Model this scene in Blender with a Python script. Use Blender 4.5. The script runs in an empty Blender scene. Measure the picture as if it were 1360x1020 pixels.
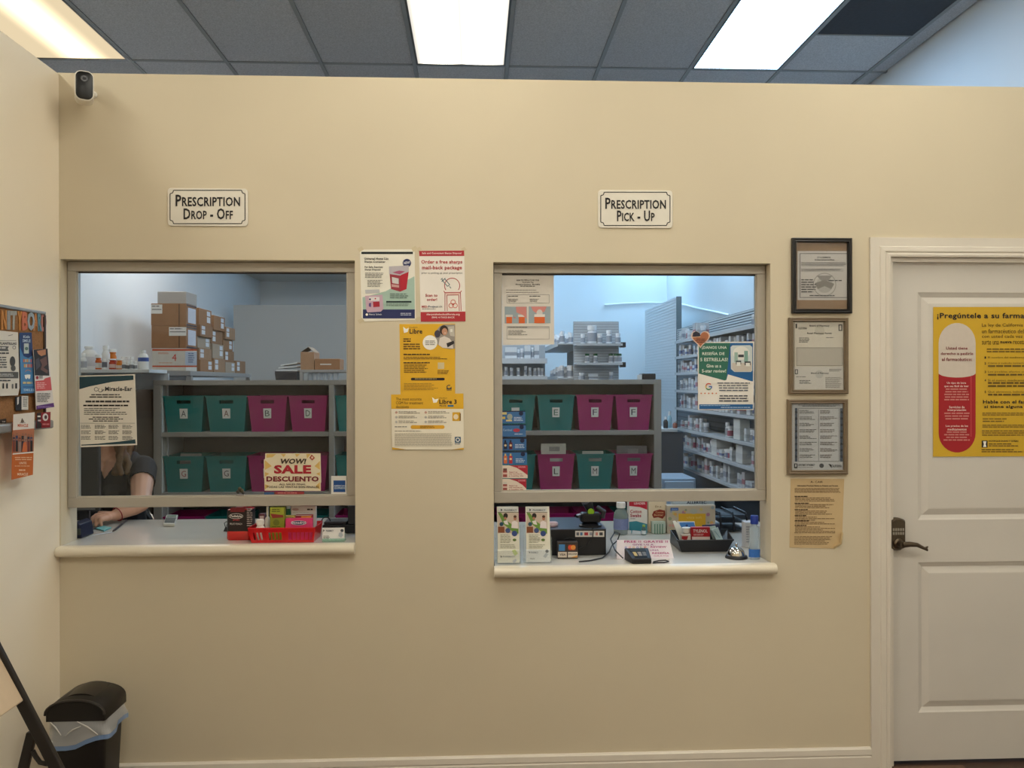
import bpy, bmesh, math, random
from mathutils import Vector, Matrix
random.seed(7)
# ------------------------------------------------------------------ camera
W_, H_, F_ = 1360.0, 1020.0, 1080.0
CAM = Vector((0.0, -3.29, 1.585))
YAW, ROLL, PITCH = math.atan(0.045), 0.0019, 0.0
fwd = Vector((math.sin(YAW), math.cos(YAW), 0.0))
r0 = Vector((math.cos(YAW), -math.sin(YAW), 0.0)); u0 = Vector((0, 0, 1))
RT = (r0 * math.cos(ROLL) - u0 * math.sin(ROLL)).normalized()
UP = (u0 * math.cos(ROLL) + r0 * math.sin(ROLL)).normalized()
scene = bpy.context.scene
col = scene.collection
cam_d = bpy.data.cameras.new('camera'); cam_o = bpy.data.objects.new('camera', cam_d)
col.objects.link(cam_o)
cam_d.sensor_width = 36.0; cam_d.sensor_fit = 'HORIZONTAL'; cam_d.lens = 36.0 * F_ / W_
cam_d.clip_start = 0.05; cam_d.clip_end = 100
m3 = Matrix((RT, UP, -fwd)).transposed()
cam_o.matrix_world = Matrix.Translation(CAM) @ m3.to_4x4()
scene.camera = cam_o
# ------------------------------------------------------------------ world, exposure
world = bpy.data.worlds.new('world'); scene.world = world; world.use_nodes = True
bg = world.node_tree.nodes['Background']; bg.inputs[0].default_value = (0.75, 0.85, 1.0, 1); bg.inputs[1].default_value = 0.25
vs = scene.view_settings
vs.view_transform = 'Standard'; vs.look = 'None'; vs.gamma = 1.0; vs.use_curve_mapping = False
vs.exposure = 0.0
LIGHT_FRONT = 9.5; LIGHT_FILL = 17.0      # radiance of the warm troffers over the waiting area, then of the added fill row
LIGHT_BACK = 13.0        # radiance of the cool troffers over the pharmacy floor

# ------------------------------------------------------------------ photo pixel -> place
def ray(px, py):
    return (fwd + RT * ((px - W_ / 2) / F_) + UP * ((H_ / 2 - py) / F_))
def hit(px, py, p0, n):
    d = ray(px, py); t = (p0 - CAM).dot(n) / d.dot(n)
    return CAM + d * t
def hY(px, py, Y): return hit(px, py, Vector((0, Y, 0)), Vector((0, 1, 0)))
def hX(px, py, X): return hit(px, py, Vector((X, 0, 0)), Vector((1, 0, 0)))
def hZ(px, py, Z): return hit(px, py, Vector((0, 0, Z)), Vector((0, 0, 1)))

# ------------------------------------------------------------------ materials
def lin(c):
    return tuple(((v / 255) / 12.92 if v / 255 <= 0.04045 else ((v / 255 + 0.055) / 1.055) ** 2.4) for v in c[:3])
_mats = {}
def mat(rgb, rough=0.5, metal=0.0, noise=0.04, scale=30.0, bump=0.0, bscale=200.0, spec=0.4, name=None, coat=0.0, sss=0.0, stretch=None):
    key = (tuple(rgb), rough, metal, noise, scale, bump, bscale, spec, coat, sss, stretch)
    if key in _mats: return _mats[key]
    m = bpy.data.materials.new(name or 'paint_%d_%d_%d' % tuple(int(v) for v in rgb[:3])); m.use_nodes = True
    nt = m.node_tree; b = nt.nodes['Principled BSDF']
    c = lin(rgb)
    b.inputs['Roughness'].default_value = rough; b.inputs['Metallic'].default_value = metal
    b.inputs['Specular IOR Level'].default_value = spec
    if coat: b.inputs['Coat Weight'].default_value = coat; b.inputs['Coat Roughness'].default_value = 0.1
    if sss:
        b.inputs['Subsurface Weight'].default_value = sss; b.inputs['Subsurface Radius'].default_value = (0.02, 0.008, 0.004)
    tc = nt.nodes.new('ShaderNodeTexCoord')
    src = tc.outputs['Object']
    if stretch:
        mp = nt.nodes.new('ShaderNodeMapping'); mp.inputs['Scale'].default_value = stretch
        nt.links.new(src, mp.inputs[0]); src = mp.outputs[0]
    n = nt.nodes.new('ShaderNodeTexNoise'); n.inputs['Scale'].default_value = scale; n.inputs['Detail'].default_value = 4
    nt.links.new(src, n.inputs['Vector'])
    mx = nt.nodes.new('ShaderNodeMix'); mx.data_type = 'RGBA'
    mx.inputs[6].default_value = (*[max(0, v * (1 - noise * 2)) for v in c], 1)
    mx.inputs[7].default_value = (*[min(1, v * (1 + noise * 2)) for v in c], 1)
    nt.links.new(n.outputs['Fac'], mx.inputs[0]); nt.links.new(mx.outputs[2], b.inputs['Base Color'])
    if bump:
        n2 = nt.nodes.new('ShaderNodeTexNoise'); n2.inputs['Scale'].default_value = bscale; n2.inputs['Detail'].default_value = 3
        nt.links.new(src, n2.inputs['Vector'])
        bp = nt.nodes.new('ShaderNodeBump'); bp.inputs['Strength'].default_value = bump; bp.inputs['Distance'].default_value = 0.004
        nt.links.new(n2.outputs['Fac'], bp.inputs['Height']); nt.links.new(bp.outputs[0], b.inputs['Normal'])
    _mats[key] = m
    return m
def mat_glass(name, tint=(1, 1, 1), refl=0.05, rough=0.0):
    m = bpy.data.materials.new(name); m.use_nodes = True; nt = m.node_tree; nt.nodes.clear()
    o = nt.nodes.new('ShaderNodeOutputMaterial'); t = nt.nodes.new('ShaderNodeBsdfTransparent'); g = nt.nodes.new('ShaderNodeBsdfGlossy')
    mx = nt.nodes.new('ShaderNodeMixShader'); lw_ = nt.nodes.new('ShaderNodeLayerWeight'); lw_.inputs[0].default_value = 0.5
    fr = nt.nodes.new('ShaderNodeMath'); fr.operation = 'POWER'; fr.inputs[1].default_value = 5.0; nt.links.new(lw_.outputs['Facing'], fr.inputs[0])
    ml = nt.nodes.new('ShaderNodeMath'); ml.operation = 'MULTIPLY_ADD'; ml.inputs[1].default_value = 0.9; ml.inputs[2].default_value = refl
    nt.links.new(fr.outputs[0], ml.inputs[0])
    t.inputs[0].default_value = (*tint, 1); g.inputs['Roughness'].default_value = rough
    nt.links.new(ml.outputs[0], mx.inputs[0]); nt.links.new(t.outputs[0], mx.inputs[1]); nt.links.new(g.outputs[0], mx.inputs[2])
    nt.links.new(mx.outputs[0], o.inputs[0])
    return m
def mat_clear(name, rgb, alpha, rough=0.15):
    m = bpy.data.materials.new(name); m.use_nodes = True; b = m.node_tree.nodes['Principled BSDF']
    b.inputs['Base Color'].default_value = (*lin(rgb), 1); b.inputs['Alpha'].default_value = alpha; b.inputs['Roughness'].default_value = rough
    return m
def mat_emit(name, rgb, strength, stripes=None):
    """lens of a ceiling light: stripes = (x offsets of the tubes, width, dim factor)"""
    m = bpy.data.materials.new(name); m.use_nodes = True; nt = m.node_tree; nt.nodes.clear()
    o = nt.nodes.new('ShaderNodeOutputMaterial'); e = nt.nodes.new('ShaderNodeEmission'); e.inputs[0].default_value = (*rgb, 1)
    nt.links.new(e.outputs[0], o.inputs[0])
    if stripes:
        xs, wd, dim = stripes
        tc = nt.nodes.new('ShaderNodeTexCoord'); sx = nt.nodes.new('ShaderNodeSeparateXYZ'); nt.links.new(tc.outputs['Object'], sx.inputs[0])
        acc = None
        for x in xs:
            a = nt.nodes.new('ShaderNodeMath'); a.operation = 'SUBTRACT'; a.inputs[1].default_value = x; nt.links.new(sx.outputs[0], a.inputs[0])
            b = nt.nodes.new('ShaderNodeMath'); b.operation = 'ABSOLUTE'; nt.links.new(a.outputs[0], b.inputs[0])
            r = nt.nodes.new('ShaderNodeMapRange'); r.interpolation_type = 'SMOOTHSTEP'; r.inputs[1].default_value = wd; r.inputs[2].default_value = 0.0
            r.inputs[3].default_value = 0; r.inputs[4].default_value = 1; nt.links.new(b.outputs[0], r.inputs[0])
            if acc is None: acc = r.outputs[0]
            else:
                s = nt.nodes.new('ShaderNodeMath'); s.operation = 'MAXIMUM'; nt.links.new(acc, s.inputs[0]); nt.links.new(r.outputs[0], s.inputs[1]); acc = s.outputs[0]
        r = nt.nodes.new('ShaderNodeMapRange'); r.inputs[3].default_value = strength * dim; r.inputs[4].default_value = strength
        nt.links.new(acc, r.inputs[0]); nt.links.new(r.outputs[0], e.inputs[1])
    else: e.inputs[1].default_value = strength
    return m

# ------------------------------------------------------------------ objects
WL = {}
def tag(o, label=None, cat=None, group=None, kind=None):
    if label: o['label'] = label
    if cat: o['category'] = cat
    if group: o['group'] = group
    if kind: o['kind'] = kind
    return o
def thing(name, label, cat, loc, group=None, kind=None):
    o = bpy.data.objects.new(name, None); o.empty_display_size = 0.05
    col.objects.link(o); o.location = loc; WL[o.name] = Vector(loc)
    return tag(o, label, cat, group, kind)
def frame_of(d):
    d = d.normalized(); a = Vector((0, 0, 1)) if abs(d.z) < 0.9 else Vector((1, 0, 0))
    x = d.cross(a).normalized(); return x, d.cross(x).normalized()
class MB:
    def __init__(s): s.v = []; s.f = []; s.T = None
    def add(s, vs, fs):
        b = len(s.v)
        for p in vs:
            p = Vector(p); s.v.append(s.T @ p if s.T else p)
        s.f += [tuple(b + i for i in f) for f in fs]; return s
    def box(s, x0, y0, z0, x1, y1, z1):
        return s.add([(x0,y0,z0),(x1,y0,z0),(x1,y1,z0),(x0,y1,z0),(x0,y0,z1),(x1,y0,z1),(x1,y1,z1),(x0,y1,z1)],
                     [(3,2,1,0),(4,5,6,7),(0,1,5,4),(1,2,6,5),(2,3,7,6),(3,0,4,7)])
    def loft(s, rings, cap0=True, cap1=True, closed=True):
        n = len(rings[0]); vs = [p for r in rings for p in r]; fs = []
        for i in range(len(rings) - 1):
            for j in range(n if closed else n - 1):
                k = (j + 1) % n
                fs.append((i*n+j, i*n+k, (i+1)*n+k, (i+1)*n+j))
        if cap0: fs.append(tuple(reversed(range(n))))
        if cap1: fs.append(tuple((len(rings)-1)*n + j for j in range(n)))
        return s.add(vs, fs)
    def lathe(s, c, prof, seg=16, ax=None, cap0=True, cap1=True, sx=1.0, sy=1.0):
        c = Vector(c); rings = []
        for r, z in prof:
            ring = []
            for j in range(seg):
                a = 2 * math.pi * j / seg; p = Vector((r * math.cos(a) * sx, r * math.sin(a) * sy, z))
                if ax is not None: p = ax @ p
                ring.append(c + p)
            rings.append(ring)
        return s.loft(rings, cap0, cap1)
    def tube(s, pts, r, seg=8, cap=True):
        pts = [Vector(p) for p in pts]; rings = []; x = None
        rr = r if isinstance(r, (list, tuple)) else [r] * len(pts)
        for i, p in enumerate(pts):
            d = (pts[min(i + 1, len(pts) - 1)] - pts[max(i - 1, 0)]).normalized()
            if x is None: x, y = frame_of(d)
            else:
                x = (x - d * x.dot(d)).normalized(); y = d.cross(x)
            rings.append([p + (x * math.cos(2*math.pi*j/seg) + y * math.sin(2*math.pi*j/seg)) * rr[i] for j in range(seg)])
        return s.loft(rings, cap, cap)
    def bar(s, a, b, w, h, up=(0, 0, 1)):
        a = Vector(a); b = Vector(b); d = (b - a).normalized(); u = Vector(up); x = d.cross(u).normalized(); u = x.cross(d)
        q = lambda p: [p - x*w/2 - u*h/2, p + x*w/2 - u*h/2, p + x*w/2 + u*h/2, p - x*w/2 + u*h/2]
        return s.loft([q(a), q(b)])
    def extrude(s, poly, vec):
        vec = Vector(vec); p = [Vector(q) for q in poly]
        return s.loft([p, [q + vec for q in p]])
    def rrect(s, z0z1, w, d, r, c=(0, 0), seg=4):
        """rounded rectangle rings: z0z1 list of (z, scale)"""
        return s.loft([[Vector((c[0] + x * k, c[1] + y * k, z)) for x, y in rr(w, d, r, seg)] for z, k in z0z1])
    def build(s, name, m, parent=None, bev=0.0, smooth=False, loc=None, solid=0.0, seg=2):
        me = bpy.data.meshes.new(name)
        o = bpy.data.objects.new(name, me)
        org = Vector((0, 0, 0))
        if parent is not None: org = WL[parent.name]
        elif loc is not None: org = Vector(loc)
        me.from_pydata([tuple(p - org) for p in s.v], [], s.f)
        bm = bmesh.new(); bm.from_mesh(me); bmesh.ops.recalc_face_normals(bm, faces=bm.faces); bm.to_mesh(me); bm.free()
        for q in (m if isinstance(m, (list, tuple)) else [m]): me.materials.append(q)
        if smooth:
            me.polygons.foreach_set('use_smooth', [True] * len(me.polygons))
            me.set_sharp_from_angle(angle=math.radians(40))
        col.objects.link(o); WL[o.name] = org
        if parent is not None: o.parent = parent
        else: o.location = org
        if solid:
            md = o.modifiers.new('thickness', 'SOLIDIFY'); md.thickness = solid; md.offset = -1
        if bev:
            md = o.modifiers.new('edges', 'BEVEL'); md.width = bev; md.segments = seg; md.limit_method = 'ANGLE'; md.angle_limit = math.radians(40)
        return o
def rr(w, d, r, seg=4):
    out = []
    for cx, cy, a0 in ((w/2-r, d/2-r, 0), (-w/2+r, d/2-r, 90), (-w/2+r, -d/2+r, 180), (w/2-r, -d/2+r, 270)):
        for i in range(seg + 1):
            a = math.radians(a0 + 90 * i / seg); out.append((cx + r * math.cos(a), cy + r * math.sin(a)))
    return out
def dup(root, loc, rotz=None, label=None, group=None, scale=None):
    r = root.copy(); col.objects.link(r); r.location = loc; WL[r.name] = Vector(loc)
    if rotz is not None: r.rotation_euler = (0, 0, rotz)
    if scale is not None: r.scale = scale
    if label: r['label'] = label
    if group: r['group'] = group
    for ch in list(root.children):
        c = ch.copy(); col.objects.link(c); c.parent = r
        for g in list(ch.children):
            d = g.copy(); col.objects.link(d); d.parent = c
    return r

# ------------------------------------------------------------------ lettering (built-in vector font, flat glyph meshes)
_gl = {}
def _glyph_mesh(txt, off):
    cu = bpy.data.curves.new('glyph', 'FONT'); cu.body = txt; cu.offset = off; cu.resolution_u = 2; cu.fill_mode = 'FRONT'
    o = bpy.data.objects.new('glyph', cu); col.objects.link(o)
    dg = bpy.context.evaluated_depsgraph_get(); dg.update()
    ev = o.evaluated_get(dg); me = ev.to_mesh()
    v = [(p.co.x, p.co.y) for p in me.vertices]; f = [tuple(p.vertices) for p in me.polygons]
    ev.to_mesh_clear(); bpy.data.objects.remove(o); bpy.data.curves.remove(cu)
    return v, f
def glyph(c, bold):
    k = (c, bold)
    if k not in _gl:
        if ('|', False) not in _gl and c != '|': glyph('|', False)
        off = {False: 0.0, True: 0.025, 2: 0.045}[bold]
        v, f = _glyph_mesh(c, off) if c != ' ' else ([], [])
        if c == '|': adv = 0.3
        else:
            bar = max(p[0] for p in _gl[('|', False)][0])
            v2, _ = _glyph_mesh(c + '|', 0.0); adv = max(p[0] for p in v2) - bar
        _gl[k] = (v, f, adv + (0.03 if bold else 0))
    return _gl[k]
def text_geo(txt, bold=False, smallcaps=False, slant=0.0):
    V = []; Fc = []; x = 0
    for c in txt:
        s = 1.0
        if smallcaps and c.islower(): s = 0.78; c = c.upper()
        v, f, a = glyph(c, bold); b = len(V)
        V += [(x + p[0] * s + p[1] * s * slant, p[1] * s) for p in v]; Fc += [tuple(b + i for i in q) for q in f]; x += a * s
    return V, Fc

EPS = 0.00045
def islands(m):
    par = list(range(len(m.v)))
    def find(a):
        while par[a] != a: par[a] = par[par[a]]; a = par[a]
        return a
    key = {}
    for i, p in enumerate(m.v):
        k = (round(p.x, 5), round(p.y, 5), round(p.z, 5))
        if k in key: par[find(i)] = find(key[k])
        else: key[k] = i
    for f in m.f:
        for i in f[1:]: par[find(i)] = find(f[0])
    out = {}
    for f in m.f:
        q = out.setdefault(find(f[0]), MB()); q.add([m.v[i] for i in f], [tuple(range(len(f)))])
    return list(out.values())
class Sheet:
    """flat print on a plane; every element is given in photo pixels and lies on the plane itself"""
    def __init__(s, parent, p0, n, base=0.0):
        s.parent = parent; s.n = Vector(n).normalized(); s.p0 = Vector(p0); s.base = base; s.parts = {}; s.cnt = 0
    def P(s, px, py, layer=1): return hit(px, py, s.p0, s.n) + s.n * (s.base + EPS * layer)
    def mb(s, kind, rgb, rough=0.55): return s.parts.setdefault((kind, tuple(rgb), rough), MB())
    def poly(s, pts, rgb, layer=1, kind='printed_shape', rough=0.55):
        s.cnt += 1; layer += 0.015 * s.cnt                 # later prints lie a hair above earlier ones
        s.mb(kind, rgb, rough).add([s.P(x, y, layer) for x, y in pts], [tuple(range(len(pts)))]); return s
    def rect(s, x0, y0, x1, y1, rgb, layer=1, kind='printed_panel'): return s.poly([(x0,y0),(x0,y1),(x1,y1),(x1,y0)], rgb, layer, kind)
    def disc(s, cx, cy, rx, rgb, layer=2, ry=None, n=20, kind='printed_shape', a0=0, a1=360):
        ry = ry or rx
        pts = [(cx + rx * math.cos(math.radians(a0 + (a1-a0) * i / n)), cy - ry * math.sin(math.radians(a0 + (a1-a0) * i / n))) for i in range(n + (0 if a1 - a0 == 360 else 1))]
        return s.poly(pts, rgb, layer, kind)
    def ring(s, cx, cy, r, w, rgb, layer=2, a0=0, a1=360, n=24, ry=None):
        ry = ry or r; m = s.mb('printed_shape', rgb); s.cnt += 1; layer += 0.015 * s.cnt
        for i in range(n):
            q = []
            for a, rad in ((i, 0), (i + 1, 0), (i + 1, 1), (i, 1)):
                t = math.radians(a0 + (a1 - a0) * a / n); k = rad * w
                q.append(s.P(cx + (r - k) * math.cos(t), cy - (ry - k) * math.sin(t), layer))
            m.add(q, [(0, 1, 2, 3)])
        return s
    def outline(s, x0, y0, x1, y1, w, rgb, layer=2):
        return s.rect(x0,y0,x1,y0+w,rgb,layer,'printed_border').rect(x0,y1-w,x1,y1,rgb,layer,'printed_border').rect(x0,y0,x0+w,y1,rgb,layer,'printed_border').rect(x1-w,y0,x1,y1,rgb,layer,'printed_border')
    def line(s, x0, y0, x1, y1, w, rgb, layer=2):
        dx, dy = x1 - x0, y1 - y0; L = math.hypot(dx, dy); nx, ny = -dy / L * w / 2, dx / L * w / 2
        return s.poly([(x0+nx,y0+ny),(x0-nx,y0-ny),(x1-nx,y1-ny),(x1+nx,y1+ny)], rgb, layer)
    def text(s, txt, x0, y0, x1, y1, rgb, bold=False, layer=3, smallcaps=False, slant=0.0, skew=0.0):
        V, Fc = text_geo(txt, bold, smallcaps, slant)
        if not V: return s
        s.cnt += 1; layer += 0.015 * s.cnt
        ax, bx = min(p[0] for p in V), max(p[0] for p in V); ay, by = min(p[1] for p in V), max(p[1] for p in V)
        out = []
        for x, y in V:
            fx = (x - ax) / (bx - ax); fy = (y - ay) / max(by - ay, 1e-6)
            out.append(s.P(x0 + fx * (x1 - x0), y1 - fy * (y1 - y0) + skew * fx, layer))
        s.mb('lettering', rgb).add(out, Fc); return s
    def lines(s, x0, y0, x1, y1, n, rgb, h=0.45, seed=1, ragged=0.25, center=False, layer=3, word=(4, 11)):
        R = random.Random(seed); st = (y1 - y0) / n; s.cnt += 1; layer += 0.015 * s.cnt
        for i in range(n):
            w = (x1 - x0) * (1 - R.random() * ragged); a = x0 + ((x1 - x0 - w) / 2 if center else 0); e = a + w
            y = y0 + st * i
            while a < e - 0.4:
                b = min(e, a + R.uniform(*word) * st * 0.28)
                s.mb('text_lines', rgb).add([s.P(a, y, layer), s.P(a, y + st*h, layer), s.P(b, y + st*h, layer), s.P(b, y, layer)], [(0, 1, 2, 3)])
                a = b + st * 0.28
        return s
    def done(s):
        for (kind, rgb, rough), m in s.parts.items():
            mm = mat(rgb, rough, noise=0.02, scale=60)
            if kind in ('printed_shape', 'printed_panel', 'certificate', 'adhesive_tape', 'printed_border'):   # one object for each printed piece
                for p in islands(m): p.build(kind, mm, s.parent)
            else:
                o = m.build(kind, mm, s.parent)
                if kind == 'text_lines': o['kind'] = 'stuff'
        return s.parent
def paper(name, label, cat, box, p0, n, rgb=(238, 234, 226), th=0.0012, group=None, quad=None, rough=0.6, base=0.0004, curl=None):
    """thin sheet hung on the plane through p0 with normal n; box in photo pixels"""
    x0, y0, x1, y1 = box; q = quad or [(x0, y0), (x0, y1), (x1, y1), (x1, y0)]
    n = Vector(n).normalized(); p0 = Vector(p0)
    pts = [hit(x, y, p0, n) + n * base for x, y in q]
    c = sum(pts, Vector()) / len(pts); t = thing(name, label, cat, c, group)
    MB().extrude(pts, n * th).build('sheet', mat(rgb, rough, noise=0.025, scale=12), t)
    return t, Sheet(t, p0, n, base + th)
NY = Vector((0, -1, 0))
# ================================================================== the room shell
FY = 0.0; WT = 0.13                                   # partition front face and thickness
ZC = 3.69                                             # suspended ceiling
XL = hY(79, 500, 0).x                                 # waiting-area side wall
XR = 2.78; XBL = -3.05; YB = 8.4; YREAR = -5.0
ZT = hY(680, 105.5, 0).z                              # top of the partition
cream = mat((208, 196, 172), 0.6, noise=0.03, scale=1.6, bump=0.06, bscale=260, spec=0.25, name='cream_wall_paint')
cream2 = mat((240, 228, 207), 0.6, noise=0.03, scale=1.6, bump=0.06, bscale=260, spec=0.25, name='cream_side_wall_paint')
whitewall = mat((222, 226, 228), 0.6, noise=0.02, scale=1.5, bump=0.04, spec=0.25, name='white_wall_paint')
trimw = mat((216, 208, 196), 0.35, noise=0.025, scale=4, name='white_trim_paint')
doorw = mat((208, 202, 194), 0.38, noise=0.03, scale=3, bump=0.03, bscale=90, name='white_door_paint')
def struct(name, mb, m, label=None, bev=0.0, smooth=False):
    o = mb.build(name, m, bev=bev, smooth=smooth); o['kind'] = 'structure'
    if label: o['label'] = label
    return o
# openings in the partition (photo pixels -> partition plane)
o1x0, o1x1 = XL + 0.004, hY(471.5, 500, 0).x
o1z1 = hY(280, 345, 0).z
o2x0, o2x1 = hY(655.5, 500, 0).x, hY(1023.5, 500, 0).x
o2z1 = hY(840, 349, 0).z
C1 = hY(270, 725.5, -0.045).z                         # counter tops
C2 = hY(845, 752.5, -0.045).z
dx0 = hY(1181, 700, 0).x; dx1 = dx0 + 0.92; dz1 = hY(1260, 342, 0).z
w = MB()
CT = 0.042
def slab(x0, z0, x1, z1): w.box(x0, 0, z0, x1, WT, z1)
slab(XBL, 0, o1x0, ZT); slab(o1x0, 0, o1x1, C1 - CT); slab(o1x0, o1z1, o1x1, ZT)
slab(o1x1, 0, o2x0, ZT); slab(o2x0, 0, o2x1, C2 - CT); slab(o2x0, o2z1, o2x1, ZT)
slab(o2x1, 0, dx0, ZT); slab(dx0, dz1, dx1, ZT); slab(dx1, 0, XR, ZT)
struct('wall_front', w, cream, 'cream painted partition wall with two service windows and a door')
struct('wall_left', MB().box(XL - 0.12, YREAR, 0, XL, -0.001, hX(40, 70, XL).z), cream2, 'cream side wall left of the service windows')
struct('wall_right', MB().box(XR, YREAR, 0, XR + 0.12, YB, ZC + 0.1), whitewall, 'white side wall rising behind the partition')
struct('wall_back', MB().box(XBL, YB, 0, XR + 0.12, YB + 0.12, ZC + 0.1), whitewall, 'white wall at the far end of the pharmacy')
struct('wall_pharmacy_left', MB().box(XBL - 0.12, YREAR, 0, XBL, YB + 0.12, ZC + 0.1), whitewall, 'white wall left of the stacked cartons')
struct('wall_rear', MB().box(XBL - 0.12, YREAR - 0.12, 0, XR + 0.12, YREAR, ZC + 0.1), cream2, 'cream wall behind the viewer')
# lower store-room front at the back left with its own soffit
yk = 6.75; ks = hY(310, 405, yk)
struct('wall_storeroom', MB().box(ks.x, yk, 0, -0.55, yk + 0.1, ks.z), mat((162, 164, 162), 0.55, noise=0.03, scale=1.2), 'pale panel wall behind the stacked cartons')
struct('ceiling_storeroom', MB().box(XBL + 0.01, yk + 0.5, hY(420, 374, YB).z, -0.4, YB - 0.01, hY(420, 374, YB).z + 0.08), mat((200, 196, 188), 0.7), 'low ceiling over the storeroom at the back')
# floor with planks
struct('floor', MB().box(XBL, YREAR, -0.06, XR, YB, -0.004), mat((70, 52, 42), 0.5, noise=0.1, scale=6), 'dark brown wood plank floor')
flo = bpy.data.objects['floor']
pm = [mat((86 + k * 6, 64 + k * 4, 50 + k * 3), 0.42, noise=0.16, scale=9, stretch=(1, 14, 1), bump=0.06) for k in range(3)]
pl = []
for k in range(3):
    me = MB().box(0.0015, 0.0015, -0.0035, 1.2185, 0.1785, 0.0).build('plank', pm[k], flo, bev=0.0008, seg=1); me.location = (XL + 0.001, -0.9, 0); pl.append(me)
i = 0
ny = int((0 - YREAR) / 0.18)
for r in range(ny):
    off = (0, 0.61, 0.3)[r % 3]
    x = XL - off
    for c_ in range(5):
        xx = x + c_ * 1.22
        if xx < XBL or xx + 1.2 > XR: continue
        if i < 3: o = pl[i]
        else: o = pl[(r * 7 + c_ * 3) % 3].copy(); col.objects.link(o); o.parent = flo
        o.location = (xx, -0.18 * (r + 1) + 0.001, 0); i += 1
# baseboard
bz = hY(700, 1003.5, -0.014).z
bbm = trimw
def baseboard(name, p, q, nrm, h, label):
    nrm = Vector(nrm); p = Vector(p); q = Vector(q); m = MB()
    prof = [(0, 0), (0.015, 0), (0.015, h * 0.55), (0.012, h * 0.6), (0.012, h * 0.64), (0.015, h * 0.67), (0.013, h * 0.92), (0.006, h), (0, h)]
    m.loft([[p + nrm * a + Vector((0, 0, b)) for a, b in prof], [q + nrm * a + Vector((0, 0, b)) for a, b in prof]])
    return struct(name, m, bbm, label)
cx0 = hY(1155, 700, 0).x
baseboard('baseboard_front', (XL + 0.016, -0.0005, 0), (cx0 - 0.001, -0.0005, 0), (0, -1, 0), bz, 'white moulded baseboard under the service windows')
baseboard('baseboard_left', (XL + 0.0005, -3.0, 0), (XL + 0.0005, -0.001, 0), (1, 0, 0), bz, 'white moulded baseboard along the side wall')
# ------------------------------------------------------------------ door
d1 = thing('door_1', 'white two-panel door with keypad lever lock', None, (dx0, 0, 0), kind='structure')
cas = MB(); cw = dx0 - cx0; czt = hY(1260, 316.5, 0).z; ch = czt - dz1
cp = [(0, 0), (0.012, 0), (0.012, 0.45), (0.017, 0.5), (0.019, 0.72), (0.014, 0.78), (0.020, 0.9), (0.018, 1.0), (0, 1.0)]
def casing_ring(x, z, sx, sz):   # mitred cross-section at a corner
    return [Vector((x + sx * (1 - t) * cw, -a, z + sz * (1 - t) * ch)) for a, t in cp]
cas.loft([casing_ring(dx0, 0, -1, 0), casing_ring(dx0, dz1, -1, 1), casing_ring(dx1, dz1, 1, 1), casing_ring(dx1, 0, 1, 0)])
cas.build('casing', trimw, d1)
jm = MB(); jm.box(dx0 + 0.0005, 0.001, 0, dx0 + 0.018, WT, dz1 - 0.001).box(dx1 - 0.018, 0.001, 0, dx1 - 0.0005, WT, dz1 - 0.001).box(dx0 + 0.018, 0.001, dz1 - 0.019, dx1 - 0.018, WT, dz1 - 0.001)
jm.box(dx0 + 0.018, 0.06, 0, dx0 + 0.03, WT, dz1 - 0.019).box(dx1 - 0.03, 0.06, 0, dx1 - 0.018, WT, dz1 - 0.019).box(dx0 + 0.018, 0.06, dz1 - 0.031, dx1 - 0.018, WT, dz1 - 0.019)
jm.build('jamb', trimw, d1)
SY = 0.022                                            # face of the door slab
sx0, sx1, sz0, sz1 = dx0 + 0.004, dx1 - 0.004, 0.012, dz1 - 0.012
s = MB()
rects = []
for a, b, c_, d_ in ((1219, 388.5, 0, 690), (1219, 746, 0, 945)):
    x0 = hY(a, 600, SY).x; zt = hY(1290, b, SY).z; zb = hY(1290, d_, SY).z
    rects.append((x0, zb, sx0 + sx1 - x0, zt))
xs = [sx0, rects[0][0], rects[0][2], sx1]; zs = [sz0, rects[1][1], rects[1][3], rects[0][1], rects[0][3], sz1]
for i in range(3):
    for j in range(5):
        if i == 1 and j in (1, 3): continue
        s.add([(xs[i], SY, zs[j]), (xs[i+1], SY, zs[j]), (xs[i+1], SY, zs[j+1]), (xs[i], SY, zs[j+1])], [(0, 1, 2, 3)])
def rl(r, k, y): return [(r[0]+k, y, r[1]+k), (r[2]-k, y, r[1]+k), (r[2]-k, y, r[3]-k), (r[0]+k, y, r[3]-k)]
for r in rects:
    s.loft([rl(r, 0, SY), rl(r, 0.006, SY + 0.004), rl(r, 0.020, SY + 0.011), rl(r, 0.046, SY + 0.002), rl(r, 0.052, SY + 0.0015)], cap0=False, cap1=True)
s.box(sx0, SY + 0.012, sz0, sx1, SY + 0.035, sz1)
s.add([(sx0,SY,sz0),(sx1,SY,sz0),(sx1,SY,sz1),(sx0,SY,sz1),(sx0,SY+.012,sz0),(sx1,SY+.012,sz0),(sx1,SY+.012,sz1),(sx0,SY+.012,sz1)], [(0,1,5,4),(1,2,6,5),(2,3,7,6),(3,0,4,7)])
s.build('door_slab', doorw, d1)
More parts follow.
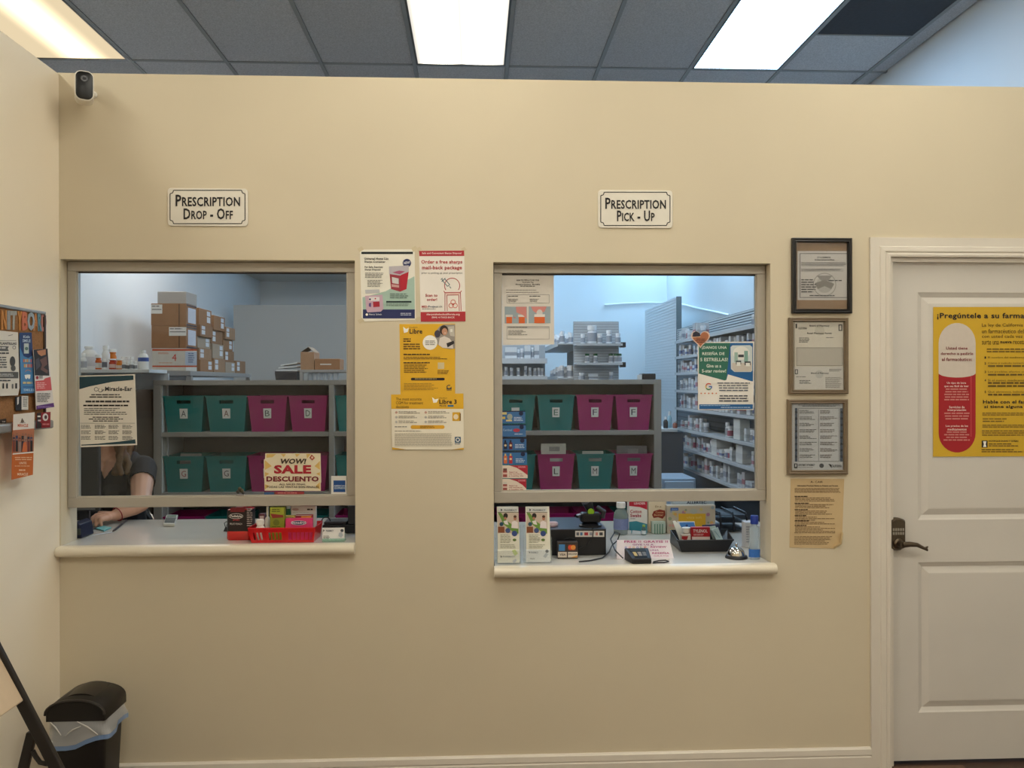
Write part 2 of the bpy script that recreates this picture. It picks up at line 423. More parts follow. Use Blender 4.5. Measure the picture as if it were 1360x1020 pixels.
# keypad lever lock
bronze = mat((96, 84, 70), 0.35, metal=0.9, noise=0.08, scale=60, name='aged_bronze')
lk0 = hY(1181.5, 688, SY - 0.02); lk1 = hY(1202, 731, SY - 0.02)
lw, lh = lk1.x - lk0.x, lk0.z - lk1.z; lcx, lcz = (lk0.x + lk1.x) / 2, (lk0.z + lk1.z) / 2
k = MB(); rows = []
out = [(-lw/2, lh*0.38), (-lw/2*0.8, lh*0.44), (-lw*0.2, lh*0.49), (0, lh*0.5), (lw*0.2, lh*0.49), (lw*0.4, lh*0.46), (lw/2, lh*0.42), (lw/2, -lh*0.36), (lw*0.42, -lh*0.43), (lw*0.2, -lh*0.49), (0, -lh*0.5), (-lw*0.2, -lh*0.49), (-lw*0.42, -lh*0.43), (-lw/2, -lh*0.36)]
k.loft([[Vector((lcx + x * q, y, lcz + z * q)) for x, z in out] for y, q in ((SY, 1.0), (SY - 0.02, 1.0), (SY - 0.028, 0.9))])
lock = k.build('lever_lock', bronze, d1, smooth=True)
lock['label'] = 'aged bronze keypad lock with curved lever'
b = MB()
for r in range(2):
    for c_ in range(5):
        x = lcx + (c_ - 2) * lw * 0.155 ; z = lcz + lh * (0.155 - r * 0.12)
        b.box(x - lw*0.05, SY - 0.031, z - lh*0.04, x + lw*0.05, SY - 0.027, z + lh*0.04)
b.build('keypad_buttons', mat((168, 160, 146), 0.4, metal=0.5), lock)
MB().lathe((lcx, SY - 0.027, lcz - lh * 0.27), [(0.021, 0), (0.021, 0.006), (0.014, 0.012), (0.012, 0.03), (0.013, 0.038)], 16, Matrix.Rotation(math.pi/2, 3, 'X')).build('rose', bronze, lock, smooth=True)
e = hY(1233, 727, SY - 0.06)
pts = [(lcx, SY - 0.06, lcz - lh*0.27), (lcx + 0.03, SY - 0.062, lcz - lh*0.25), (lcx + 0.06, SY - 0.062, lcz - lh*0.27), (lcx + 0.085, SY - 0.06, lcz - lh*0.36), (lcx + 0.105, SY - 0.058, lcz - lh*0.43), (e.x - 0.008, SY - 0.057, e.z - 0.001), (e.x, SY - 0.057, e.z + 0.002)]
MB().tube(pts, [0.012, 0.011, 0.009, 0.007, 0.006, 0.006, 0.003], 10).build('lever', bronze, lock, smooth=True)
# ------------------------------------------------------------------ ceiling: grid, tiles, troffers
cell = 0.61; rowd = 1.22
gx0 = hZ(669, 85, ZC).x + 0.024 - cell * 5             # grid lines fitted to the middle light
gy0 = hZ(612, 85, ZC).y + 0.02                         # the row line at the far end of the lights
ceil = struct('ceiling', MB().box(XBL - 0.1, YREAR - 0.1, ZC + 0.05, XR + 0.1, YB + 0.1, ZC + 0.12), mat((70, 70, 72), 0.9), 'grey suspended tile ceiling with recessed lights')
tile_m = [mat((196 + q, 196 + q, 198 + q), 0.95, noise=0.22, scale=120, bump=0.5, bscale=170, spec=0.1, name='mineral_ceiling_tile') for q in (0, 6, -5)]
bar_m = mat((150, 152, 152), 0.6, noise=0.03)
rowsY = [gy0 + (k - 6) * rowd for k in range(12)]      # row boundaries
colsX = [gx0 + c_ * cell for c_ in range(-2, 12)]
colsX = [x for x in colsX if XBL < x < XR]
lights_cells = {}
def colidx(x): return int(round((x - gx0) / cell))
Ys = [y for y in rowsY if YREAR < y < YB]
tb = MB()
yb0, yb1 = YREAR, YB
for x in colsX: tb.box(x - 0.012, yb0, ZC - 0.006, x + 0.012, yb1, ZC + 0.01)
for y in Ys: tb.box(XBL, y - 0.012, ZC - 0.0055, XR, y + 0.012, ZC + 0.0095)
tb.build('grid_bars', bar_m, ceil)
# light positions by column / row index (row index counted from the row that ends at gy0)
lit = {}
for c_ in (0, 4, 7): lit[(c_, 0)] = 'view'
for c_ in (0, 4, 7): lit[(c_, -2)] = 'front'
for c_ in (0, 4, 7): lit[(c_, -4)] = 'rear_fill'  # unseen row, added to even out the light on the partition
lit[(0, 2)] = 'mid_fill'; lit[(4, 2)] = 'mid_fill'  # unseen fill lights, added to brighten the pharmacy's left wall and the ceiling
for c_ in (5, 8): lit[(c_, 3)] = 'back'
for c_ in (5, 8): lit[(c_, 5)] = 'back'
protos = {}
def tile(x0, x1, y0, y1, k):
    key = (round(x1 - x0, 3), round(y1 - y0, 3), k)
    if key not in protos:
        a, b = x1 - x0, y1 - y0
        m = MB(); m.loft([[(0.002, 0.002, ZC + 0.02), (a-0.002, 0.002, ZC + 0.02), (a-0.002, b-0.002, ZC + 0.02), (0.002, b-0.002, ZC + 0.02)], [(0.002, 0.002, ZC - 0.001), (a-0.002, 0.002, ZC - 0.001), (a-0.002, b-0.002, ZC - 0.001), (0.002, b-0.002, ZC - 0.001)]])
        o = m.build('ceiling_tile', tile_m[k], ceil); protos[key] = o
    else:
        o = protos[key].copy(); col.objects.link(o); o.parent = ceil
    o.location = (x0, y0, 0)
edX = [XBL] + colsX + [XR]; edY = [YREAR] + Ys + [YB]
troff = []
for i in range(len(edX) - 1):
    for j in range(len(edY) - 1):
        x0, x1, y0, y1 = edX[i], edX[i+1], edY[j], edY[j+1]
        ci = colidx(x0) if i > 0 else -9; rj = int(round((y1 - gy0) / rowd)) if j < len(edY) - 2 else 99
        if (ci, rj) in lit: troff.append((x0, x1, y0, y1, lit[(ci, rj)], ci, rj)); continue
        if y1 - y0 < 0.04 or x1 - x0 < 0.04: continue
        a = 0.012
        if rj == 0 and ci == 8:                        # short tile, then a dark return-air panel
            ym = hZ(1150, 47, ZC).y
            tile(x0 + a, x1 - a, ym, y1 - a, 1)
            g = thing('return_air_panel', 'dark charcoal square panel in the ceiling right of the brightest light', 'vent', ((x0+x1)/2, (y0+ym)/2, ZC))
            MB().box(x0 + a, y0 + a, ZC - 0.003, x1 - a, ym - 0.004, ZC + 0.012).build('panel', mat((62, 64, 70), 0.8, noise=0.1, scale=50, bump=0.3), g)
            MB().box(x0+a, ym-0.016, ZC-0.007, x1-a, ym-0.004, ZC-0.003).build('panel_edge', bar_m, g)
            continue
        tile(x0 + a, x1 - a, y0 + a, y1 - a, (i * 5 + j * 3) % 3)
em = {
    ('view', 0): mat_emit('warm_lens', (1.0, 0.81, 0.52), 2.6, ([0.02], 0.19, 0.32)),
    ('view', 4): mat_emit('neutral_lens', (1.0, 0.95, 0.84), 8.0, ([-0.13, 0.14], 0.15, 0.11)),
    ('view', 7): mat_emit('cool_lens', (0.42, 0.68, 1.0), 14.0),
    'front': mat_emit('front_lens', (1.0, 0.95, 0.80), LIGHT_FRONT),
    'rear_fill': mat_emit('rear_fill_lens', (1.0, 0.95, 0.82), LIGHT_FILL),
    'mid_fill': mat_emit('mid_fill_lens', (1.0, 0.97, 0.93), 16.0),
    'back': mat_emit('back_lens', (0.40, 0.70, 1.0), LIGHT_BACK)}
desc = {('view', 0): 'warm ceiling light partly hidden by the side wall', ('view', 4): 'ceiling light with two glowing tubes above the middle of the partition', ('view', 7): 'brightest cool white ceiling light beside the dark panel'}
nf = {'front': 0, 'back': 0}
ordn = ['first', 'second', 'third', 'fourth', 'fifth', 'sixth', 'seventh', 'eighth']
for x0, x1, y0, y1, kd, ci, rj in troff:
    cx, cy = (x0 + x1) / 2, (y0 + y1) / 2
    if kd == 'view': lab = desc[(kd, ci)]; grp = 'ceiling lights above the partition'
    elif kd in ('front', 'rear_fill'): lab = '%s ceiling light of the waiting area row %s the partition' % ({0: 'left', 4: 'middle', 7: 'right'}[ci], 'nearest' if kd == 'front' else 'added unseen as fill, farthest from'); grp = 'ceiling lights over the waiting area'
    elif kd == 'mid_fill': lab = 'neutral fill light, added unseen, above the %s' % ('bottle shelf at the left' if ci == 0 else 'bin shelf and gondolas'); grp = 'ceiling lights over the pharmacy shelves'
    else: lab = 'cool ceiling light on the %s of the %s pharmacy row' % ('left' if ci == 5 else 'right', 'nearer' if rj == 3 else 'farther'); grp = 'ceiling lights over the pharmacy shelves'
    t = thing('ceiling_light', lab, 'light', (cx, cy, ZC), grp)
    a = 0.0125; fr = MB(); z0, z1 = ZC - 0.007, ZC + 0.03
    fr.box(x0+a, y0+a, z0, x0+a+0.012, y1-a, z1).box(x1-a-0.012, y0+a, z0, x1-a, y1-a, z1).box(x0+a+0.012, y0+a, z0, x1-a-0.012, y0+a+0.012, z1).box(x0+a+0.012, y1-a-0.012, z0, x1-a-0.012, y1-a, z1)
    fr.build('light_frame', mat((88, 86, 80), 0.4, metal=0.4), t)
    MB().box(x0+a+0.012, y0+a+0.012, ZC - 0.003, x1-a-0.012, y1-a-0.012, ZC + 0.003).build('lens', em[(kd, ci)] if kd == 'view' else em[kd], t)
# ------------------------------------------------------------------ service windows and counters
alu = mat((176, 170, 160), 0.42, metal=0.3, noise=0.03, scale=20, name='anodised_frame')
glassm = mat_glass('window_glass', (0.97, 0.99, 1.0), 0.02)
GY = 0.068
def window(n, ox0, ox1, ozt, gx0_, gx1_, gzt, gzb, fzb, label):
    t = thing('window_%d' % n, label, None, ((ox0 + ox1) / 2, GY, fzb), kind='structure')
    y0, y1 = 0.05, 0.088
    for nm, b in (('frame_head', (ox0 + 0.002, y0, gzt, ox1 - 0.002, y1, ozt - 0.002)), ('frame_jamb', (ox0 + 0.002, y0, gzb, gx0_, y1, gzt)),
                  ('frame_jamb', (gx1_, y0, gzb, ox1 - 0.002, y1, gzt)), ('frame_sill', (ox0 + 0.002, y0, fzb, ox1 - 0.002, y1, gzb))):
        MB().box(*b).build(nm, alu, t, bev=0.002, seg=1)
    bd = MB(); g = 0.006
    bd.box(gx0_, y0 + 0.008, gzb, gx1_, GY - 0.003, gzb + g).box(gx0_, y0 + 0.008, gzb + g, gx0_ + g * 0.6, GY - 0.003, gzt).box(gx1_ - g * 0.6, y0 + 0.008, gzb + g, gx1_, GY - 0.003, gzt)
    bd.build('glazing_bead', mat((190, 184, 172), 0.35, metal=0.4), t)
    bk = MB().box(gx0_, y0 + 0.01, gzt - 0.006, gx1_, GY - 0.003, gzt); bk.build('gasket', mat((50, 44, 40), 0.6), t)
    MB().box(gx0_ + 0.0005, GY - 0.002, gzb + 0.0005, gx1_ - 0.0005, GY + 0.002, gzt - 0.0005).build('glass_pane', glassm, t)
    return t
YF = 0.05
window(1, o1x0, o1x1, o1z1, hY(101.5, 500, YF).x, hY(461, 500, YF).x, hY(280, 361, YF).z, hY(280, 660, YF).z, hY(280, 673, YF).z, 'metal framed service window at the drop-off counter')
window(2, o2x0, o2x1, o2z1, hY(666, 500, YF).x, hY(1005.5, 500, YF).x, hY(840, 363.5, YF).z, hY(840, 652, YF).z, hY(840, 666.5, YF).z, 'metal framed service window at the pick-up counter')
lam = mat((206, 202, 194), 0.22, noise=0.02, scale=3, spec=0.5, coat=0.3, name='laminate_top')
def counter(name, label, x0, x1, z, ydeep, xa, xb):
    t = thing(name, label, 'counter', ((x0 + x1) / 2, 0, z - CT))
    m = MB(); r = CT / 2; prof = []
    for i in range(9):
        a = math.pi / 2 + math.pi * i / 8; prof.append((-0.045 + r + r * math.cos(a), z - r + r * math.sin(a)))
    m.loft([[(x, y, zz) for y, zz in [(-0.002, z)] + prof + [(-0.002, z - CT)]] for x in (x0, x1)])
    m.build('bullnose_edge', mat((222, 212, 192), 0.3, noise=0.02, scale=5, coat=0.2), t, smooth=True)
    MB().box(xa + 0.003, -0.0015, z - CT + 0.001, xb - 0.003, WT + 0.001, z).build('sill_board', lam, t)
    MB().box(xa - 0.25, WT + 0.002, z - CT, xb + 0.3, ydeep, z - 0.001).build('desk_top', lam, t, bev=0.003)
    return t
counter('counter_top', 'off-white bullnose counter ledge below the drop-off window', XL + 0.002, hY(470, 730, -0.045).x, C1, 0.62, o1x0, o1x1)
counter('counter_top', 'off-white bullnose counter ledge below the pick-up window', hY(656.5, 760, -0.045).x, hY(1033, 760, -0.045).x, C2, 1.05, o2x0, o2x1)
# ================================================================== things on the partition
BK = (28, 26, 28); DK = (60, 58, 60); GR = (120, 118, 116); WH = (240, 236, 228); NAVY = (34, 42, 92); RED = (176, 44, 54)
PW = Vector((0, 0, 0))
# security camera
c0 = hY(112, 118, -0.08)
sc = thing('security_camera', 'small white security camera with black face at the partition corner', 'camera', (c0.x, -0.05, c0.z))
wpl = mat((228, 222, 210), 0.35, noise=0.01); bpl = mat((14, 14, 16), 0.35, noise=0.01)
hw, hh = 0.033, 0.058
ca = math.atan2(CAM.x - c0.x, c0.y - CAM.y); CR = Matrix.Translation((c0.x, -0.08, c0.z)) @ Matrix.Rotation(ca, 4, 'Z')
ry = Matrix.Rotation(math.pi / 2, 3, 'X')
m = MB(); m.T = CR; m.loft([[Vector((x * k, y, z * k)) for x, z in rr(hw * 2, hh * 2, 0.024, 5)] for y, k in ((0.04, 0.6), (0.034, 0.85), (0.02, 1.0), (-0.035, 1.0), (-0.04, 0.97))])
m.build('camera_body', wpl, sc, smooth=True)
m = MB(); m.T = CR; m.loft([[Vector((x * k, y, z * k)) for x, z in rr(hw * 2 - 0.008, hh * 2 - 0.012, 0.02, 5)] for y, k in ((-0.038, 1.0), (-0.0435, 1.0), (-0.045, 0.93))])
fp = m.build('face_plate', bpl, sc, smooth=True)
m = MB(); m.T = CR; m.lathe((0, -0.045, 0.026), [(0.0, 0.0005), (0.006, 0.001), (0.0105, 0.0015), (0.0135, 0.001), (0.0135, 0)], 20, ry, cap0=False); m.build('lens_ring', mat((60, 60, 64), 0.2), fp, smooth=True)
MB().lathe((c0.x, -0.0005, c0.z + 0.004), [(0.014, 0), (0.014, 0.006), (0.008, 0.01), (0.008, 0.05)], 14, ry).build('wall_mount', wpl, sc, smooth=True)
# enamel signs
def plate(label, box, l1, b1, l2, b2):
    x0, y0, x1, y1 = box; a = hY(x0, y0, 0); b = hY(x1, y1, 0)
    t = thing('sign_plate', label, 'sign', ((a.x + b.x) / 2, 0, (a.z + b.z) / 2), 'white signs above the service windows')
    cx, cz, w_, h_ = (a.x + b.x) / 2, (a.z + b.z) / 2, b.x - a.x, a.z - b.z
    MB().loft([[Vector((cx + x * k, y, cz + z * k)) for x, z in rr(w_, h_, 0.014, 5)] for y, k in ((-0.0005, 1), (-0.004, 1), (-0.0052, 0.985))]).build('plate', mat((222, 216, 204), 0.3, noise=0.02, coat=0.2), t)
    s = Sheet(t, PW, NY, 0.0052)
    i, n = 3.6, 4.6; X0, Y0, X1, Y1 = x0 + i, y0 + i - 0.4, x1 - i, y1 - i; wl = 1.15
    oc = [(X0+n,Y0),(X1-n,Y0),(X1-n*0.75,Y0+n*0.75),(X1,Y0+n),(X1,Y1-n),(X1-n*0.75,Y1-n*0.75),(X1-n,Y1),(X0+n,Y1),(X0+n*0.75,Y1-n*0.75),(X0,Y1-n),(X0,Y0+n),(X0+n*0.75,Y0+n*0.75)]
    for k in range(len(oc)):
        p, q = oc[k], oc[(k + 1) % len(oc)]; s.line(*p, *q, wl, BK, 1)
    s.text(l1, *b1, BK, True, smallcaps=True); s.text(l2, *b2, BK, True, smallcaps=True)
    s.done()
plate('white sign reading PRESCRIPTION DROP-OFF with notched border', (223, 250, 329.5, 301), 'Prescription', (234, 259, 319.5, 274.5), 'Drop - Off', (244.5, 277, 310, 292))
plate('white sign reading PRESCRIPTION PICK-UP with notched border', (794, 252.5, 893, 303.5), 'Prescription', (803.5, 263, 884, 278), 'Pick - Up', (819, 280, 869, 294.5))
# --- sharps container poster
t, s = paper('poster', 'white poster of a red sharps container with navy footer', 'poster', (478, 331, 551, 427), PW, NY, (230, 226, 214), quad=[(478, 331.5), (480.5, 427), (552.5, 425), (550.5, 331)])
s.rect(480, 334.5, 548.5, 337.5, (20, 30, 34)); s.rect(482, 411, 551, 423, NAVY)
s.poly([(481.5, 395), (512, 387), (550.5, 367), (551, 411), (482, 411)], (164, 190, 178), 1)
s.text('Universal Home Use', 484, 342, 516, 345.3, BK, True).text('Sharps Container', 484, 346.3, 512, 349.8, BK, True)
s.text('For Safe, Seamless', 484.5, 353.5, 508.5, 356.3, BK, True).text('Sharps Disposal', 484.5, 357, 505.5, 360, BK, True)
s.lines(485, 362.5, 511, 370, 4, GR, seed=3); s.lines(488, 372, 509, 382, 5, GR, seed=4)
s.disc(540.5, 349.5, 5.6, NAVY).text('NEW!', 536.5, 347.8, 544.5, 351.3, (220, 220, 226), True, skew=-1)
s.poly([(517.5, 363.5), (531.5, 366), (531.5, 387.5), (519.5, 384)], (150, 46, 62), 2).poly([(531.5, 366), (543, 360), (540, 384), (531.5, 387.5)], (176, 22, 46), 2)
s.poly([(516.8, 354), (543, 352.5), (543, 361), (531, 366), (517, 364)], (182, 176, 184), 2).poly([(521, 362), (530, 359.5), (538, 360.5), (531, 364.5)], (170, 84, 116), 3)
s.poly([(520.5, 368), (529.5, 370), (529.5, 377.5), (521, 376)], (204, 200, 200), 3).poly([(520, 377.5), (530, 379), (530, 382), (520.5, 381)], (196, 150, 148), 3)
s.poly([(485, 393), (508, 391.5), (509.5, 410), (506, 414), (488, 415), (486.5, 411)], (196, 164, 182), 2).poly([(485, 385), (504, 384.5), (504.5, 389), (485.5, 390)], (188, 188, 192), 2)
s.poly([(495.5, 401), (504, 400.5), (504.5, 407.5), (496, 408)], (166, 30, 52), 3).disc(491.5, 397.6, 1.3, NAVY, 3).disc(498.6, 396.8, 1.0, RED, 3).poly([(490, 403), (493, 402), (493, 408), (490, 407)], (96, 74, 130), 3)
s.rect(490, 394.5, 504, 399.6, (222, 218, 220), 2).disc(491.5, 397.6, 1.3, NAVY, 4)
s.rect(513, 399.8, 546.5, 402, (24, 44, 46), 2).lines(518, 390, 546, 397.5, 3, (90, 110, 104), seed=6).lines(513, 403.4, 546, 407.5, 2, (110, 130, 122), seed=7)
s.disc(487.3, 417.8, 1.6, WH, 2).text('Henry Schein', 490.3, 416.3, 507, 419.4, (220, 222, 230)).lines(532, 415.8, 547, 420, 2, (190, 196, 214), seed=8)
for x, y in ((474.5, 329), (546, 328.5), (475, 424), (551, 422)): s.poly([(x, y + 1.5), (x + 6, y - 2), (x + 9, y + 2.5), (x + 3, y + 6)], (206, 192, 162), 0, 'adhesive_tape', 0.2)
s.done()
# --- mail back poster
t, s = paper('poster', 'white and red poster offering free sharps mail-back package', 'poster', (556.5, 332.5, 619, 427), PW, NY, (232, 226, 218), quad=[(556.5, 333), (558.8, 427.5), (618.5, 427), (616.5, 332.5)])
s.poly([(556.5, 333.2), (557, 340.3), (616.6, 340), (616.4, 332.8)], RED).poly([(558.7, 414.5), (558.9, 427.3), (618.4, 426.8), (618.2, 413.8)], RED)
s.text('Safe and Convenient Sharps Disposal', 560.5, 335.2, 612.8, 338.2, (236, 210, 206), True)
s.text('Order a free sharps', 559.5, 345.5, 614, 351.5, RED, True).text('mail-back package', 560.5, 353, 613.5, 359.3, RED, True)
s.text('prior to picking up your prescription', 560, 361.3, 614, 364.5, DK)
s.text('Scan to', 565, 390.5, 581, 394.2, RED, True).text('order!', 567, 396, 580.5, 399.8, RED, True)
s.text('MED-', 560.3, 406, 568.5, 408.8, RED, True).text('Project', 568.8, 406, 582, 409.4, (50, 70, 100), True).text('USA', 583, 406.2, 587.5, 408.6, DK).lines(560.5, 410, 581, 411.6, 1, GR, seed=9)
s.text('sharpstakebackcalifornia.org', 566.5, 416.2, 610.5, 419.4, (236, 214, 210), True).text('(844) 4-TAKE-BACK', 573.5, 420.4, 604, 423.4, (236, 214, 210), True)
s.ring(600.5, 379.5, 10.5, 0.9, RED, 2, -35, 215)
s.line(589.5, 386.5, 591, 389, 0.9, RED).line(613, 386.2, 611, 389, 0.9, RED).line(590.5, 388.6, 612, 388.4, 0.9, RED)
for a in ((591, 389, 591, 413), (611.5, 389, 612.5, 413), (593.5, 392, 609.3, 391.8), (593.5, 392, 594, 413), (609.3, 391.8, 610, 413)): s.line(*a, 0.8, RED)
s.rect(592, 389, 611, 391, (226, 190, 178), 1)
for q in range(3):
    a = math.radians(90 + 120 * q); s.ring(601.8 + 3.1 * math.cos(a), 404.4 - 3.1 * math.sin(a), 3.4, 0.8, (196, 84, 70), 3, n=14)
s.disc(601.8, 404.4, 1.3, (196, 84, 70), 4)
tl = (74, 110, 120)
for a in ((587.5, 372.5, 594.5, 380.5), (590.3, 370, 597.3, 378.2), (594.5, 380.5, 597.3, 378.2), (597, 380.5, 599, 383), (586.5, 374, 591.5, 369.5), (585.5, 371.5, 587.8, 369.5), (587, 371, 588.8, 373)): s.line(*a, 0.9, tl)
for x, y in ((552.5, 328.5), (612, 329)): s.poly([(x, y + 1.5), (x + 5, y - 1), (x + 8, y + 3), (x + 3, y + 5.5)], (206, 192, 162), 0, 'adhesive_tape', 0.2)
s.done()
# --- yellow glucose sensor flyer with a portrait
YE = (222, 172, 38)
t, s = paper('poster', 'yellow glucose sensor flyer with a round photo of a smiling person', 'poster', (530.5, 430, 605.5, 524), PW, NY, YE, quad=[(530.5, 430.5), (532, 524), (604.5, 523), (604.5, 430)])
s.text('FreeStyle', 544, 433.8, 554.5, 436, (70, 56, 30)).text('Libre', 544, 436.8, 561, 443.3, (50, 40, 30), True)
s.poly([(535.5, 434), (539.5, 437), (543, 435.5), (541.5, 441), (536.5, 442.3)], WH, 2)
# round portrait: backdrop, hair, face, white blouse, dark tablet
s.poly([(579, 440), (584, 433.5), (590, 431), (604.3, 431), (604.4, 463), (598, 463.6), (588, 462), (581, 457), (578, 449)], (150, 142, 134), 2)
s.disc(581, 443.5, 4, (66, 60, 74), 3, ry=5).disc(589.5, 438.5, 5.6, (44, 32, 28), 3, ry=6.4).disc(590.6, 440.5, 3.7, (190, 140, 114), 4, ry=4.7)
s.poly([(582.5, 458), (584, 449), (590, 446.5), (597, 449.5), (601, 455), (602, 463), (588, 462)], (216, 206, 198), 4)
s.poly([(593, 456), (602.5, 452.5), (603.5, 456), (594.5, 461.5)], (40, 34, 36), 5).line(590, 442.3, 592.5, 442.2, 0.7, (226, 214, 206), 5)
s.poly([(595, 434), (603, 433), (603.8, 447), (598, 446)], (190, 184, 174), 3).rect(598, 437, 601, 441, (226, 224, 216), 4)
s.disc(571.2, 455, 9.7, WH, 3).lines(564, 452.5, 579, 459.5, 3, GR, seed=11, center=True, layer=4)
s.lines(535.8, 449.5, 547, 455.5, 2, (60, 44, 20), seed=12).lines(535.8, 456.5, 559, 465.5, 3, (80, 60, 24), seed=13)
s.lines(536, 470, 572, 472, 1, (70, 52, 20), seed=14, h=0.8).lines(536, 474, 600, 478, 2, (110, 82, 26), seed=15).lines(536, 481, 575, 483, 1, (70, 52, 20), seed=16, h=0.8).lines(536.5, 484.5, 571, 496, 5, (110, 82, 26), seed=17)
s.rect(581.5, 481.5, 590, 490, (206, 190, 150)).lines(581, 492, 597, 497.5, 3, (120, 90, 30), seed=18)
s.rect(547.5, 501.8, 589, 505.2, (32, 26, 34)).disc(547.5, 503.5, 1.7, (32, 26, 34), 1).disc(589, 503.5, 1.7, (32, 26, 34), 1).lines(551, 502.8, 586, 504.6, 1, (190, 170, 110), seed=19)
s.lines(536.5, 509, 584, 519, 5, (170, 132, 40), seed=20)
s.ring(596.5, 513.8, 3.4, 1.1, (70, 74, 70), 2, 60, 360, ry=2.8).rect(593, 515.4, 600, 516.8, (70, 74, 70), 2).lines(593.3, 517.6, 600, 519.4, 1, (70, 74, 70), seed=21)
s.done()
# --- second yellow and white flyer
t, s = paper('poster', 'white flyer with yellow heading band and fine print, lowest of the taped papers', 'poster', (519, 523, 616.5, 598), PW, NY, (232, 224, 206), quad=[(519.5, 524), (521, 597), (616, 597), (615.5, 522.5)], base=0.0026)
s.poly([(519.5, 524), (519.8, 543), (615.6, 543), (615.5, 522.5)], YE)
s.poly([(521, 594), (540, 597), (600, 597), (616, 594.5), (616, 597), (521, 597)], (206, 160, 44), 1)
for k_, (tx, wx) in enumerate((('The most accurate', 34), ('CGM for treatment', 36), ('decisions', 17))): s.text(tx, 526, 528 + k_ * 5.1, 526 + wx, 531.8 + k_ * 5.1, (86, 62, 26))
s.poly([(574, 527.5), (577.8, 530.5), (582.5, 529.5), (580, 534.5), (575.5, 535)], WH, 2)
s.text('FreeStyle', 584, 527.8, 594, 529.6, (60, 46, 26)).text('Libre 3', 583.5, 530.5, 606.5, 536.5, (40, 32, 30), True).text('PLUS', 584, 537.7, 592.5, 540, (80, 80, 60), True).rect(594.5, 537.8, 602.5, 540.2, (52, 110, 150), 2)
for k_ in range(3):
    for x in (524.5, 563.5): s.disc(x + 2, 547.7 + k_ * 6.3, 1.7, (198, 156, 140) if k_ == 0 else (190, 186, 180), 2, n=10).lines(x + 5, 546 + k_ * 6.3, x + 36 - k_ * 3, 550 + k_ * 6.3, 2, (150, 144, 134), seed=22 + k_)
s.rect(601, 547.5, 611.5, 559, (214, 164, 40), 2).disc(605.5, 553.5, 3.2, (226, 210, 180), 3, ry=3.6).rect(610.5, 549, 612, 559, (120, 86, 20), 3)
s.rect(548, 564.6, 588, 569.6, (224, 168, 46)).disc(548, 567.1, 2.5, (224, 168, 46), 1).disc(588, 567.1, 2.5, (224, 168, 46), 1).lines(558, 565.6, 579, 569, 2, (120, 84, 20), seed=27).lines(524.5, 566.2, 541, 568.5, 1, GR, seed=28)
s.lines(524.5, 572, 565, 574, 1, (140, 134, 124), seed=29).lines(524.5, 575.4, 601, 593, 12, (172, 165, 150), seed=30, ragged=0.03)
s.rect(604, 580, 612, 588, (66, 96, 124), 2).ring(608, 584, 2.7, 0.9, WH, 3).lines(604, 589, 612, 591, 1, (66, 96, 124), seed=31)
s.done()
# --- picture frames
def picture_frame(label, box, fw, rgb, paper_boxes, prints, backing=None, dpt=0.02):
    x0, y0, x1, y1 = box; a = hY(x0, y0, -dpt); b = hY(x1, y1, -dpt)
    k = (b.x - a.x) / (x1 - x0); f = fw * k
    t = thing('picture_frame', label, 'picture frame', ((a.x + b.x) / 2, -0.001, b.z), 'framed certificates beside the door')
    fm = mat(rgb, 0.35, noise=0.08, scale=40)
    def prof(sx, sz, X, Z): return [Vector((X + sx * q * f, y, Z + sz * q * f)) for q, y in ((0, -0.001), (0, -dpt * 0.85), (0.25, -dpt), (0.6, -dpt * 0.9), (0.8, -dpt), (1.0, -dpt * 0.7), (1.0, -0.001))]
    cs = [(1, -1, a.x, a.z), (-1, -1, b.x, a.z), (-1, 1, b.x, b.z), (1, 1, a.x, b.z)]
    for i in range(4):
        MB().loft([prof(*cs[i]), prof(*cs[(i + 1) % 4])]).build('frame_rail', fm, t)
    MB().box(a.x + f * 0.9, -0.006, b.z + f * 0.9, b.x - f * 0.9, -0.002, a.z - f * 0.9).build('backing', mat(backing or (150, 130, 104), 0.7, noise=0.06, scale=20), t)
    s = Sheet(t, Vector((0, -0.006, 0)), NY)
    for bx in paper_boxes: s.rect(*bx[:4], bx[4], 0.3, 'certificate')
    prints(s); s.done()
    MB().box(a.x + f * 0.95, -0.0105, b.z + f * 0.95, b.x - f * 0.95, -0.009, a.z - f * 0.95).build('glass', mat_glass('picture_glass', (0.93, 0.93, 0.93), 0.03), t)
    return t
def pr1(s):
    s.outline(1062, 336.5, 1125.5, 395.5, 0.7, (70, 68, 70)).text('CITY OF WESTMINSTER', 1085, 341, 1103, 343, DK, True).text('Business License Certificate', 1082, 344, 1108, 346, DK, True)
    s.lines(1064, 348.5, 1123.5, 354, 4, GR, seed=40, ragged=0.05).lines(1064, 357, 1123.5, 361, 3, GR, seed=41, ragged=0.2)
    s.ring(1095, 378, 15.5, 1.0, (160, 156, 150), 2).disc(1095, 378, 11, (184, 180, 175), 1).poly([(1084, 366), (1106, 366), (1095, 377)], (150, 146, 142), 2).poly([(1082, 376), (1095, 372), (1108, 377), (1104, 384), (1095, 380), (1086, 384)], (140, 136, 130), 2).lines(1064, 371, 1084, 390, 6, (80, 78, 78), seed=42).lines(1100, 372, 1118, 375, 1, DK, seed=43).lines(1075, 392, 1112, 394.5, 1, DK, seed=44)
picture_frame('black frame holding a certificate on brown backing, topmost of three', (1053, 315.5, 1132.5, 416), 5.6, (24, 22, 22), [(1059.2, 333.5, 1126.3, 398.5, (206, 202, 198))], pr1, (150, 122, 92))
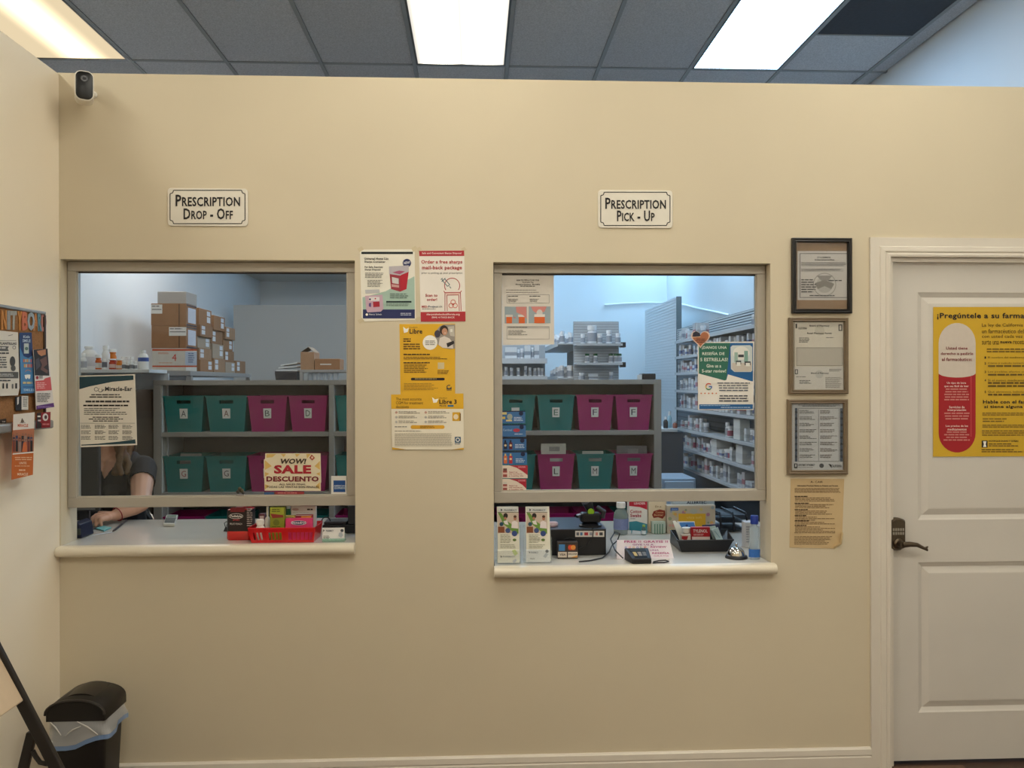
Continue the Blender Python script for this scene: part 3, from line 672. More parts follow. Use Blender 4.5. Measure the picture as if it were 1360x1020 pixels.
def pr2(s):
    s.rect(1056.5, 430, 1058.5, 436, BK, 2).text('CALIFORNIA', 1060, 434.5, 1071.5, 437.5, DK, True).text('Board of Pharmacy', 1075, 431.5, 1101.5, 434.3, BK, True).text('Retail Pharmacy Permit', 1072, 441.5, 1104.5, 444.3, BK, True)
    s.outline(1113.5, 431, 1118.5, 439.5, 1.2, BK).disc(1088.5, 439, 6.5, (206, 200, 186), 1).lines(1061, 448.5, 1075, 456, 4, GR, seed=45).lines(1097, 448, 1110, 450, 1, GR, seed=46)
    s.outline(1057.5, 461.5, 1119, 486, 0.7, (150, 146, 136)).rect(1058, 462, 1118.5, 485.5, (196, 190, 178), 1)
    s.rect(1055, 487, 1121.5, 517.5, (214, 212, 206), 2).outline(1055.5, 490.5, 1059.5, 497, 1.0, BK, 3).text('Board of Pharmacy', 1077, 494.5, 1100.5, 497.3, DK, True).disc(1088, 497, 5.5, (196, 196, 192), 2).lines(1101, 490, 1119, 494, 3, GR, seed=47).lines(1096, 501, 1119.5, 516, 9, (140, 136, 130), seed=48).lines(1057, 500, 1071, 502, 1, GR, seed=49).lines(1061.5, 505, 1078, 510.5, 3, DK, seed=50)
picture_frame('brown frame with two stacked pharmacy permits behind glass', (1049, 421.5, 1127.5, 523), 5.4, (112, 96, 76), [(1055.5, 428, 1121, 487, (222, 216, 202))], pr2, (170, 160, 142))
def pr3(s):
    s.rect(1055.5, 542, 1059, 613, (74, 88, 106), 2).rect(1115.5, 542, 1119, 613, (74, 88, 106), 2)
    for k_ in range(8):
        for x in (1055.5, 1115.5): s.rect(x, 546 + k_ * 8.4, x + 3.5, 549 + k_ * 8.4, (44, 54, 66), 3)
    s.outline(1060, 542, 1114.5, 613, 0.6, GR).rect(1086.8, 544, 1087.3, 612, GR, 2).lines(1058, 537.5, 1117, 540.5, 2, DK, seed=51, center=True)
    for k_ in range(8):
        s.lines(1061.5, 545 + k_ * 8.4, 1085, 550 + k_ * 8.4, 3, (110, 108, 108), seed=52 + k_, ragged=0.5).lines(1089, 545 + k_ * 8.4, 1113, 550 + k_ * 8.4, 3, (120, 110, 106), seed=62 + k_, ragged=0.5)
    s.rect(1054.5, 615.5, 1059, 622, (40, 44, 48), 2).rect(1056, 616.5, 1057.5, 620, (220, 220, 220), 3).text('DEPARTMENT OF PHARMACY', 1060, 616, 1082, 619, DK, True).disc(1091, 618.5, 3, (84, 86, 90), 2).poly([(1100, 616), (1104, 617), (1104.5, 622)], BK, 2).text('CALIFORNIA', 1104.5, 617, 1117.5, 620.5, BK, True).lines(1060, 620.5, 1081, 622, 1, GR, seed=71)
picture_frame('brown frame with a blue-edged consumer notice, lowest of three', (1047, 530.5, 1127, 630), 5.6, (116, 100, 80), [(1053.5, 535, 1121, 624.5, (200, 204, 208))], pr3, (190, 192, 196))
# parchment notice with curled corner
t, s = paper('parchment_notice', 'tan parchment notice with a curled lower corner under the frames', 'notice', (1048, 636, 1121, 728), PW, NY, (198, 172, 130), quad=[(1050, 635.5), (1048.5, 727), (1108, 728.5), (1118, 722.5), (1121, 636)])
a = [hY(x, y, 0) for x, y in ((1108, 728.5), (1118, 722.5), (1119.6, 708))]
m = MB(); rows = []
for i in range(5):
    q = i / 4; p = a[0].lerp(a[2], 0.0); rows.append([Vector((v.x - 0.012 * q, -0.0016 - 0.012 * math.sin(q * 1.4), v.z + 0.010 * q)) for v in a])
m.loft(rows, False, False, closed=False); m.build('curled_corner', mat((222, 198, 150), 0.5, noise=0.03), t, smooth=True)
s.text('A- CAIR', 1076, 638.5, 1092.5, 641.3, (90, 74, 56)).text('Information Practices Notice to Patients and Parents', 1058.5, 644, 1112.5, 646, (70, 56, 42), True)
s.lines(1055, 648.3, 1116, 655, 4, (130, 106, 76), seed=80, ragged=0.08)
for k_, (yy, n_) in enumerate(((658.5, 3), (667.5, 3), (676, 3), (684, 3), (691, 2), (697, 4))):
    s.lines(1055, yy, 1075, yy + 1.7, 1, (80, 62, 46), seed=81 + k_, h=0.8).lines(1055.5, yy + 2.2, 1109, yy + 2.2 + n_ * 2, n_, (130, 106, 76), seed=90 + k_, ragged=0.5)
s.lines(1054.5, 707, 1114, 709, 1, (130, 106, 76), seed=98).lines(1054.5, 712, 1112, 724, 6, (130, 106, 76), seed=99, ragged=0.3); s.done()
# --- door poster
PD = Vector((0, SY, 0)); DY = (206, 166, 40)
px1 = 1455
t, s = paper('poster', 'yellow poster with a giant red and white capsule taped to the door', 'poster', (1239, 407.5, px1, 607), PD, NY, DY, quad=[(1239.3, 407.8), (1239, 606.5), (px1, 605.5), (px1, 407.5)], rough=0.35)
s.text('¡Pregúntele a su farmacéutico!', 1244, 415.5, 1401, 425, BK, True)
cx = 1270.8; rw = 24.6
capw = [(cx - rw, 499)] + [(cx - rw * math.cos(math.radians(a)), 456 - 27 * math.sin(math.radians(a))) for a in range(0, 181, 12)] + [(cx + rw, 499)] + [(cx + rw * math.cos(math.radians(a)), 495.5 + 6 * math.sin(math.radians(a))) for a in range(12, 180, 24)]
capr = [(cx - rw, 496)] + [(cx - rw * math.cos(math.radians(a)), 495.5 + 6 * math.sin(math.radians(a))) for a in range(12, 180, 24)] + [(cx + rw, 496)] + [(cx + rw * math.cos(math.radians(a)), 575 + 26 * math.sin(math.radians(a))) for a in range(0, 181, 12)]
s.poly(capw, (206, 194, 182), 1).poly(capr, (162, 24, 34), 1).rect(cx + 17.5, 500, cx + 19.2, 580, (186, 60, 62), 2)
dr = (120, 34, 40)
s.text('Usted tiene', 1256, 460.5, 1284.5, 464.5, dr, True).text('derecho a pedirle', 1248.8, 467.8, 1292, 472.5, dr, True).text('al farmacéutico:', 1250.5, 475, 1290.5, 479.5, dr, True)
pk = (232, 200, 192)
s.text('Un tipo de letra', 1257, 507.2, 1282.5, 510.5, pk, True).text('que sea fácil de leer', 1253.5, 511.5, 1286, 514.8, pk, True).lines(1252.5, 516, 1287.5, 533.5, 5, (206, 130, 124), seed=101, center=True, ragged=0.3)
s.text('Servicios de', 1260, 539, 1280.5, 542.3, pk, True).text('interpretación', 1258, 543.2, 1282.5, 546.6, pk, True).lines(1253, 548, 1287.5, 559, 3, (206, 130, 124), seed=102, center=True, ragged=0.2)
s.text('Los precios de los', 1255.5, 564.3, 1285, 567.6, pk, True).text('medicamentos', 1258, 568.5, 1283, 571.6, pk, True).lines(1252.5, 573, 1287.5, 587, 4, (206, 130, 124), seed=103, center=True, ragged=0.25)
ty = (70, 54, 20)
for k_, (tx, e_) in enumerate((('La ley de California dice que', 1384), ('un farmacéutico debe hablar', 1384), ('con usted cada vez que se le', 1385), ('surte una', 1326))):
    s.text(tx, 1303.5, 429.5 + k_ * 7.5, e_, 435.2 + k_ * 7.5, ty)
s.text('nueva', 1328, 453.2, 1343, 456, BK, True).text('receta.', 1345, 452, 1362, 457, ty)
s.lines(1310, 463, 1420, 469.6, 2, (100, 78, 24), seed=110, ragged=0.1)
items = ['El nombre del medicamento y para qué sirve.', 'Cómo y cuándo tomarlo, por cuánto tiempo', 'Los posibles efectos secundarios y lo que', 'Si el nuevo medicamento funcionará de', 'Qué alimentos, bebidas o actividades debe']
for k_, (yy, n_) in enumerate(((473.5, 1), (481, 2), (492.5, 2), (503.5, 3), (519, 2))):
    s.text(str(k_ + 1), 1307, yy, 1309, yy + 3, BK, True).text(items[k_], 1311.5, yy, 1400, yy + 3, (80, 62, 22))
    if n_ > 1: s.lines(1311.5, yy + 4, 1390, yy + 4 + (n_ - 1) * 4, n_ - 1, (100, 78, 24), seed=111 + k_, h=0.55)
s.text('Hable con el farmacéutico', 1305, 531.3, 1398, 536, BK, True).text('si tiene alguna pregunta.', 1306.5, 538, 1394, 543, BK, True)
s.lines(1304, 548, 1440, 553, 2, (120, 94, 30), seed=120).lines(1304.5, 555.5, 1337, 562, 2, (120, 94, 30), seed=121).lines(1304, 564, 1440, 569, 2, (120, 94, 30), seed=122).lines(1303.5, 571.5, 1430, 580, 3, (120, 94, 30), seed=123)
s.rect(1303.3, 585, 1311, 594.3, BK, 2).poly([(1305, 586), (1309.5, 586), (1308.5, 590), (1309.5, 593.5), (1305, 593.5), (1306, 590)], WH, 3).text('NOTIFIQUE DUDAS Y QUEJAS', 1312.5, 584.5, 1352, 587.2, BK, True).lines(1312.5, 589, 1352, 594, 2, (90, 70, 24), seed=124).lines(1303, 596.5, 1358, 602, 2, (90, 70, 24), seed=125)
s.done()
# ================================================================== papers on the glass
PG = Vector((0, GY - 0.002, 0))
t, s = paper('poster', 'white hearing aid flyer with dark teal swoosh taped on the drop-off glass', 'poster', (104, 497, 182, 594), PG, NY, (222, 216, 204), quad=[(104.5, 499), (107, 594), (182.3, 591), (179.5, 497)])
teal = (36, 66, 76)
s.poly([(105.8, 500.5), (105.8, 517), (120, 513), (150, 507), (177.5, 504.5), (177.5, 498.5)], teal).poly([(108, 590.5), (108.5, 591.8), (180.5, 589), (179.8, 583.5), (160, 586.3), (130, 589.3)], teal)
s.text('Miracle-Ear', 140, 513.5, 176, 519.3, (48, 52, 56), True)
s.ring(128, 517, 2.8, 0.8, GR, 2, 20, 330).ring(133.5, 518, 3, 0.8, GR, 2, 120, 400).line(135, 520.5, 138.5, 517, 0.9, GR)
s.lines(115, 523.5, 166, 529.5, 2, DK, seed=130, center=True, ragged=0.5).lines(114, 532, 173, 535, 1, DK, seed=131, ragged=0.05, h=0.8).lines(111, 537.5, 171, 540, 1, BK, seed=132, ragged=0.02, h=0.8)
s.lines(112, 542, 171, 552, 4, GR, seed=133, ragged=0.4).lines(118, 553.5, 164, 561, 3, DK, seed=134, center=True, ragged=0.5).rect(107, 561.8, 179.5, 562.3, (120, 122, 122), 2)
for r in range(3):
    for c_ in range(4): s.lines(108 + c_ * 18.3, 564.5 + r * 7.4, 122.5 + c_ * 18.3, 569.8 + r * 7.4, 3, (110, 108, 106), seed=140 + r * 4 + c_)
s.done()
t, s = paper('poster', 'cream sale notice reading WOW SALE DESCUENTO on the drop-off glass', 'poster', (350.5, 601.5, 427, 652), PG, NY, (226, 214, 186), quad=[(352.5, 602), (352, 610), (350.5, 610), (351.5, 651.5), (426, 652), (426, 641), (426.8, 641), (425.8, 602)])
gd = (216, 180, 104)
for q in ([(354, 603), (367, 603), (362, 607), (354, 608)], [(352, 611), (361, 619), (352, 624)], [(352, 627), (358, 629), (352, 633)], [(373, 603), (380, 603), (377, 607)], [(392, 603), (399, 603), (394, 607)], [(407, 603), (413, 603), (408, 609)], [(425, 612), (418, 619), (425, 624)], [(425, 627), (420, 629), (425, 632)], [(352, 643), (358, 645), (352, 650)], [(425, 640), (419, 646), (425, 650)]): s.poly(q, gd, 1)
s.text('WOW!', 373, 609, 407, 616, (70, 56, 44), 2, slant=0.2).text('SALE', 364, 617.5, 413.5, 629, (168, 34, 48), 2).text('DESCUENTO', 354, 632.5, 423.5, 639.5, (120, 34, 44), 2)
s.text('ALL SALES FINAL', 371, 641.8, 406.5, 644.2, (60, 46, 44), True).text('TODAS LAS VENTAS SON FINALES', 354, 645.3, 423.5, 648, (60, 46, 44), True)
s.poly([(411, 608), (414, 603.5), (418.5, 608), (415, 611.5)], (166, 70, 50), 2).disc(414.8, 607.6, 1.5, (220, 190, 170), 3, n=10); s.done()
t, s = paper('payment_sticker', 'small white decal with a blue square on the drop-off glass', 'sticker', (440, 632, 460, 658.5), PG, NY, (222, 220, 216))
s.rect(443, 638, 458.8, 653.5, (30, 76, 140)).text('AMERICAN', 443.5, 644, 458.5, 646.4, (190, 206, 226), True).text('EXPRESS', 444.5, 647, 458.5, 649.4, (190, 206, 226), True); s.done()
t, s = paper('label_strip', 'narrow red and blue label strip along the bottom of the drop-off glass', 'sticker', (351, 652.6, 404, 657.5), PG, NY, (110, 62, 66))
s.rect(351, 653.5, 364, 657.3, (60, 92, 140)).rect(366, 652.8, 404, 657.3, (150, 52, 58)).lines(369, 654, 401, 656.5, 1, (200, 130, 130), seed=150); s.done()
# clip ornament on the sash rail
sp = hY(319, 660, 0.056)
cl = thing('ornament', 'small dark clip ornament stuck at the foot of the drop-off glass', 'ornament', (sp.x, 0.062, sp.z))
for k_, (dx, dz, r_) in enumerate(((-0.009, 0.012, 0.008), (0.006, 0.016, 0.009), (0.012, 0.008, 0.007), (-0.002, 0.024, 0.008))):
    MB().lathe((sp.x + dx, 0.057, sp.z + 0.009 + dz), [(r_ * math.sin(math.pi * q / 6), -r_ * 0.6 * math.cos(math.pi * q / 6)) for q in range(7)], 10, ry).build('petal', mat((58 + 20 * (k_ % 2), 54 + 18 * (k_ % 2), 50), 0.4), cl, smooth=True)
MB().box(sp.x - 0.016, 0.052, sp.z + 0.0065, sp.x + 0.016, 0.0635, sp.z + 0.0105).build('base', mat((150, 140, 140), 0.4), cl)
# pick-up window papers
t, s = paper('poster', 'white instruction sheet with two orange vial pictures on the pick-up glass', 'poster', (666.5, 365, 735.5, 459), PG, NY, (214, 208, 200), quad=[(666.8, 365), (667.5, 458.5), (736, 457.5), (735.5, 365)])
s.text('HOW TO OPEN & CLOSE YOUR', 686, 371.3, 716, 373.4, DK, True).text('Reversible Cap', 694, 374.2, 708.5, 376.2, DK, True).text('Prescription Bottle', 685, 377, 717, 379.2, DK, True).lines(691, 379.8, 711, 381.6, 1, DK, seed=160)
s.lines(672, 385, 718, 386.4, 1, GR, seed=161).lines(672, 388, 716, 389.4, 1, GR, seed=162).outline(673, 391.3, 729.5, 402.8, 0.4, GR)
s.lines(674.5, 393, 690, 395, 1, DK, seed=163).lines(703, 393, 718, 395, 1, DK, seed=164).lines(675, 397, 688, 401.5, 3, GR, seed=165).lines(703.5, 397, 716, 401.5, 3, GR, seed=166)
og = (214, 100, 44); gb = (150, 164, 172); skin_p = (204, 132, 126)
s.rect(670.2, 407.3, 699.8, 429.6, gb, 1).rect(702, 407, 731, 429.4, gb, 1)
s.rect(672.5, 421, 680, 429.5, og, 2).rect(671.5, 418, 681, 421, (206, 200, 196), 2).rect(689, 421, 697, 429.5, og, 2).rect(688, 418, 698, 421, (214, 206, 200), 2).poly([(685, 407.5), (699, 407.5), (699.5, 424), (695, 419), (686, 415)], skin_p, 2).line(682, 422, 685, 422, 1.6, skin_p)
s.poly([(705, 407.3), (726, 407.2), (723, 414), (718, 416), (712, 416), (708, 413)], skin_p, 2).disc(716.5, 416, 4, (206, 200, 198), 3, ry=5).rect(709.5, 417.5, 723.5, 421, (222, 214, 208), 3).rect(709.5, 421, 723.5, 429.3, og, 3)
s.outline(673, 433.5, 729.5, 450.5, 0.4, GR).rect(673.5, 434, 729.2, 436.2, (180, 176, 172), 1).lines(675, 434.4, 702, 435.8, 1, DK, seed=167).lines(675, 438.5, 706, 446, 4, GR, seed=168, ragged=0.5); s.done()
# heart sticker
hp = []
for i in range(28):
    a = 2 * math.pi * i / 28
    hp.append((930 + 0.80 * 16 * math.sin(a) ** 3, 449.2 - 0.80 * (13 * math.cos(a) - 5 * math.cos(2*a) - 2 * math.cos(3*a) - math.cos(4*a))))
t, s = paper('heart_sticker', 'heart-shaped sticker with navy and orange print above the review poster', 'sticker', (917, 438, 943, 462), PG, NY, (214, 190, 176), quad=hp, base=0.0026)
hs = [(930 + (x - 930) * 0.86, 449.2 + (y - 449.2) * 0.86) for x, y in hp]
s.poly(hs, (168, 104, 72), 1).poly([(919.5, 447), (920, 442), (924, 440), (929, 442.5), (930, 446), (926, 448.5)], (38, 38, 56), 2).line(919.5, 448, 930, 447.2, 0.8, (214, 180, 150), 3).lines(923, 450, 938, 456, 3, (80, 48, 40), seed=170, center=True); s.done()
# review poster
t, s = paper('poster', 'green, blue and white five-star review poster on the pick-up glass', 'poster', (926.5, 454, 1001.5, 545), PG, NY, (226, 222, 216), quad=[(926.5, 454.5), (927, 544.5), (1000.5, 544.3), (1001.5, 453.5)])
gn = (44, 104, 88); bl = (30, 92, 150)
s.rect(928, 455.5, 999.8, 506.5, bl, 1).poly([(928, 455.5), (928, 496), (962, 505.2), (964.5, 504.6), (969.5, 455.5)], gn, 2)
s.poly([(928, 496.2), (928, 509), (999.8, 509), (999.8, 507), (966.5, 497.2), (964.5, 504.6), (962, 505.4)], (226, 222, 216), 2)
for tx, x0, x1, yy in (('¡DANOS UNA', 932, 965, 459.7), ('RESEÑA DE', 932.5, 962, 467), ('5 ESTRELLAS!', 929.8, 966.3, 475.2), ('Give us a', 938, 957.5, 483.6), ('5-star review!', 932, 964, 490.3)): s.text(tx, x0, yy, x1, yy + 4.6, (206, 216, 206), True)
s.poly([(x, y) for x, y in [(970, 461), (972.5, 458.8), (996, 458.5), (998.8, 461), (998.8, 492), (997, 494), (975, 494), (970.5, 490)]], (196, 206, 208), 3)
s.disc(984, 469, 11, (222, 222, 218), 4, ry=9).poly([(972, 482), (998, 482), (998, 493), (976, 493.5), (972, 489)], (196, 188, 180), 4).rect(980, 471, 987.5, 474.5, (60, 64, 70), 5).rect(975, 468, 979.5, 481, (150, 176, 168), 5).rect(988, 466, 993, 481, (120, 158, 150), 5).rect(977, 479, 984, 484, (70, 80, 84), 5).rect(988.5, 480, 996.5, 485, (60, 68, 74), 5).rect(978, 481, 983, 486, (226, 226, 222), 6).rect(990, 482, 995.5, 486.5, (226, 226, 222), 6)
for a0, a1, cl_ in ((45, 160, (200, 70, 56)), (160, 215, (220, 176, 60)), (215, 315, (66, 140, 84)), (315, 362, (60, 104, 180))): s.ring(941, 513.3, 4.5, 1.3, cl_, 3, a0, a1, n=8)
s.rect(941, 512.6, 945.4, 514.1, (60, 104, 180), 3)
for k_ in range(5): s.disc(931 + k_ * 5.0, 522.4, 1.0, (206, 120, 80), 3, n=8)
s.lines(952, 508, 996, 521, 4, (96, 100, 112), seed=180, center=True, ragged=0.15).lines(953, 525, 995, 535, 3, (60, 64, 80), seed=181, center=True, ragged=0.2)
s.rect(928.5, 537, 999.5, 543.2, bl, 3).lines(930, 538, 974, 540, 1, (150, 180, 210), seed=182, layer=4).lines(957, 540.6, 997, 542.6, 1, (170, 194, 220), seed=183, layer=4); s.done()
# ================================================================== left wall: bulletin board
PL = Vector((XL, 0, 0)); NX = Vector((1, 0, 0))
DB = 0.022
PB = Vector((XL + DB, 0, 0))
b0 = hit(61.5, 414, PB, NX); b1 = hit(61, 568, PB, NX)           # right (far) end of the board, top and bottom
by1, bzt, bzb = b0.y, b0.z, b1.z; by0 = by1 - 1.2
bb = thing('bulletin_board', 'cork bulletin board with grey frame and cut-out letters on the side wall', 'bulletin board', (XL + 0.001, (by0 + by1) / 2, bzb))
grf = mat((150, 148, 146), 0.4, metal=0.3)
MB().box(XL + 0.001, by0, bzb + 0.03, XL + DB - 0.006, by1 - 0.012, bzt - 0.012).build('cork_panel', mat((150, 106, 66), 0.9, noise=0.22, scale=160, bump=0.5, bscale=300), bb)
MB().box(XL + 0.001, by0, bzt - 0.012, XL + DB, by1, bzt).build('frame_rail', grf, bb, bev=0.003)
MB().box(XL + 0.001, by1 - 0.012, bzb + 0.03, XL + DB, by1, bzt - 0.0125).build('frame_rail', mat((60, 46, 38), 0.5), bb, bev=0.002)
MB().box(XL + 0.001, by0, bzb - 0.002, XL + 0.05, by1, bzb + 0.029).build('tray_rail', grf, bb, bev=0.006)
PC = Vector((XL + DB - 0.006, 0, 0)); sl = Sheet(bb, PC, NX, 0.001)
lets = [('N', 0.5, 7.5, (190, 130, 70)), ('I', 8.5, 12.5, (150, 150, 150)), ('T', 13, 21.5, (158, 158, 152)), ('Y', 22, 28.5, (198, 134, 66)), ('B', 28, 35.5, (196, 112, 84)), ('O', 35, 44.5, (150, 160, 168)), ('A', 43, 50, (192, 128, 74)), ('R', 48.5, 54.5, (92, 132, 146)), ('D', 54.5, 61, (186, 124, 116))]
for ch, x0, x1, c_ in lets:
    q = (x0 / 61.0); V, Fc = text_geo(ch, 2)
    ax, bx = min(p[0] for p in V), max(p[0] for p in V); ay, by = min(p[1] for p in V), max(p[1] for p in V)
    y0, y1 = 412 + q * 3.5, 437.5 + q * 3
    m = MB(); m.add([sl.P(x0 + (x - ax) / (bx - ax) * (x1 - x0), y1 - (y - ay) / (by - ay) * (y1 - y0), 3 + (ord(ch) % 4) * 2) for x, y in V], Fc)
    m.build('cut_out_letter', mat(c_, 0.7, noise=0.12, scale=90), bb, solid=0.002)
def flyer(label, quad, rgb, off=0.03, name='flyer', cat='flyer'):
    xs_ = [p[0] for p in quad]; ys_ = [p[1] for p in quad]
    return paper(name, label, cat, (min(xs_), min(ys_), max(xs_), max(ys_)), Vector((XL + off, 0, 0)), NX, rgb, quad=quad, base=0.0)
t, s = flyer('white flyer with black print and a shoe sole, nearest on the board', [(-30, 436), (-30, 527), (23.5, 525), (25.5, 515), (23.5, 441.5)], (214, 208, 198), 0.03)
s.line(10, 446, 16, 444.5, 0.6, DK).rect(-30, 452, 21, 452.6, GR, 2).text('ZAPATOS & PLANTILLAS', -26, 454.5, 21, 458, DK, True).poly([(-30, 458.5), (11, 460), (9.5, 463), (11, 466.5), (-30, 465)], (92, 90, 88), 2).lines(-20, 461, 8, 464.5, 1, (200, 196, 190), seed=190, h=0.6).lines(-24, 468, 19, 470.5, 1, DK, seed=191, h=0.8).lines(-24, 474, 9, 490, 5, DK, seed=192, center=True)
s.disc(15.8, 480, 3.7, (70, 68, 66), 2, ry=6.8).disc(16.8, 489, 3.2, (86, 84, 82), 2, ry=4).rect(-30, 494, 23.5, 502.5, (86, 84, 82), 2).lines(-14, 496.5, 18, 501, 2, (196, 192, 186), seed=193, center=True)
s.lines(-24, 504.5, 23, 506.5, 1, DK, seed=194, h=0.8).rect(2.5, 509, 4.5, 516, BK, 2).rect(7.5, 509, 9.5, 516, BK, 2).rect(19.5, 509, 22, 516, DK, 2).rect(15, 510, 17, 516, GR, 2).ring(18, 461.5, 2.4, 0.8, GR); s.done()
t, s = flyer('blue children dental flyer with a tooth, second on the board', [(25.5, 442), (27.5, 523), (46, 521.5), (41.5, 441.5)], (76, 130, 180), 0.026)
s.poly([(25.5, 442), (26.3, 462), (31, 473), (37, 475.5), (42.8, 472), (41.5, 441.5)], (38, 56, 104), 1).text('Kids', 30, 445.5, 38.5, 449, (200, 212, 226), True).text('SMILE', 29, 450.5, 39.5, 454.5, (190, 206, 222), True).rect(31, 456, 37.5, 469.5, (190, 200, 196), 2).disc(34.3, 463, 2.3, (90, 120, 110), 3)
for k_, c_ in enumerate(((200, 120, 96), (190, 176, 150), (206, 158, 90), (150, 176, 196), (196, 110, 120))): s.rect(30 + k_ * 2.4, 477, 31.9 + k_ * 2.4, 481, c_, 2).rect(31 + k_ * 2.3, 483.5, 32.8 + k_ * 2.3, 488, ((206, 158, 90), (196, 186, 170), (200, 110, 96), (196, 150, 120), (190, 100, 110))[k_], 2)
s.ring(36.5, 495, 4.4, 0.8, (196, 130, 90), 2, 20, 160, ry=4).poly([(31.8, 498), (36, 497.4), (39.5, 497.5), (39.3, 502), (37.7, 503.7), (36, 501.5), (34, 503.8), (32.5, 502)], WH, 2).lines(29.5, 507, 44, 510.5, 1, (200, 180, 130), seed=195, h=0.8).rect(29.5, 513.5, 44, 514.5, (44, 84, 140), 2).text('SMILES', 30.5, 516.5, 44.5, 519.5, (186, 214, 236), True); s.done()
t, s = flyer('photo flyer with pink and purple bands hanging off the board edge', [(44, 464.5), (47.7, 544), (71.5, 540.5), (62.5, 463)], (222, 214, 208), 0.034)
s.poly([(44, 464.5), (45.7, 498.5), (65, 499), (62.5, 463)], (44, 36, 36), 1).poly([(48, 466), (60, 464), (60, 471), (54, 473), (50, 470)], (186, 126, 86), 2).poly([(52, 478), (61, 473), (62, 484), (57, 488), (63, 492), (62, 496), (53, 491), (55, 484)], (110, 78, 68), 2).poly([(46, 478), (51, 475), (53, 486), (47, 492)], (76, 72, 78), 2)
s.poly([(46.2, 506), (47, 519.5), (68, 518.2), (66.3, 500.5), (59, 502.5), (57, 505)], (204, 84, 84), 2).disc(48.5, 501.5, 1.7, (150, 44, 56), 3, ry=2.3).lines(51, 499.3, 57, 503.5, 2, DK, seed=196).lines(48, 508, 61, 517, 4, (232, 180, 176), seed=197)
s.lines(48.5, 522, 66, 535, 6, (110, 104, 104), seed=198).poly([(47.5, 539), (47.8, 544), (71.4, 540.5), (70.5, 535)], (92, 50, 120), 2).lines(49, 540, 69, 541.5, 1, (180, 150, 200), seed=199); s.done()
t, s = flyer('small white and dark card pinned under the blue flyer', [(20, 527), (20.4, 545.5), (36.8, 544), (37, 525)], (40, 42, 48), 0.022, 'business_card', 'card')
s.rect(28, 525.8, 36.8, 544.2, (216, 212, 204), 1).poly([(22, 528), (24.5, 527), (24, 536), (22, 538)], (206, 202, 196), 2).lines(29.5, 528, 35.5, 541, 6, GR, seed=200); s.done()
t, s = flyer('black business card low on the bulletin board', [(-6, 558), (-6, 574), (7.6, 572), (7.8, 556)], (48, 42, 40), 0.022, 'business_card', 'card')
s.lines(-3, 562, 6, 569, 3, (150, 140, 130), seed=201).text('RM', 2, 559, 6, 561, (190, 180, 170), True); s.done()
t, s = flyer('orange and white charity flyer with a crowd photo, lowest on the board', [(17, 550.5), (15, 637.3), (43.3, 630.5), (45.5, 547.5)], (198, 104, 44), 0.055)
s.poly([(17, 550.5), (16.5, 571.5), (44.8, 569), (45.5, 547.5)], (222, 214, 204), 1).poly([(28.5, 555), (26.5, 560.5), (29, 562), (31.5, 560)], (110, 96, 84), 2).line(25.5, 561.5, 33, 561.5, 0.6, GR).text('MIRACLE', 22.5, 563, 36.5, 567, (206, 104, 76), True)
s.poly([(16.5, 572), (15.9, 602), (44, 599.5), (44.8, 569.5)], (176, 110, 78), 1)
for k_ in range(14):
    R = random.Random(k_); x = 17.5 + (k_ % 7) * 3.9; y = 576 + (k_ // 7) * 7 + R.random() * 3; c_ = ((40, 44, 60), (50, 60, 96), (120, 60, 50), (36, 34, 36), (150, 130, 120))[k_ % 5]
    s.rect(x - 1.6, y + 2, x + 1.6, y + 16, c_, 2).disc(x, y, 1.4, (150, 104, 80), 3, n=8)
s.poly([(30, 588), (34, 586), (35, 600), (28, 600.5)], (206, 110, 60), 3)
s.poly([(15.9, 602.2), (15.85, 603.8), (43.9, 601.3), (44, 599.7)], WH, 2)
s.lines(18.5, 607, 41.5, 612.5, 2, (232, 190, 150), seed=203, center=True, ragged=0.1).text('UNITE', 24.5, 613.5, 34, 616.5, (240, 214, 184), True).lines(18.5, 618.5, 41, 620.5, 1, (232, 190, 150), seed=204).lines(24, 623.5, 33.5, 625.5, 1, (236, 200, 164), seed=205, h=0.9).text('MIRACLE', 22, 628, 36, 631.5, (240, 214, 184), True); s.done()
t, s = flyer('red and black card clipped at the board corner', [(48.5, 548.5), (47.8, 569), (66.3, 567.5), (66.8, 547)], (138, 26, 36), 0.052, 'business_card', 'card')
s.poly([(48.5, 548.5), (47.8, 569), (54.5, 568.4), (54.5, 562), (49.5, 559), (54, 556), (54, 548)], (36, 30, 32), 1).disc(59.5, 554, 3.8, (216, 208, 204), 2, ry=5).disc(59.8, 554, 1.8, (70, 40, 44), 3, ry=2.6).lines(55.5, 562.5, 64.5, 565, 1, (200, 120, 120), seed=206, h=0.8).rect(49, 552, 53, 554, WH, 2).rect(49.5, 557.5, 53.5, 559.5, (200, 190, 190), 2); s.done()
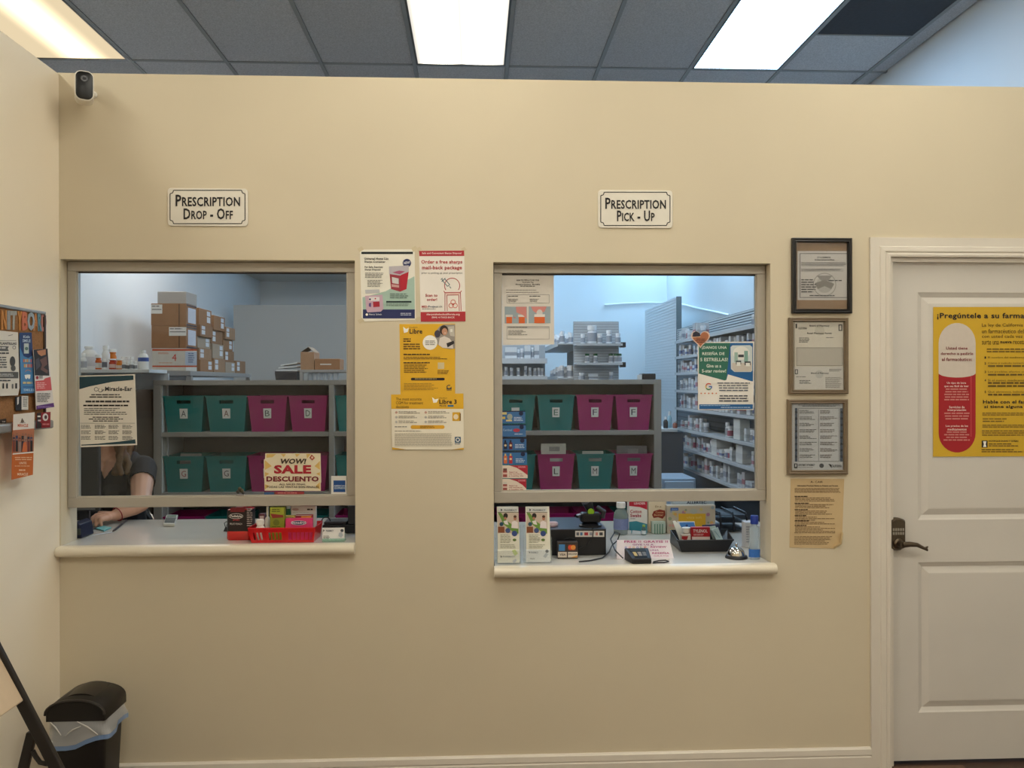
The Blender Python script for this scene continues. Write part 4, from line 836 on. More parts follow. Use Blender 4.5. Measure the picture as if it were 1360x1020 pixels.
# ================================================================== things on the counters
def gy(px, py, z): return hZ(px, py, z).y
def carton(name, label, cat, box, zb, Y=None, depth=0.05, rgb=WH, prints=None, group=None, zt=None, rough=0.45, bev=0.0008):
    """upright carton: box = front face in photo pixels; stands on zb; Y from the foot line unless given"""
    x0, y0, x1, y1 = box
    if Y is None: Y = gy((x0 + x1) / 2, y1, zb)
    a = hY(x0, y0, Y); b = hY(x1, y0, Y); top = zt if zt is not None else a.z
    t = thing(name, label, cat, ((a.x + b.x) / 2, Y + depth / 2, zb), group)
    MB().box(a.x, Y, zb + 0.0005, b.x, Y + depth, top).build('carton', mat(rgb, rough, noise=0.03, scale=25), t, bev=bev, seg=1)
    s = Sheet(t, Vector((0, Y, 0)), NY, 0.0002)
    if prints: prints(s); s.done()
    return t
def bottle(name, label, cat, cx, Y, zb, r, h, rgb, cap, neck=0.45, caph=0.2, group=None, lab=None, sh=0.72, alpha=None, seg=16, sy=1.0, capr=None):
    t = thing(name, label, cat, (cx, Y, zb), group)
    hb = h * (1 - caph); pr = [(r * 0.92, 0.0005), (r, 0.004), (r, hb * sh), (r * 0.94, hb * (sh + 0.06)), (r * 0.7, hb * 0.9), (r * neck, hb * 0.95), (r * neck, hb)]
    m_ = mat(rgb, 0.35, noise=0.03) if alpha is None else mat_clear('clear_plastic', rgb, alpha)
    MB().lathe((cx, Y, zb), pr, seg, sy=sy).build('body', m_, t, smooth=True)
    cr = capr or r * neck * 1.25
    MB().lathe((cx, Y, zb), [(cr, hb), (cr, h * 0.985), (cr * 0.9, h)], seg, sy=1.0).build('cap', mat(cap, 0.4, noise=0.02), t, smooth=True)
    if lab:
        z0, z1, c_ = lab; MB().lathe((cx, Y, zb), [(r * 1.01, h * z0), (r * 1.01, h * z1)], seg, cap0=False, cap1=False, sy=sy).build('label', mat(c_, 0.5, noise=0.1, scale=140), t, smooth=True)
    return t
# ---- drop-off counter -------------------------------------------------------
Yp = gy(320, 718, C1) + 0.045; pa, pb_ = hY(304, 700, Yp), hY(337, 700, Yp); pw = pb_.x - pa.x; pcx = (pa.x + pb_.x) / 2
pt_ = hY(320, 674.6, Yp - 0.0425).z
t = thing('drink_bottle', 'black-labelled bottle of red electrolyte drink on the drop-off counter', 'bottle', (pcx, Yp, C1))
def rrl(zs, w_, d_, r_): return [[Vector((pcx + x * k, Yp + y * k, z)) for x, y in rr(w_, d_, r_, 4)] for z, k in zs]
MB().loft(rrl([(C1 + 0.0005, 0.94), (C1 + 0.006, 1.0), (C1 + 0.034, 1.0), (C1 + 0.038, 0.96), (pt_ - 0.010, 0.96), (pt_ - 0.007, 0.88), (pt_ - 0.006, 0.6)], pw, 0.085, 0.018)).build('body', mat((188, 30, 26), 0.2, coat=0.4), t, smooth=True)
MB().loft(rrl([(C1 + 0.0375, 0.985), (pt_ - 0.009, 0.985)], pw, 0.085, 0.018), False, False).build('label', mat((34, 26, 28), 0.35), t, smooth=True)
MB().lathe((pcx, Yp, pt_ - 0.006), [(0.02, 0), (0.02, 0.0055), (0.018, 0.006)], 14).build('cap', mat((150, 30, 36), 0.4), t, smooth=True)
s = Sheet(t, Vector((0, Yp - 0.0425, 0)), NY, 0.0003)
s.ring(313.5, 685.5, 9.5, 0.6, (206, 200, 196), 2, ry=3.6).text('Pedialyte', 306.3, 683.8, 321.3, 687.8, (220, 214, 210), True).text('SPORT', 309.5, 689.5, 318.5, 691.6, (196, 60, 70), True).text('FRUIT PUNCH', 305.5, 694.5, 321.5, 697, (200, 190, 186)).rect(306, 674.5, 325, 680, (124, 30, 36), 1).lines(328, 675, 335.5, 700, 9, (170, 160, 156), seed=210); s.done()
# red basket
Yb = gy(372, 721, C1); bx = [hY(x, 710, Yb).x for x in (334.5, 416)]; zr = hY(375, 701.5, Yb).z; bdp = 0.15
tk = hZ(428, 694, zr)
t = thing('basket', 'red plastic slotted basket full of medicine on the drop-off counter', 'basket', ((bx[0] + bx[1]) / 2, Yb + bdp / 2, C1))
redp = mat((196, 22, 30), 0.3, noise=0.03, coat=0.2)
A0 = Vector((bx[0], Yb, C1)); fl = 0.012
bot = [(bx[0], Yb), (bx[1], Yb), (bx[1], Yb + bdp - fl), (bx[0], Yb + bdp - fl)]
top = [(bx[0] - fl, Yb - 0.008), (bx[1] + fl * 0.6, Yb - 0.008), (tk.x - 0.004, Yb + bdp), (bx[0] - fl, Yb + bdp)]
def bp(i, q):                                         # corner i at height fraction q
    return Vector((bot[i][0] + (top[i][0] - bot[i][0]) * q, bot[i][1] + (top[i][1] - bot[i][1]) * q, C1 + 0.001 + (zr - C1) * q))
m = MB(); m.add([bp(i, 0) for i in range(4)], [(0, 1, 2, 3)])
for i in (1, 2, 3):
    j = (i + 1) % 4; m.add([bp(i, 0), bp(j, 0), bp(j, 1), bp(i, 1)], [(0, 1, 2, 3)])
def fp_(u, q): return bp(0, q).lerp(bp(1, q), u)
slots = [(0.05 + 0.055 * k_, 0.08 + 0.055 * k_) for k_ in range(3)] + [(0.29 + 0.055 * k_, 0.33 + 0.055 * k_) for k_ in range(4)] + [(0.60 + 0.065 * k_, 0.65 + 0.065 * k_) for k_ in range(6)]
edges = [0.0] + [v for q in slots for v in q] + [1.0]
for u0_, u1_ in ((0, 1),): m.add([fp_(0, 0), fp_(1, 0), fp_(1, 0.18), fp_(0, 0.18)], [(0, 1, 2, 3)]); m.add([fp_(0, 0.72), fp_(1, 0.72), fp_(1, 1), fp_(0, 1)], [(0, 1, 2, 3)])
for k_ in range(0, len(edges), 2): m.add([fp_(edges[k_], 0.18), fp_(edges[k_ + 1], 0.18), fp_(edges[k_ + 1], 0.72), fp_(edges[k_], 0.72)], [(0, 1, 2, 3)])
m.build('basket_body', redp, t, solid=0.002)
rim = MB(); rim.tube([bp(i, 1) for i in (0, 1, 2, 3, 0)], 0.003, 6); rim.build('rim', redp, t, smooth=True)
zi = C1 + 0.004
def inb(dy): return Yb + dy
bottle('pill_bottle', 'white capped pill bottle at the front of the red basket', 'bottle', hY(345.5, 700, inb(0.03)).x, inb(0.032), zi, 0.02, hY(345, 690, inb(0.03)).z - zi, (226, 220, 212), (236, 232, 226), 0.62, 0.24)
bottle('dropper_bottle', 'slim white nozzle bottle behind the pill bottle in the red basket', 'bottle', hY(355, 700, inb(0.075)).x, inb(0.08), zi, 0.012, 0.145, (226, 222, 214), (230, 226, 220), 0.3, 0.35, capr=0.005)
carton('carton', 'dark red small box left of the green box in the red basket', 'box', (344, 683, 351.5, 700), zi, inb(0.085), 0.03, (104, 44, 58), lambda s: s.rect(345, 685, 350.5, 689, (206, 190, 190), 1))
def prg(s):
    s.poly([(358.7, 674.6), (377, 674.6), (377, 683), (358.5, 687)], (160, 164, 52), 1).poly([(359, 682), (376, 684), (376.5, 687), (362, 688)], (140, 52, 44), 2).lines(361, 676, 374, 681, 2, (90, 84, 30), seed=211).disc(367, 694, 4.2, (110, 118, 40), 2).lines(361, 699, 374, 701, 1, (80, 90, 30), seed=212)
carton('carton', 'olive green medicine box standing in the red basket', 'box', (358.5, 674.3, 377.5, 703), zi, inb(0.035), 0.028, (136, 142, 44), prg)
bottle('green_bottle', 'green bottle behind the pink box in the red basket', 'bottle', hY(383, 690, inb(0.11)).x, inb(0.112), zi, 0.013, 0.145, (40, 110, 76), (196, 206, 200), 0.5, 0.2)
def prw(s): s.disc(392.5, 676.5, 4.5, (176, 150, 150), 2, ry=1.7).lines(408, 675.5, 416.5, 678, 1, DK, seed=213, h=0.8).lines(389, 680, 414, 682, 1, (190, 182, 180), seed=214)
carton('carton', 'white medicine box at the back of the red basket', 'box', (386.5, 663, 419.5, 699), zi, inb(0.085), 0.02, (212, 208, 206), prw)
carton('carton', 'pale yellow low box left of the pink box in the red basket', 'box', (377.5, 685, 391.5, 701), zi, inb(0.062), 0.018, (196, 184, 96), lambda s: s.lines(379, 686.5, 390, 690, 2, (130, 130, 60), seed=215))
carton('carton', 'dark red and orange box behind the pink box in the red basket', 'box', (392.3, 684, 415, 701), zi, inb(0.062), 0.018, (146, 24, 34), lambda s: s.rect(400, 685.5, 413.5, 689, (226, 150, 44), 1).rect(393, 684.3, 414, 685, (206, 190, 190), 1))
def prb(s): s.disc(397, 694.3, 10.5, NAVY, 2, ry=3.1).ring(397, 694.3, 10.5, 0.6, (206, 190, 206), 3, ry=3.1).text('Benadryl', 387.5, 692.3, 406, 696.5, (226, 216, 222), True, layer=4)
carton('carton', 'pink allergy box with navy oval logo in the red basket', 'box', (379, 689, 414.5, 704), zi, inb(0.025), 0.025, (214, 60, 116), prb)
# business card holder and card
Yc = gy(440, 720, C1); ca_, cb_ = hY(427.5, 715, Yc), hY(457.5, 715, Yc)
t = thing('card_holder', 'clear green-tinted card holder beside the red basket', 'card holder', ((ca_.x + cb_.x) / 2, Yc + 0.02, C1))
gcl = mat_clear('green_acrylic', (150, 196, 176), 0.45)
MB().box(ca_.x, Yc, C1 + 0.0005, cb_.x, Yc + 0.045, C1 + 0.005).box(ca_.x, Yc, C1 + 0.005, cb_.x, Yc + 0.003, C1 + 0.014).box(ca_.x, Yc + 0.018, C1 + 0.005, cb_.x, Yc + 0.021, C1 + 0.035).build('tray', gcl, t, bev=0.001)
def prc(s): s.text('PHARMACY', 433, 703.7, 443, 706.2, (90, 100, 110), True).poly([(429.3, 703), (431.3, 704.5), (429.5, 706.5)], DK, 2).disc(454.3, 704.6, 2.1, (70, 76, 86), 2).poly([(450, 708), (454, 706), (456, 711), (453, 714), (449.5, 712)], (176, 182, 192), 2).lines(429.5, 711.5, 439, 716, 3, GR, seed=216)
carton('business_card', 'white business card standing in the green holder', 'card', (428, 701.3, 457.3, 717.6), C1 + 0.005, Yc + 0.0085, 0.006, (226, 224, 224), prc)
# black machine at the right end
Yk = gy(450, 712, C1) + 0.06
ka, kb = hY(428, 700, Yk), hY(476, 700, Yk)
t = thing('label_printer', 'black label printer at the right end of the drop-off counter', 'printer', ((ka.x + kb.x) / 2, Yk + 0.06, C1))
blk = mat((26, 26, 30), 0.35, noise=0.05); blk2 = mat((48, 48, 54), 0.4, noise=0.05)
zk = hY(450, 697, Yk).z
MB().box(ka.x, Yk, C1 + 0.0005, kb.x, Yk + 0.12, zk).build('body', blk, t, bev=0.004)
MB().box(ka.x + 0.005, Yk + 0.008, zk + 0.0005, ka.x + 0.10, Yk + 0.10, zk + 0.012).build('lid', blk2, t, bev=0.004)
MB().box(kb.x - 0.045, Yk + 0.002, zk + 0.0005, kb.x, Yk + 0.11, hY(460, 672, Yk).z).build('roll_housing', blk2, t, bev=0.004)
MB().tube([(ka.x + 0.012 + 0.018 * math.cos(a), Yk + 0.02, zk + 0.012 + 0.018 * math.sin(a)) for a in [math.pi * q / 8 for q in range(9)]], 0.0025, 6).build('handle_loop', blk, t, smooth=True)
# binder clip
Yq = gy(300, 706, C1)
q0 = hY(300, 706, Yq); t = thing('binder_clip', 'black binder clip left of the red drink bottle', 'clip', (q0.x, Yq, C1))
MB().extrude([(q0.x - 0.011, Yq, C1 + 0.001), (q0.x + 0.011, Yq, C1 + 0.001), (q0.x + 0.003, Yq, C1 + 0.02), (q0.x - 0.003, Yq, C1 + 0.02)], (0, 0.018, 0)).build('jaw', blk, t, bev=0.001)
MB().tube([(q0.x - 0.003, Yq + 0.003, C1 + 0.02), (q0.x - 0.008, Yq + 0.004, C1 + 0.036), (q0.x, Yq + 0.009, C1 + 0.042), (q0.x + 0.004, Yq + 0.014, C1 + 0.036), (q0.x - 0.002, Yq + 0.015, C1 + 0.02)], 0.0016, 6).build('clip_wire', blk, t, smooth=True)
# pocket calculator
pc_ = [hZ(x, y, C1) for x, y in ((217, 699), (232, 699.5), (236.5, 687), (221, 687))]
t = thing('calculator', 'small black and green calculator lying on the drop-off counter', 'calculator', sum(pc_, Vector()) / 4)
up = Vector((0, 0, 1))
MB().extrude([p + up * 0.0006 for p in pc_], up * 0.012).build('case', mat((196, 196, 190), 0.35), t, bev=0.002)
ins = lambda u, v: pc_[0].lerp(pc_[1], u).lerp(pc_[3].lerp(pc_[2], u), v)
MB().extrude([ins(u, v) + up * 0.0128 for u, v in ((0.06, 0.1), (0.94, 0.1), (0.94, 0.62), (0.06, 0.62))], up * 0.002).build('keypad', mat((30, 44, 40), 0.4), t)
MB().extrude([ins(u, v) + up * 0.0128 for u, v in ((0.1, 0.7), (0.9, 0.7), (0.9, 0.93), (0.1, 0.93))], up * 0.001).build('display', mat((150, 164, 150), 0.2), t)
# pen, notes and papers
a, b = hZ(150, 707, C1), hZ(168, 692.5, C1); t = thing('pen', 'black pen lying beside the teal note pad', 'pen', (a + b) / 2)
MB().tube([a + up * 0.0055, a.lerp(b, 0.08) + up * 0.0055, a.lerp(b, 0.6) + up * 0.0055], [0.002, 0.005, 0.005], 8).build('barrel', blk, t, smooth=True)
MB().tube([a.lerp(b, 0.6) + up * 0.0058, b + up * 0.0058], [0.0056, 0.004], 8).build('pen_cap', mat((90, 90, 96), 0.3, metal=0.5), t, smooth=True)
def flat(name, label, cat, quad, z, th, rgb, part='sheet'):
    p = [hZ(x, y, z) for x, y in quad]; t = thing(name, label, cat, sum(p, Vector()) / len(p))
    MB().extrude([q + up * 0.0006 for q in p], up * th).build(part, mat(rgb, 0.6, noise=0.03), t); return t
flat('note_pad', 'teal note pad on the drop-off counter', 'note pad', [(127, 702.5), (138, 706), (148, 701.5), (137, 699.5)], C1, 0.004, (110, 176, 180))
flat('paper_slip', 'pale paper slip under the teal note pad', 'paper', [(118, 712), (128, 710), (150, 706.5), (149, 707.5)], C1, 0.0006, (214, 220, 228))
# navy card terminal at far left
Yt = gy(112, 715, C1); a = hY(97, 700, Yt); b = hY(108.5, 700, Yt)
t = thing('card_terminal', 'navy payment terminal at the far left of the drop-off counter', 'payment terminal', ((a.x + b.x) / 2, Yt + 0.05, C1))
zt_ = hY(110, 693, Yt).z
MB().extrude([(a.x, Yt, C1 + 0.0006), (b.x, Yt, C1 + 0.0006), (b.x - 0.008, Yt, zt_ - 0.012), (a.x + 0.006, Yt, zt_)], (0, 0.11, 0)).build('case', mat((26, 30, 54), 0.4), t, bev=0.004)
MB().box(b.x - 0.022, Yt - 0.004, C1 + 0.015, b.x - 0.003, Yt, C1 + 0.04).build('keypad', mat((70, 76, 70), 0.5, noise=0.2, scale=200), t)
# ---- pick-up counter --------------------------------------------------------
acr = mat_clear('clear_acrylic', (206, 216, 214), 0.13, 0.08)
def holder(k_, x0, x1, yb_, lbl, blab, clab, tint):
    Yh = gy((x0 + x1) / 2, yb_, C2); a = hY(x0, 720, Yh); b = hY(x1, 720, Yh); cx = (a.x + b.x) / 2
    t = thing('brochure_holder', lbl, 'brochure holder', (cx, Yh + 0.04, C2), 'clear brochure holders on the pick-up counter')
    zf = hY(x0, yb_ - 34, Yh).z; zb_ = hY(x0, 700, Yh).z
    for nm, bx_ in (('base', (a.x, Yh, C2 + 0.0005, b.x, Yh + 0.075, C2 + 0.004)), ('front_pocket', (a.x, Yh, C2 + 0.004, b.x, Yh + 0.002, C2 + 0.055)), ('side_panel', (a.x, Yh + 0.002, C2 + 0.004, a.x + 0.002, Yh + 0.04, zf)), ('side_panel', (b.x - 0.002, Yh + 0.002, C2 + 0.004, b.x, Yh + 0.04, zf)), ('back_panel', (a.x, Yh + 0.04, C2 + 0.004, b.x, Yh + 0.042, zb_))):
        MB().box(*bx_).build(nm, acr, t, bev=0.0006, seg=1)
    # brochure, leaning back a little
    P0 = Vector((0, Yh + 0.012, C2 + 0.004)); n = Vector((0, -1, 0.07)).normalized()
    bx0, bx1 = x0 + 2.5, x1 - 2.6; top_ = 673
    q = [(bx0, top_), (bx0 + 1.5, yb_ - 4), (bx1 + 1.2, yb_ - 4), (bx1 - 1, top_)]
    pts = [hit(x, y, P0, n) for x, y in q]
    tb_ = thing('brochure', blab, 'brochure', sum(pts, Vector()) / 4, 'pharmacy brochures on the pick-up counter')
    MB().extrude(pts, -n * 0.012).build('booklet', mat((224, 220, 206), 0.4, noise=0.02), tb_)
    s = Sheet(tb_, P0, n, 0.0002); o = bx0 - 659.5
    X = lambda v: v + o
    s.poly([(X(661), 673.5), (X(661), 679.5), (X(688), 679.5), (X(688), 673.5)], (206, 208, 206), 1).poly([(X(664.5), 675.3), (X(667), 677.2), (X(664.7), 679)], (50, 60, 70), 2).text('PHARMACY', X(669), 676.2, X(686), 678.7, (96, 104, 112), True).rect(X(660.5), 680, X(688.5), 680.7, DK, 2)
    s.rect(X(660.7), 681, X(688.3), 708, (196, 178, 162), 1).poly([(X(661), 681), (X(665), 681), (X(673), 692), (X(688), 702), (X(688), 709), (X(680), 706), (X(668), 696)], (104, 142, 62), 2)
    s.disc(X(671), 685, 3, (36, 28, 28), 3, ry=3.6).disc(X(670.5), 688.3, 1.8, (170, 116, 92), 3).poly([(X(668), 692), (X(673), 691), (X(675), 697), (X(670), 696)], (220, 214, 208), 3).disc(X(683.5), 688.5, 2, (176, 120, 96), 3, ry=2.6).disc(X(683.5), 686, 2.1, (84, 54, 44), 3, ry=1.7).poly([(X(678.5), 701), (X(679.5), 693), (X(683), 691.5), (X(687), 693.5), (X(687.5), 702)], (224, 214, 214), 3)
    s.rect(X(661), 699.5, X(669.5), 707.5, (130, 74, 44), 2).disc(X(665.5), 696, 2.7, (44, 78, 96), 4).disc(X(674), 704.5, 3.3, (64, 82, 128), 4).disc(X(682.8), 708.5, 3.7, (52, 72, 128), 4).disc(X(682.8), 717, 2.5, (96, 120, 60), 4, ry=1.8)
    s.lines(X(664), 710, X(679), 722, 6, (150, 150, 132), seed=220 + k_).lines(X(664), 723, X(687), 729, 3, (160, 160, 142), seed=222 + k_); s.done()
    # small cards in the front pocket
    Yq_ = Yh + 0.0035; c0_, c1_ = x0 + 3.2, x1 - 2.2
    def pc(s):
        if k_ == 0: s.poly([(680, 731), (684, 729.8), (688, 735), (684, 738), (681.5, 735)], (186, 204, 120), 2).poly([(664.5, 737.5), (667, 739), (665, 741)], DK, 2).text('PHARMACY', 668, 738, 684, 740.3, (110, 116, 120), True).poly([(680, 745), (685, 742), (686.5, 744), (683, 748)], (180, 184, 196), 2)
        else: s.text('PHARMACY', 705, 732.5, 715, 735, (96, 104, 112), True).poly([(702.5, 732), (704.3, 733.6), (702.6, 735)], DK, 2).disc(726.5, 732, 2.1, (70, 76, 88), 2).poly([(721, 739), (725, 734), (728, 736), (725, 741)], (176, 182, 192), 2).lines(704, 741, 711, 743.5, 2, GR, seed=226)
    carton('business_card', clab, 'card', (c0_, 730.5, c1_, yb_ - 1), C2 + 0.0045, Yq_, 0.006, (226, 224, 212) if k_ == 0 else (220, 222, 224), pc)
holder(0, 657.5, 692, 749.5, 'clear acrylic brochure holder nearest the left end of the pick-up counter', 'pharmacy brochure with photo and green wave in the left holder', 'cream pharmacy card with green leaf in the left holder pocket', 0)
holder(1, 695.5, 733, 748.5, 'clear acrylic brochure holder beside the card logo stand', 'pharmacy brochure with photo and green wave beside the black cash drawer', 'white pharmacy card in the right holder pocket', 1)
# black cash drawer with logo strip
Yd = gy(770, 737.5, C2); a = hY(727, 703, Yd); b = hY(805, 703, Yd); zd = a.z; yd1 = hZ(790, 686.5, zd).y
t = thing('cash_drawer', 'black cash drawer box with a strip of card logos', 'cash drawer', ((a.x + b.x) / 2, (Yd + yd1) / 2, C2))
MB().box(a.x, Yd, C2 + 0.0005, b.x, yd1, zd - 0.0015).build('drawer_body', blk, t, bev=0.003)
MB().box(a.x - 0.001, Yd - 0.001, zd - 0.001, b.x + 0.001, yd1, zd).build('top_plate', mat((70, 82, 98), 0.3, noise=0.04), t)
s = Sheet(t, Vector((0, Yd, 0)), NY, 0.0004)
s.rect(764, 705, 802.5, 713, (206, 200, 194), 1)
for k_, (x, c_) in enumerate(((765.5, (90, 90, 96)), (770.5, (70, 110, 150)), (776, (166, 44, 52)), (783, (140, 140, 150)), (791, (190, 120, 110)), (796, (60, 60, 66)))): s.rect(x, 707, x + (3.5, 3.2, 5, 3.5, 3, 4.5)[k_], 711, c_, 2)
s.done()
# pink and white oval tape box on the drawer
p = hZ(734, 699.5, zd); t = thing('tape_measure', 'pale pink oval case lying on the black cash drawer', 'case', (p.x, p.y, zd))
MB().lathe((p.x, p.y, zd + 0.0005), [(0.018, 0), (0.024, 0.005), (0.024, 0.009)], 20, sy=0.7).build('lower_shell', mat((206, 170, 178), 0.35), t, smooth=True)
MB().lathe((p.x, p.y, zd + 0.0005), [(0.022, 0.009), (0.022, 0.0115)], 20, sy=0.7).build('seam_band', mat((236, 230, 228), 0.35), t, smooth=True)
MB().lathe((p.x, p.y, zd + 0.0005), [(0.024, 0.0115), (0.024, 0.016), (0.018, 0.021)], 20, sy=0.7).build('upper_shell', mat((220, 190, 196), 0.35), t, smooth=True)
# barcode scanner in a cradle on the drawer
p = hZ(786, 702, zd); zt2 = hY(786, 667, p.y).z
t = thing('barcode_scanner', 'black barcode scanner with lime trigger in a cradle on the cash drawer', 'scanner', (p.x, p.y + 0.05, zd))
yy = p.y + 0.05
MB().lathe((p.x, yy, zd + 0.0005), [(0.05, 0), (0.05, 0.008), (0.03, 0.016), (0.018, 0.022)], 18, sy=0.8).build('base', blk, t, smooth=True)
MB().box(p.x - 0.045, yy - 0.03, zd + 0.02, p.x + 0.045, yy + 0.03, zd + 0.062).build('cradle', blk, t, bev=0.012, seg=3)
MB().tube([(p.x - 0.05, yy - 0.01, zd + 0.045), (p.x - 0.052, yy - 0.012, zd + 0.055)], [0.014, 0.011], 10).build('cradle_arm', blk2, t, smooth=True)
MB().tube([(p.x + 0.05, yy - 0.01, zd + 0.04), (p.x + 0.058, yy - 0.012, zd + 0.065), (p.x + 0.03, yy, zd + 0.085)], [0.012, 0.013, 0.010], 10).build('cradle_arm', blk2, t, smooth=True)
MB().tube([(p.x + 0.004, yy, zd + 0.06), (p.x - 0.004, yy - 0.004, zd + 0.085), (p.x - 0.02, yy - 0.02, zd + 0.115)], [0.017, 0.018, 0.022], 12).build('scanner_head', blk, t, smooth=True)
MB().lathe((p.x + 0.0, yy - 0.021, zd + 0.068), [(0.014, 0), (0.014, 0.004), (0.009, 0.004)], 14, Matrix.Rotation(math.pi / 2, 3, 'X')).build('trigger_ring', mat((150, 196, 40), 0.4), t, smooth=True)
cdp = [hY(x, y, yy_) for x, y, yy_ in ((787, 701.5, Yd - 0.005), (788, 706, Yd - 0.006), (787, 714, Yd - 0.006), (780, 724, Yd - 0.006), (769, 729, Yd - 0.006))]
tag(MB().tube(cdp, 0.0022, 6).build('scanner_cord', blk, loc=cdp[-1], smooth=True), 'thin black cord hanging down the front of the cash drawer', 'cord')
# card logo stand
Yv = gy(754, 742.5, C2); a = hY(740.5, 720, Yv); b = hY(767.5, 743, Yv)
t = thing('logo_stand', 'dark stand with four card logos before the cash drawer', 'sign', ((a.x + b.x) / 2, Yv + 0.02, C2))
MB().box(a.x, Yv + 0.001, C2 + 0.0005, b.x, Yv + 0.035, a.z).build('stand_body', mat((58, 50, 48), 0.4), t, bev=0.002)
s = Sheet(t, Vector((0, Yv + 0.001, 0)), NY, 0.0003)
s.rect(742.3, 723, 750.3, 731.5, (66, 124, 176), 1).rect(754.5, 723.3, 764.5, 731, (120, 56, 44), 1).disc(757.6, 727, 3.2, (206, 70, 44), 2).disc(761.2, 727, 3.2, (220, 140, 60), 2).rect(741, 733, 752.8, 740.3, (206, 192, 176), 1).rect(754.3, 733, 767, 740.3, (210, 200, 186), 1).text('VISA', 743.2, 735, 751.2, 738, (56, 50, 60), True).text('DISCOVER', 754.8, 734.6, 766.3, 736.8, (56, 50, 50), True).poly([(758, 740.2), (767, 737.5), (767, 740.2)], (214, 150, 70), 2); s.done()
MB().tube([hY(x, y, Yv + 0.03) for x, y in ((747, 721), (750, 716), (757, 714), (763, 715.5), (766, 721))], 0.0016, 6).build('cord', blk, t, smooth=True)
# foil pouches, sanitizer and boxes at the back
Yz = gy(825, 709, C2); a = hY(815, 700, Yz); b = hY(834.5, 700, Yz); rz = (b.x - a.x) / 2
bottle('sanitizer_bottle', 'clear sanitizer bottle with white cap and blue label', 'bottle', (a.x + b.x) / 2, Yz, C2, rz, hY(825, 667, Yz).z - C2, (150, 164, 160), (226, 224, 220), 0.5, 0.17, lab=(0.16, 0.5, (120, 130, 172)), alpha=0.55)
def pq(s): s.poly([(835.5, 664), (859.5, 664), (859.5, 677), (850, 673.5), (835.5, 672)], (186, 34, 56), 1).text('LEADER', 842, 667, 857, 670, (226, 200, 204), True).text('Cotton', 837, 677, 852, 681.4, (170, 40, 62), True).text('Swabs', 837, 682.3, 851.5, 686.8, (170, 40, 62), True).poly([(835.5, 693), (845, 692), (859.5, 696), (859.5, 709), (835.5, 709)], (60, 140, 156), 1).lines(837, 688.5, 845, 690, 1, GR, seed=230)
carton('carton', 'white and red cotton swabs box on the pick-up counter', 'box', (835.3, 662.5, 859.7, 709), C2, Yz + 0.02, 0.05, (224, 220, 214), pq)
def pco(s): s.text('Dr.s', 870, 671.5, 878, 674, (150, 120, 90), True).poly([(866, 684), (868, 679), (876, 676.5), (883, 678), (883.8, 684), (880, 689), (874, 687), (868, 688)], (140, 50, 34), 1).text('Cocoa', 870.5, 679, 881, 681.6, (214, 160, 120), True).text('Butter', 868.5, 682.5, 881, 685.2, (214, 160, 120), True)
carton('carton', 'cream cocoa butter box behind the swab sign', 'box', (861, 662, 885.3, 709), C2, Yz + 0.04, 0.05, (222, 204, 176), pco)
carton('carton', 'small pale green striped box before the cocoa butter box', 'box', (866, 693, 884, 711.5), C2, Yz - 0.005, 0.028, (176, 190, 178), lambda s: [s.rect(869 + 3.4 * q, 696, 870.4 + 3.4 * q, 709, (92, 130, 112), 1) for q in range(4)])
def ptx(s):
    s.rect(886.5, 672.5, 949.5, 713, (184, 170, 150), 1)
    R = random.Random(5)
    for k_ in range(46):
        x, y = R.uniform(888, 948), R.uniform(674, 706)
        if 900 < x < 938 and 682 < y: continue
        s.disc(x, y, R.uniform(1.2, 2.6), R.choice([(206, 160, 90), (150, 160, 166), (206, 150, 140), (196, 180, 110), (170, 120, 140), (140, 150, 120)]), 2 + k_ % 3, n=8)
    s.rect(901, 682, 937, 713, (214, 166, 40), 5).text('ultra soft', 912, 685.5, 932, 688.5, (226, 196, 110), layer=6).rect(890.3, 674.3, 900.7, 678, (52, 84, 150), 6).text('tissue', 891.5, 675, 899.5, 677.2, (150, 180, 220), True, layer=7).disc(921, 679, 5, (170, 170, 160), 5, ry=3.5)
tt_ = carton('tissue_box', 'floral tissue box with yellow panel behind the black tray', 'tissue box', (886, 671.5, 950, 709.5), C2, gy(918, 708, C2), 0.045, (196, 186, 170), ptx)
carton('carton', 'white carton with blue print behind the tissue box', 'box', (893, 661, 949, 706), C2, gy(918, 708, C2) + 0.05, 0.04, (176, 190, 204), lambda s: s.text('ALLERTEC', 912, 665, 938, 669.5, (60, 70, 90), True))
for k_, (q_, lb) in enumerate((([(825, 712), (838, 712), (838.5, 704.5), (825.5, 703.5)], 'silver foil pouch behind the review tent card'), ([(839, 713), (851, 713), (851, 705.5), (840, 704.5)], 'white sample packet between foil pouch and lime tube'))):
    Yf = Yz - 0.02 - 0.004 * k_; pts = [hY(x, y, Yf) for x, y in q_]; zl = C2 + 0.001
    t = thing('foil_packet', lb, 'packet', Vector((pts[0].x, Yf, C2)))
    pts[0].z = pts[1].z = zl
    MB().loft([pts, [p_ + Vector((0, 0.004, 0)) for p_ in pts]]).build('pouch', mat((206, 214, 222), 0.25, metal=0.4 if k_ == 0 else 0.0, noise=0.1, bump=0.4, bscale=90), t)
bottle('sample_tube', 'small green and white tube beside the sample packet', 'tube', hY(855, 705, Yz - 0.03).x, Yz - 0.03, C2, 0.012, hY(855, 697, Yz - 0.03).z - C2, (80, 110, 110), (150, 180, 90), 0.5, 0.2, lab=(0.1, 0.45, (206, 214, 220)))
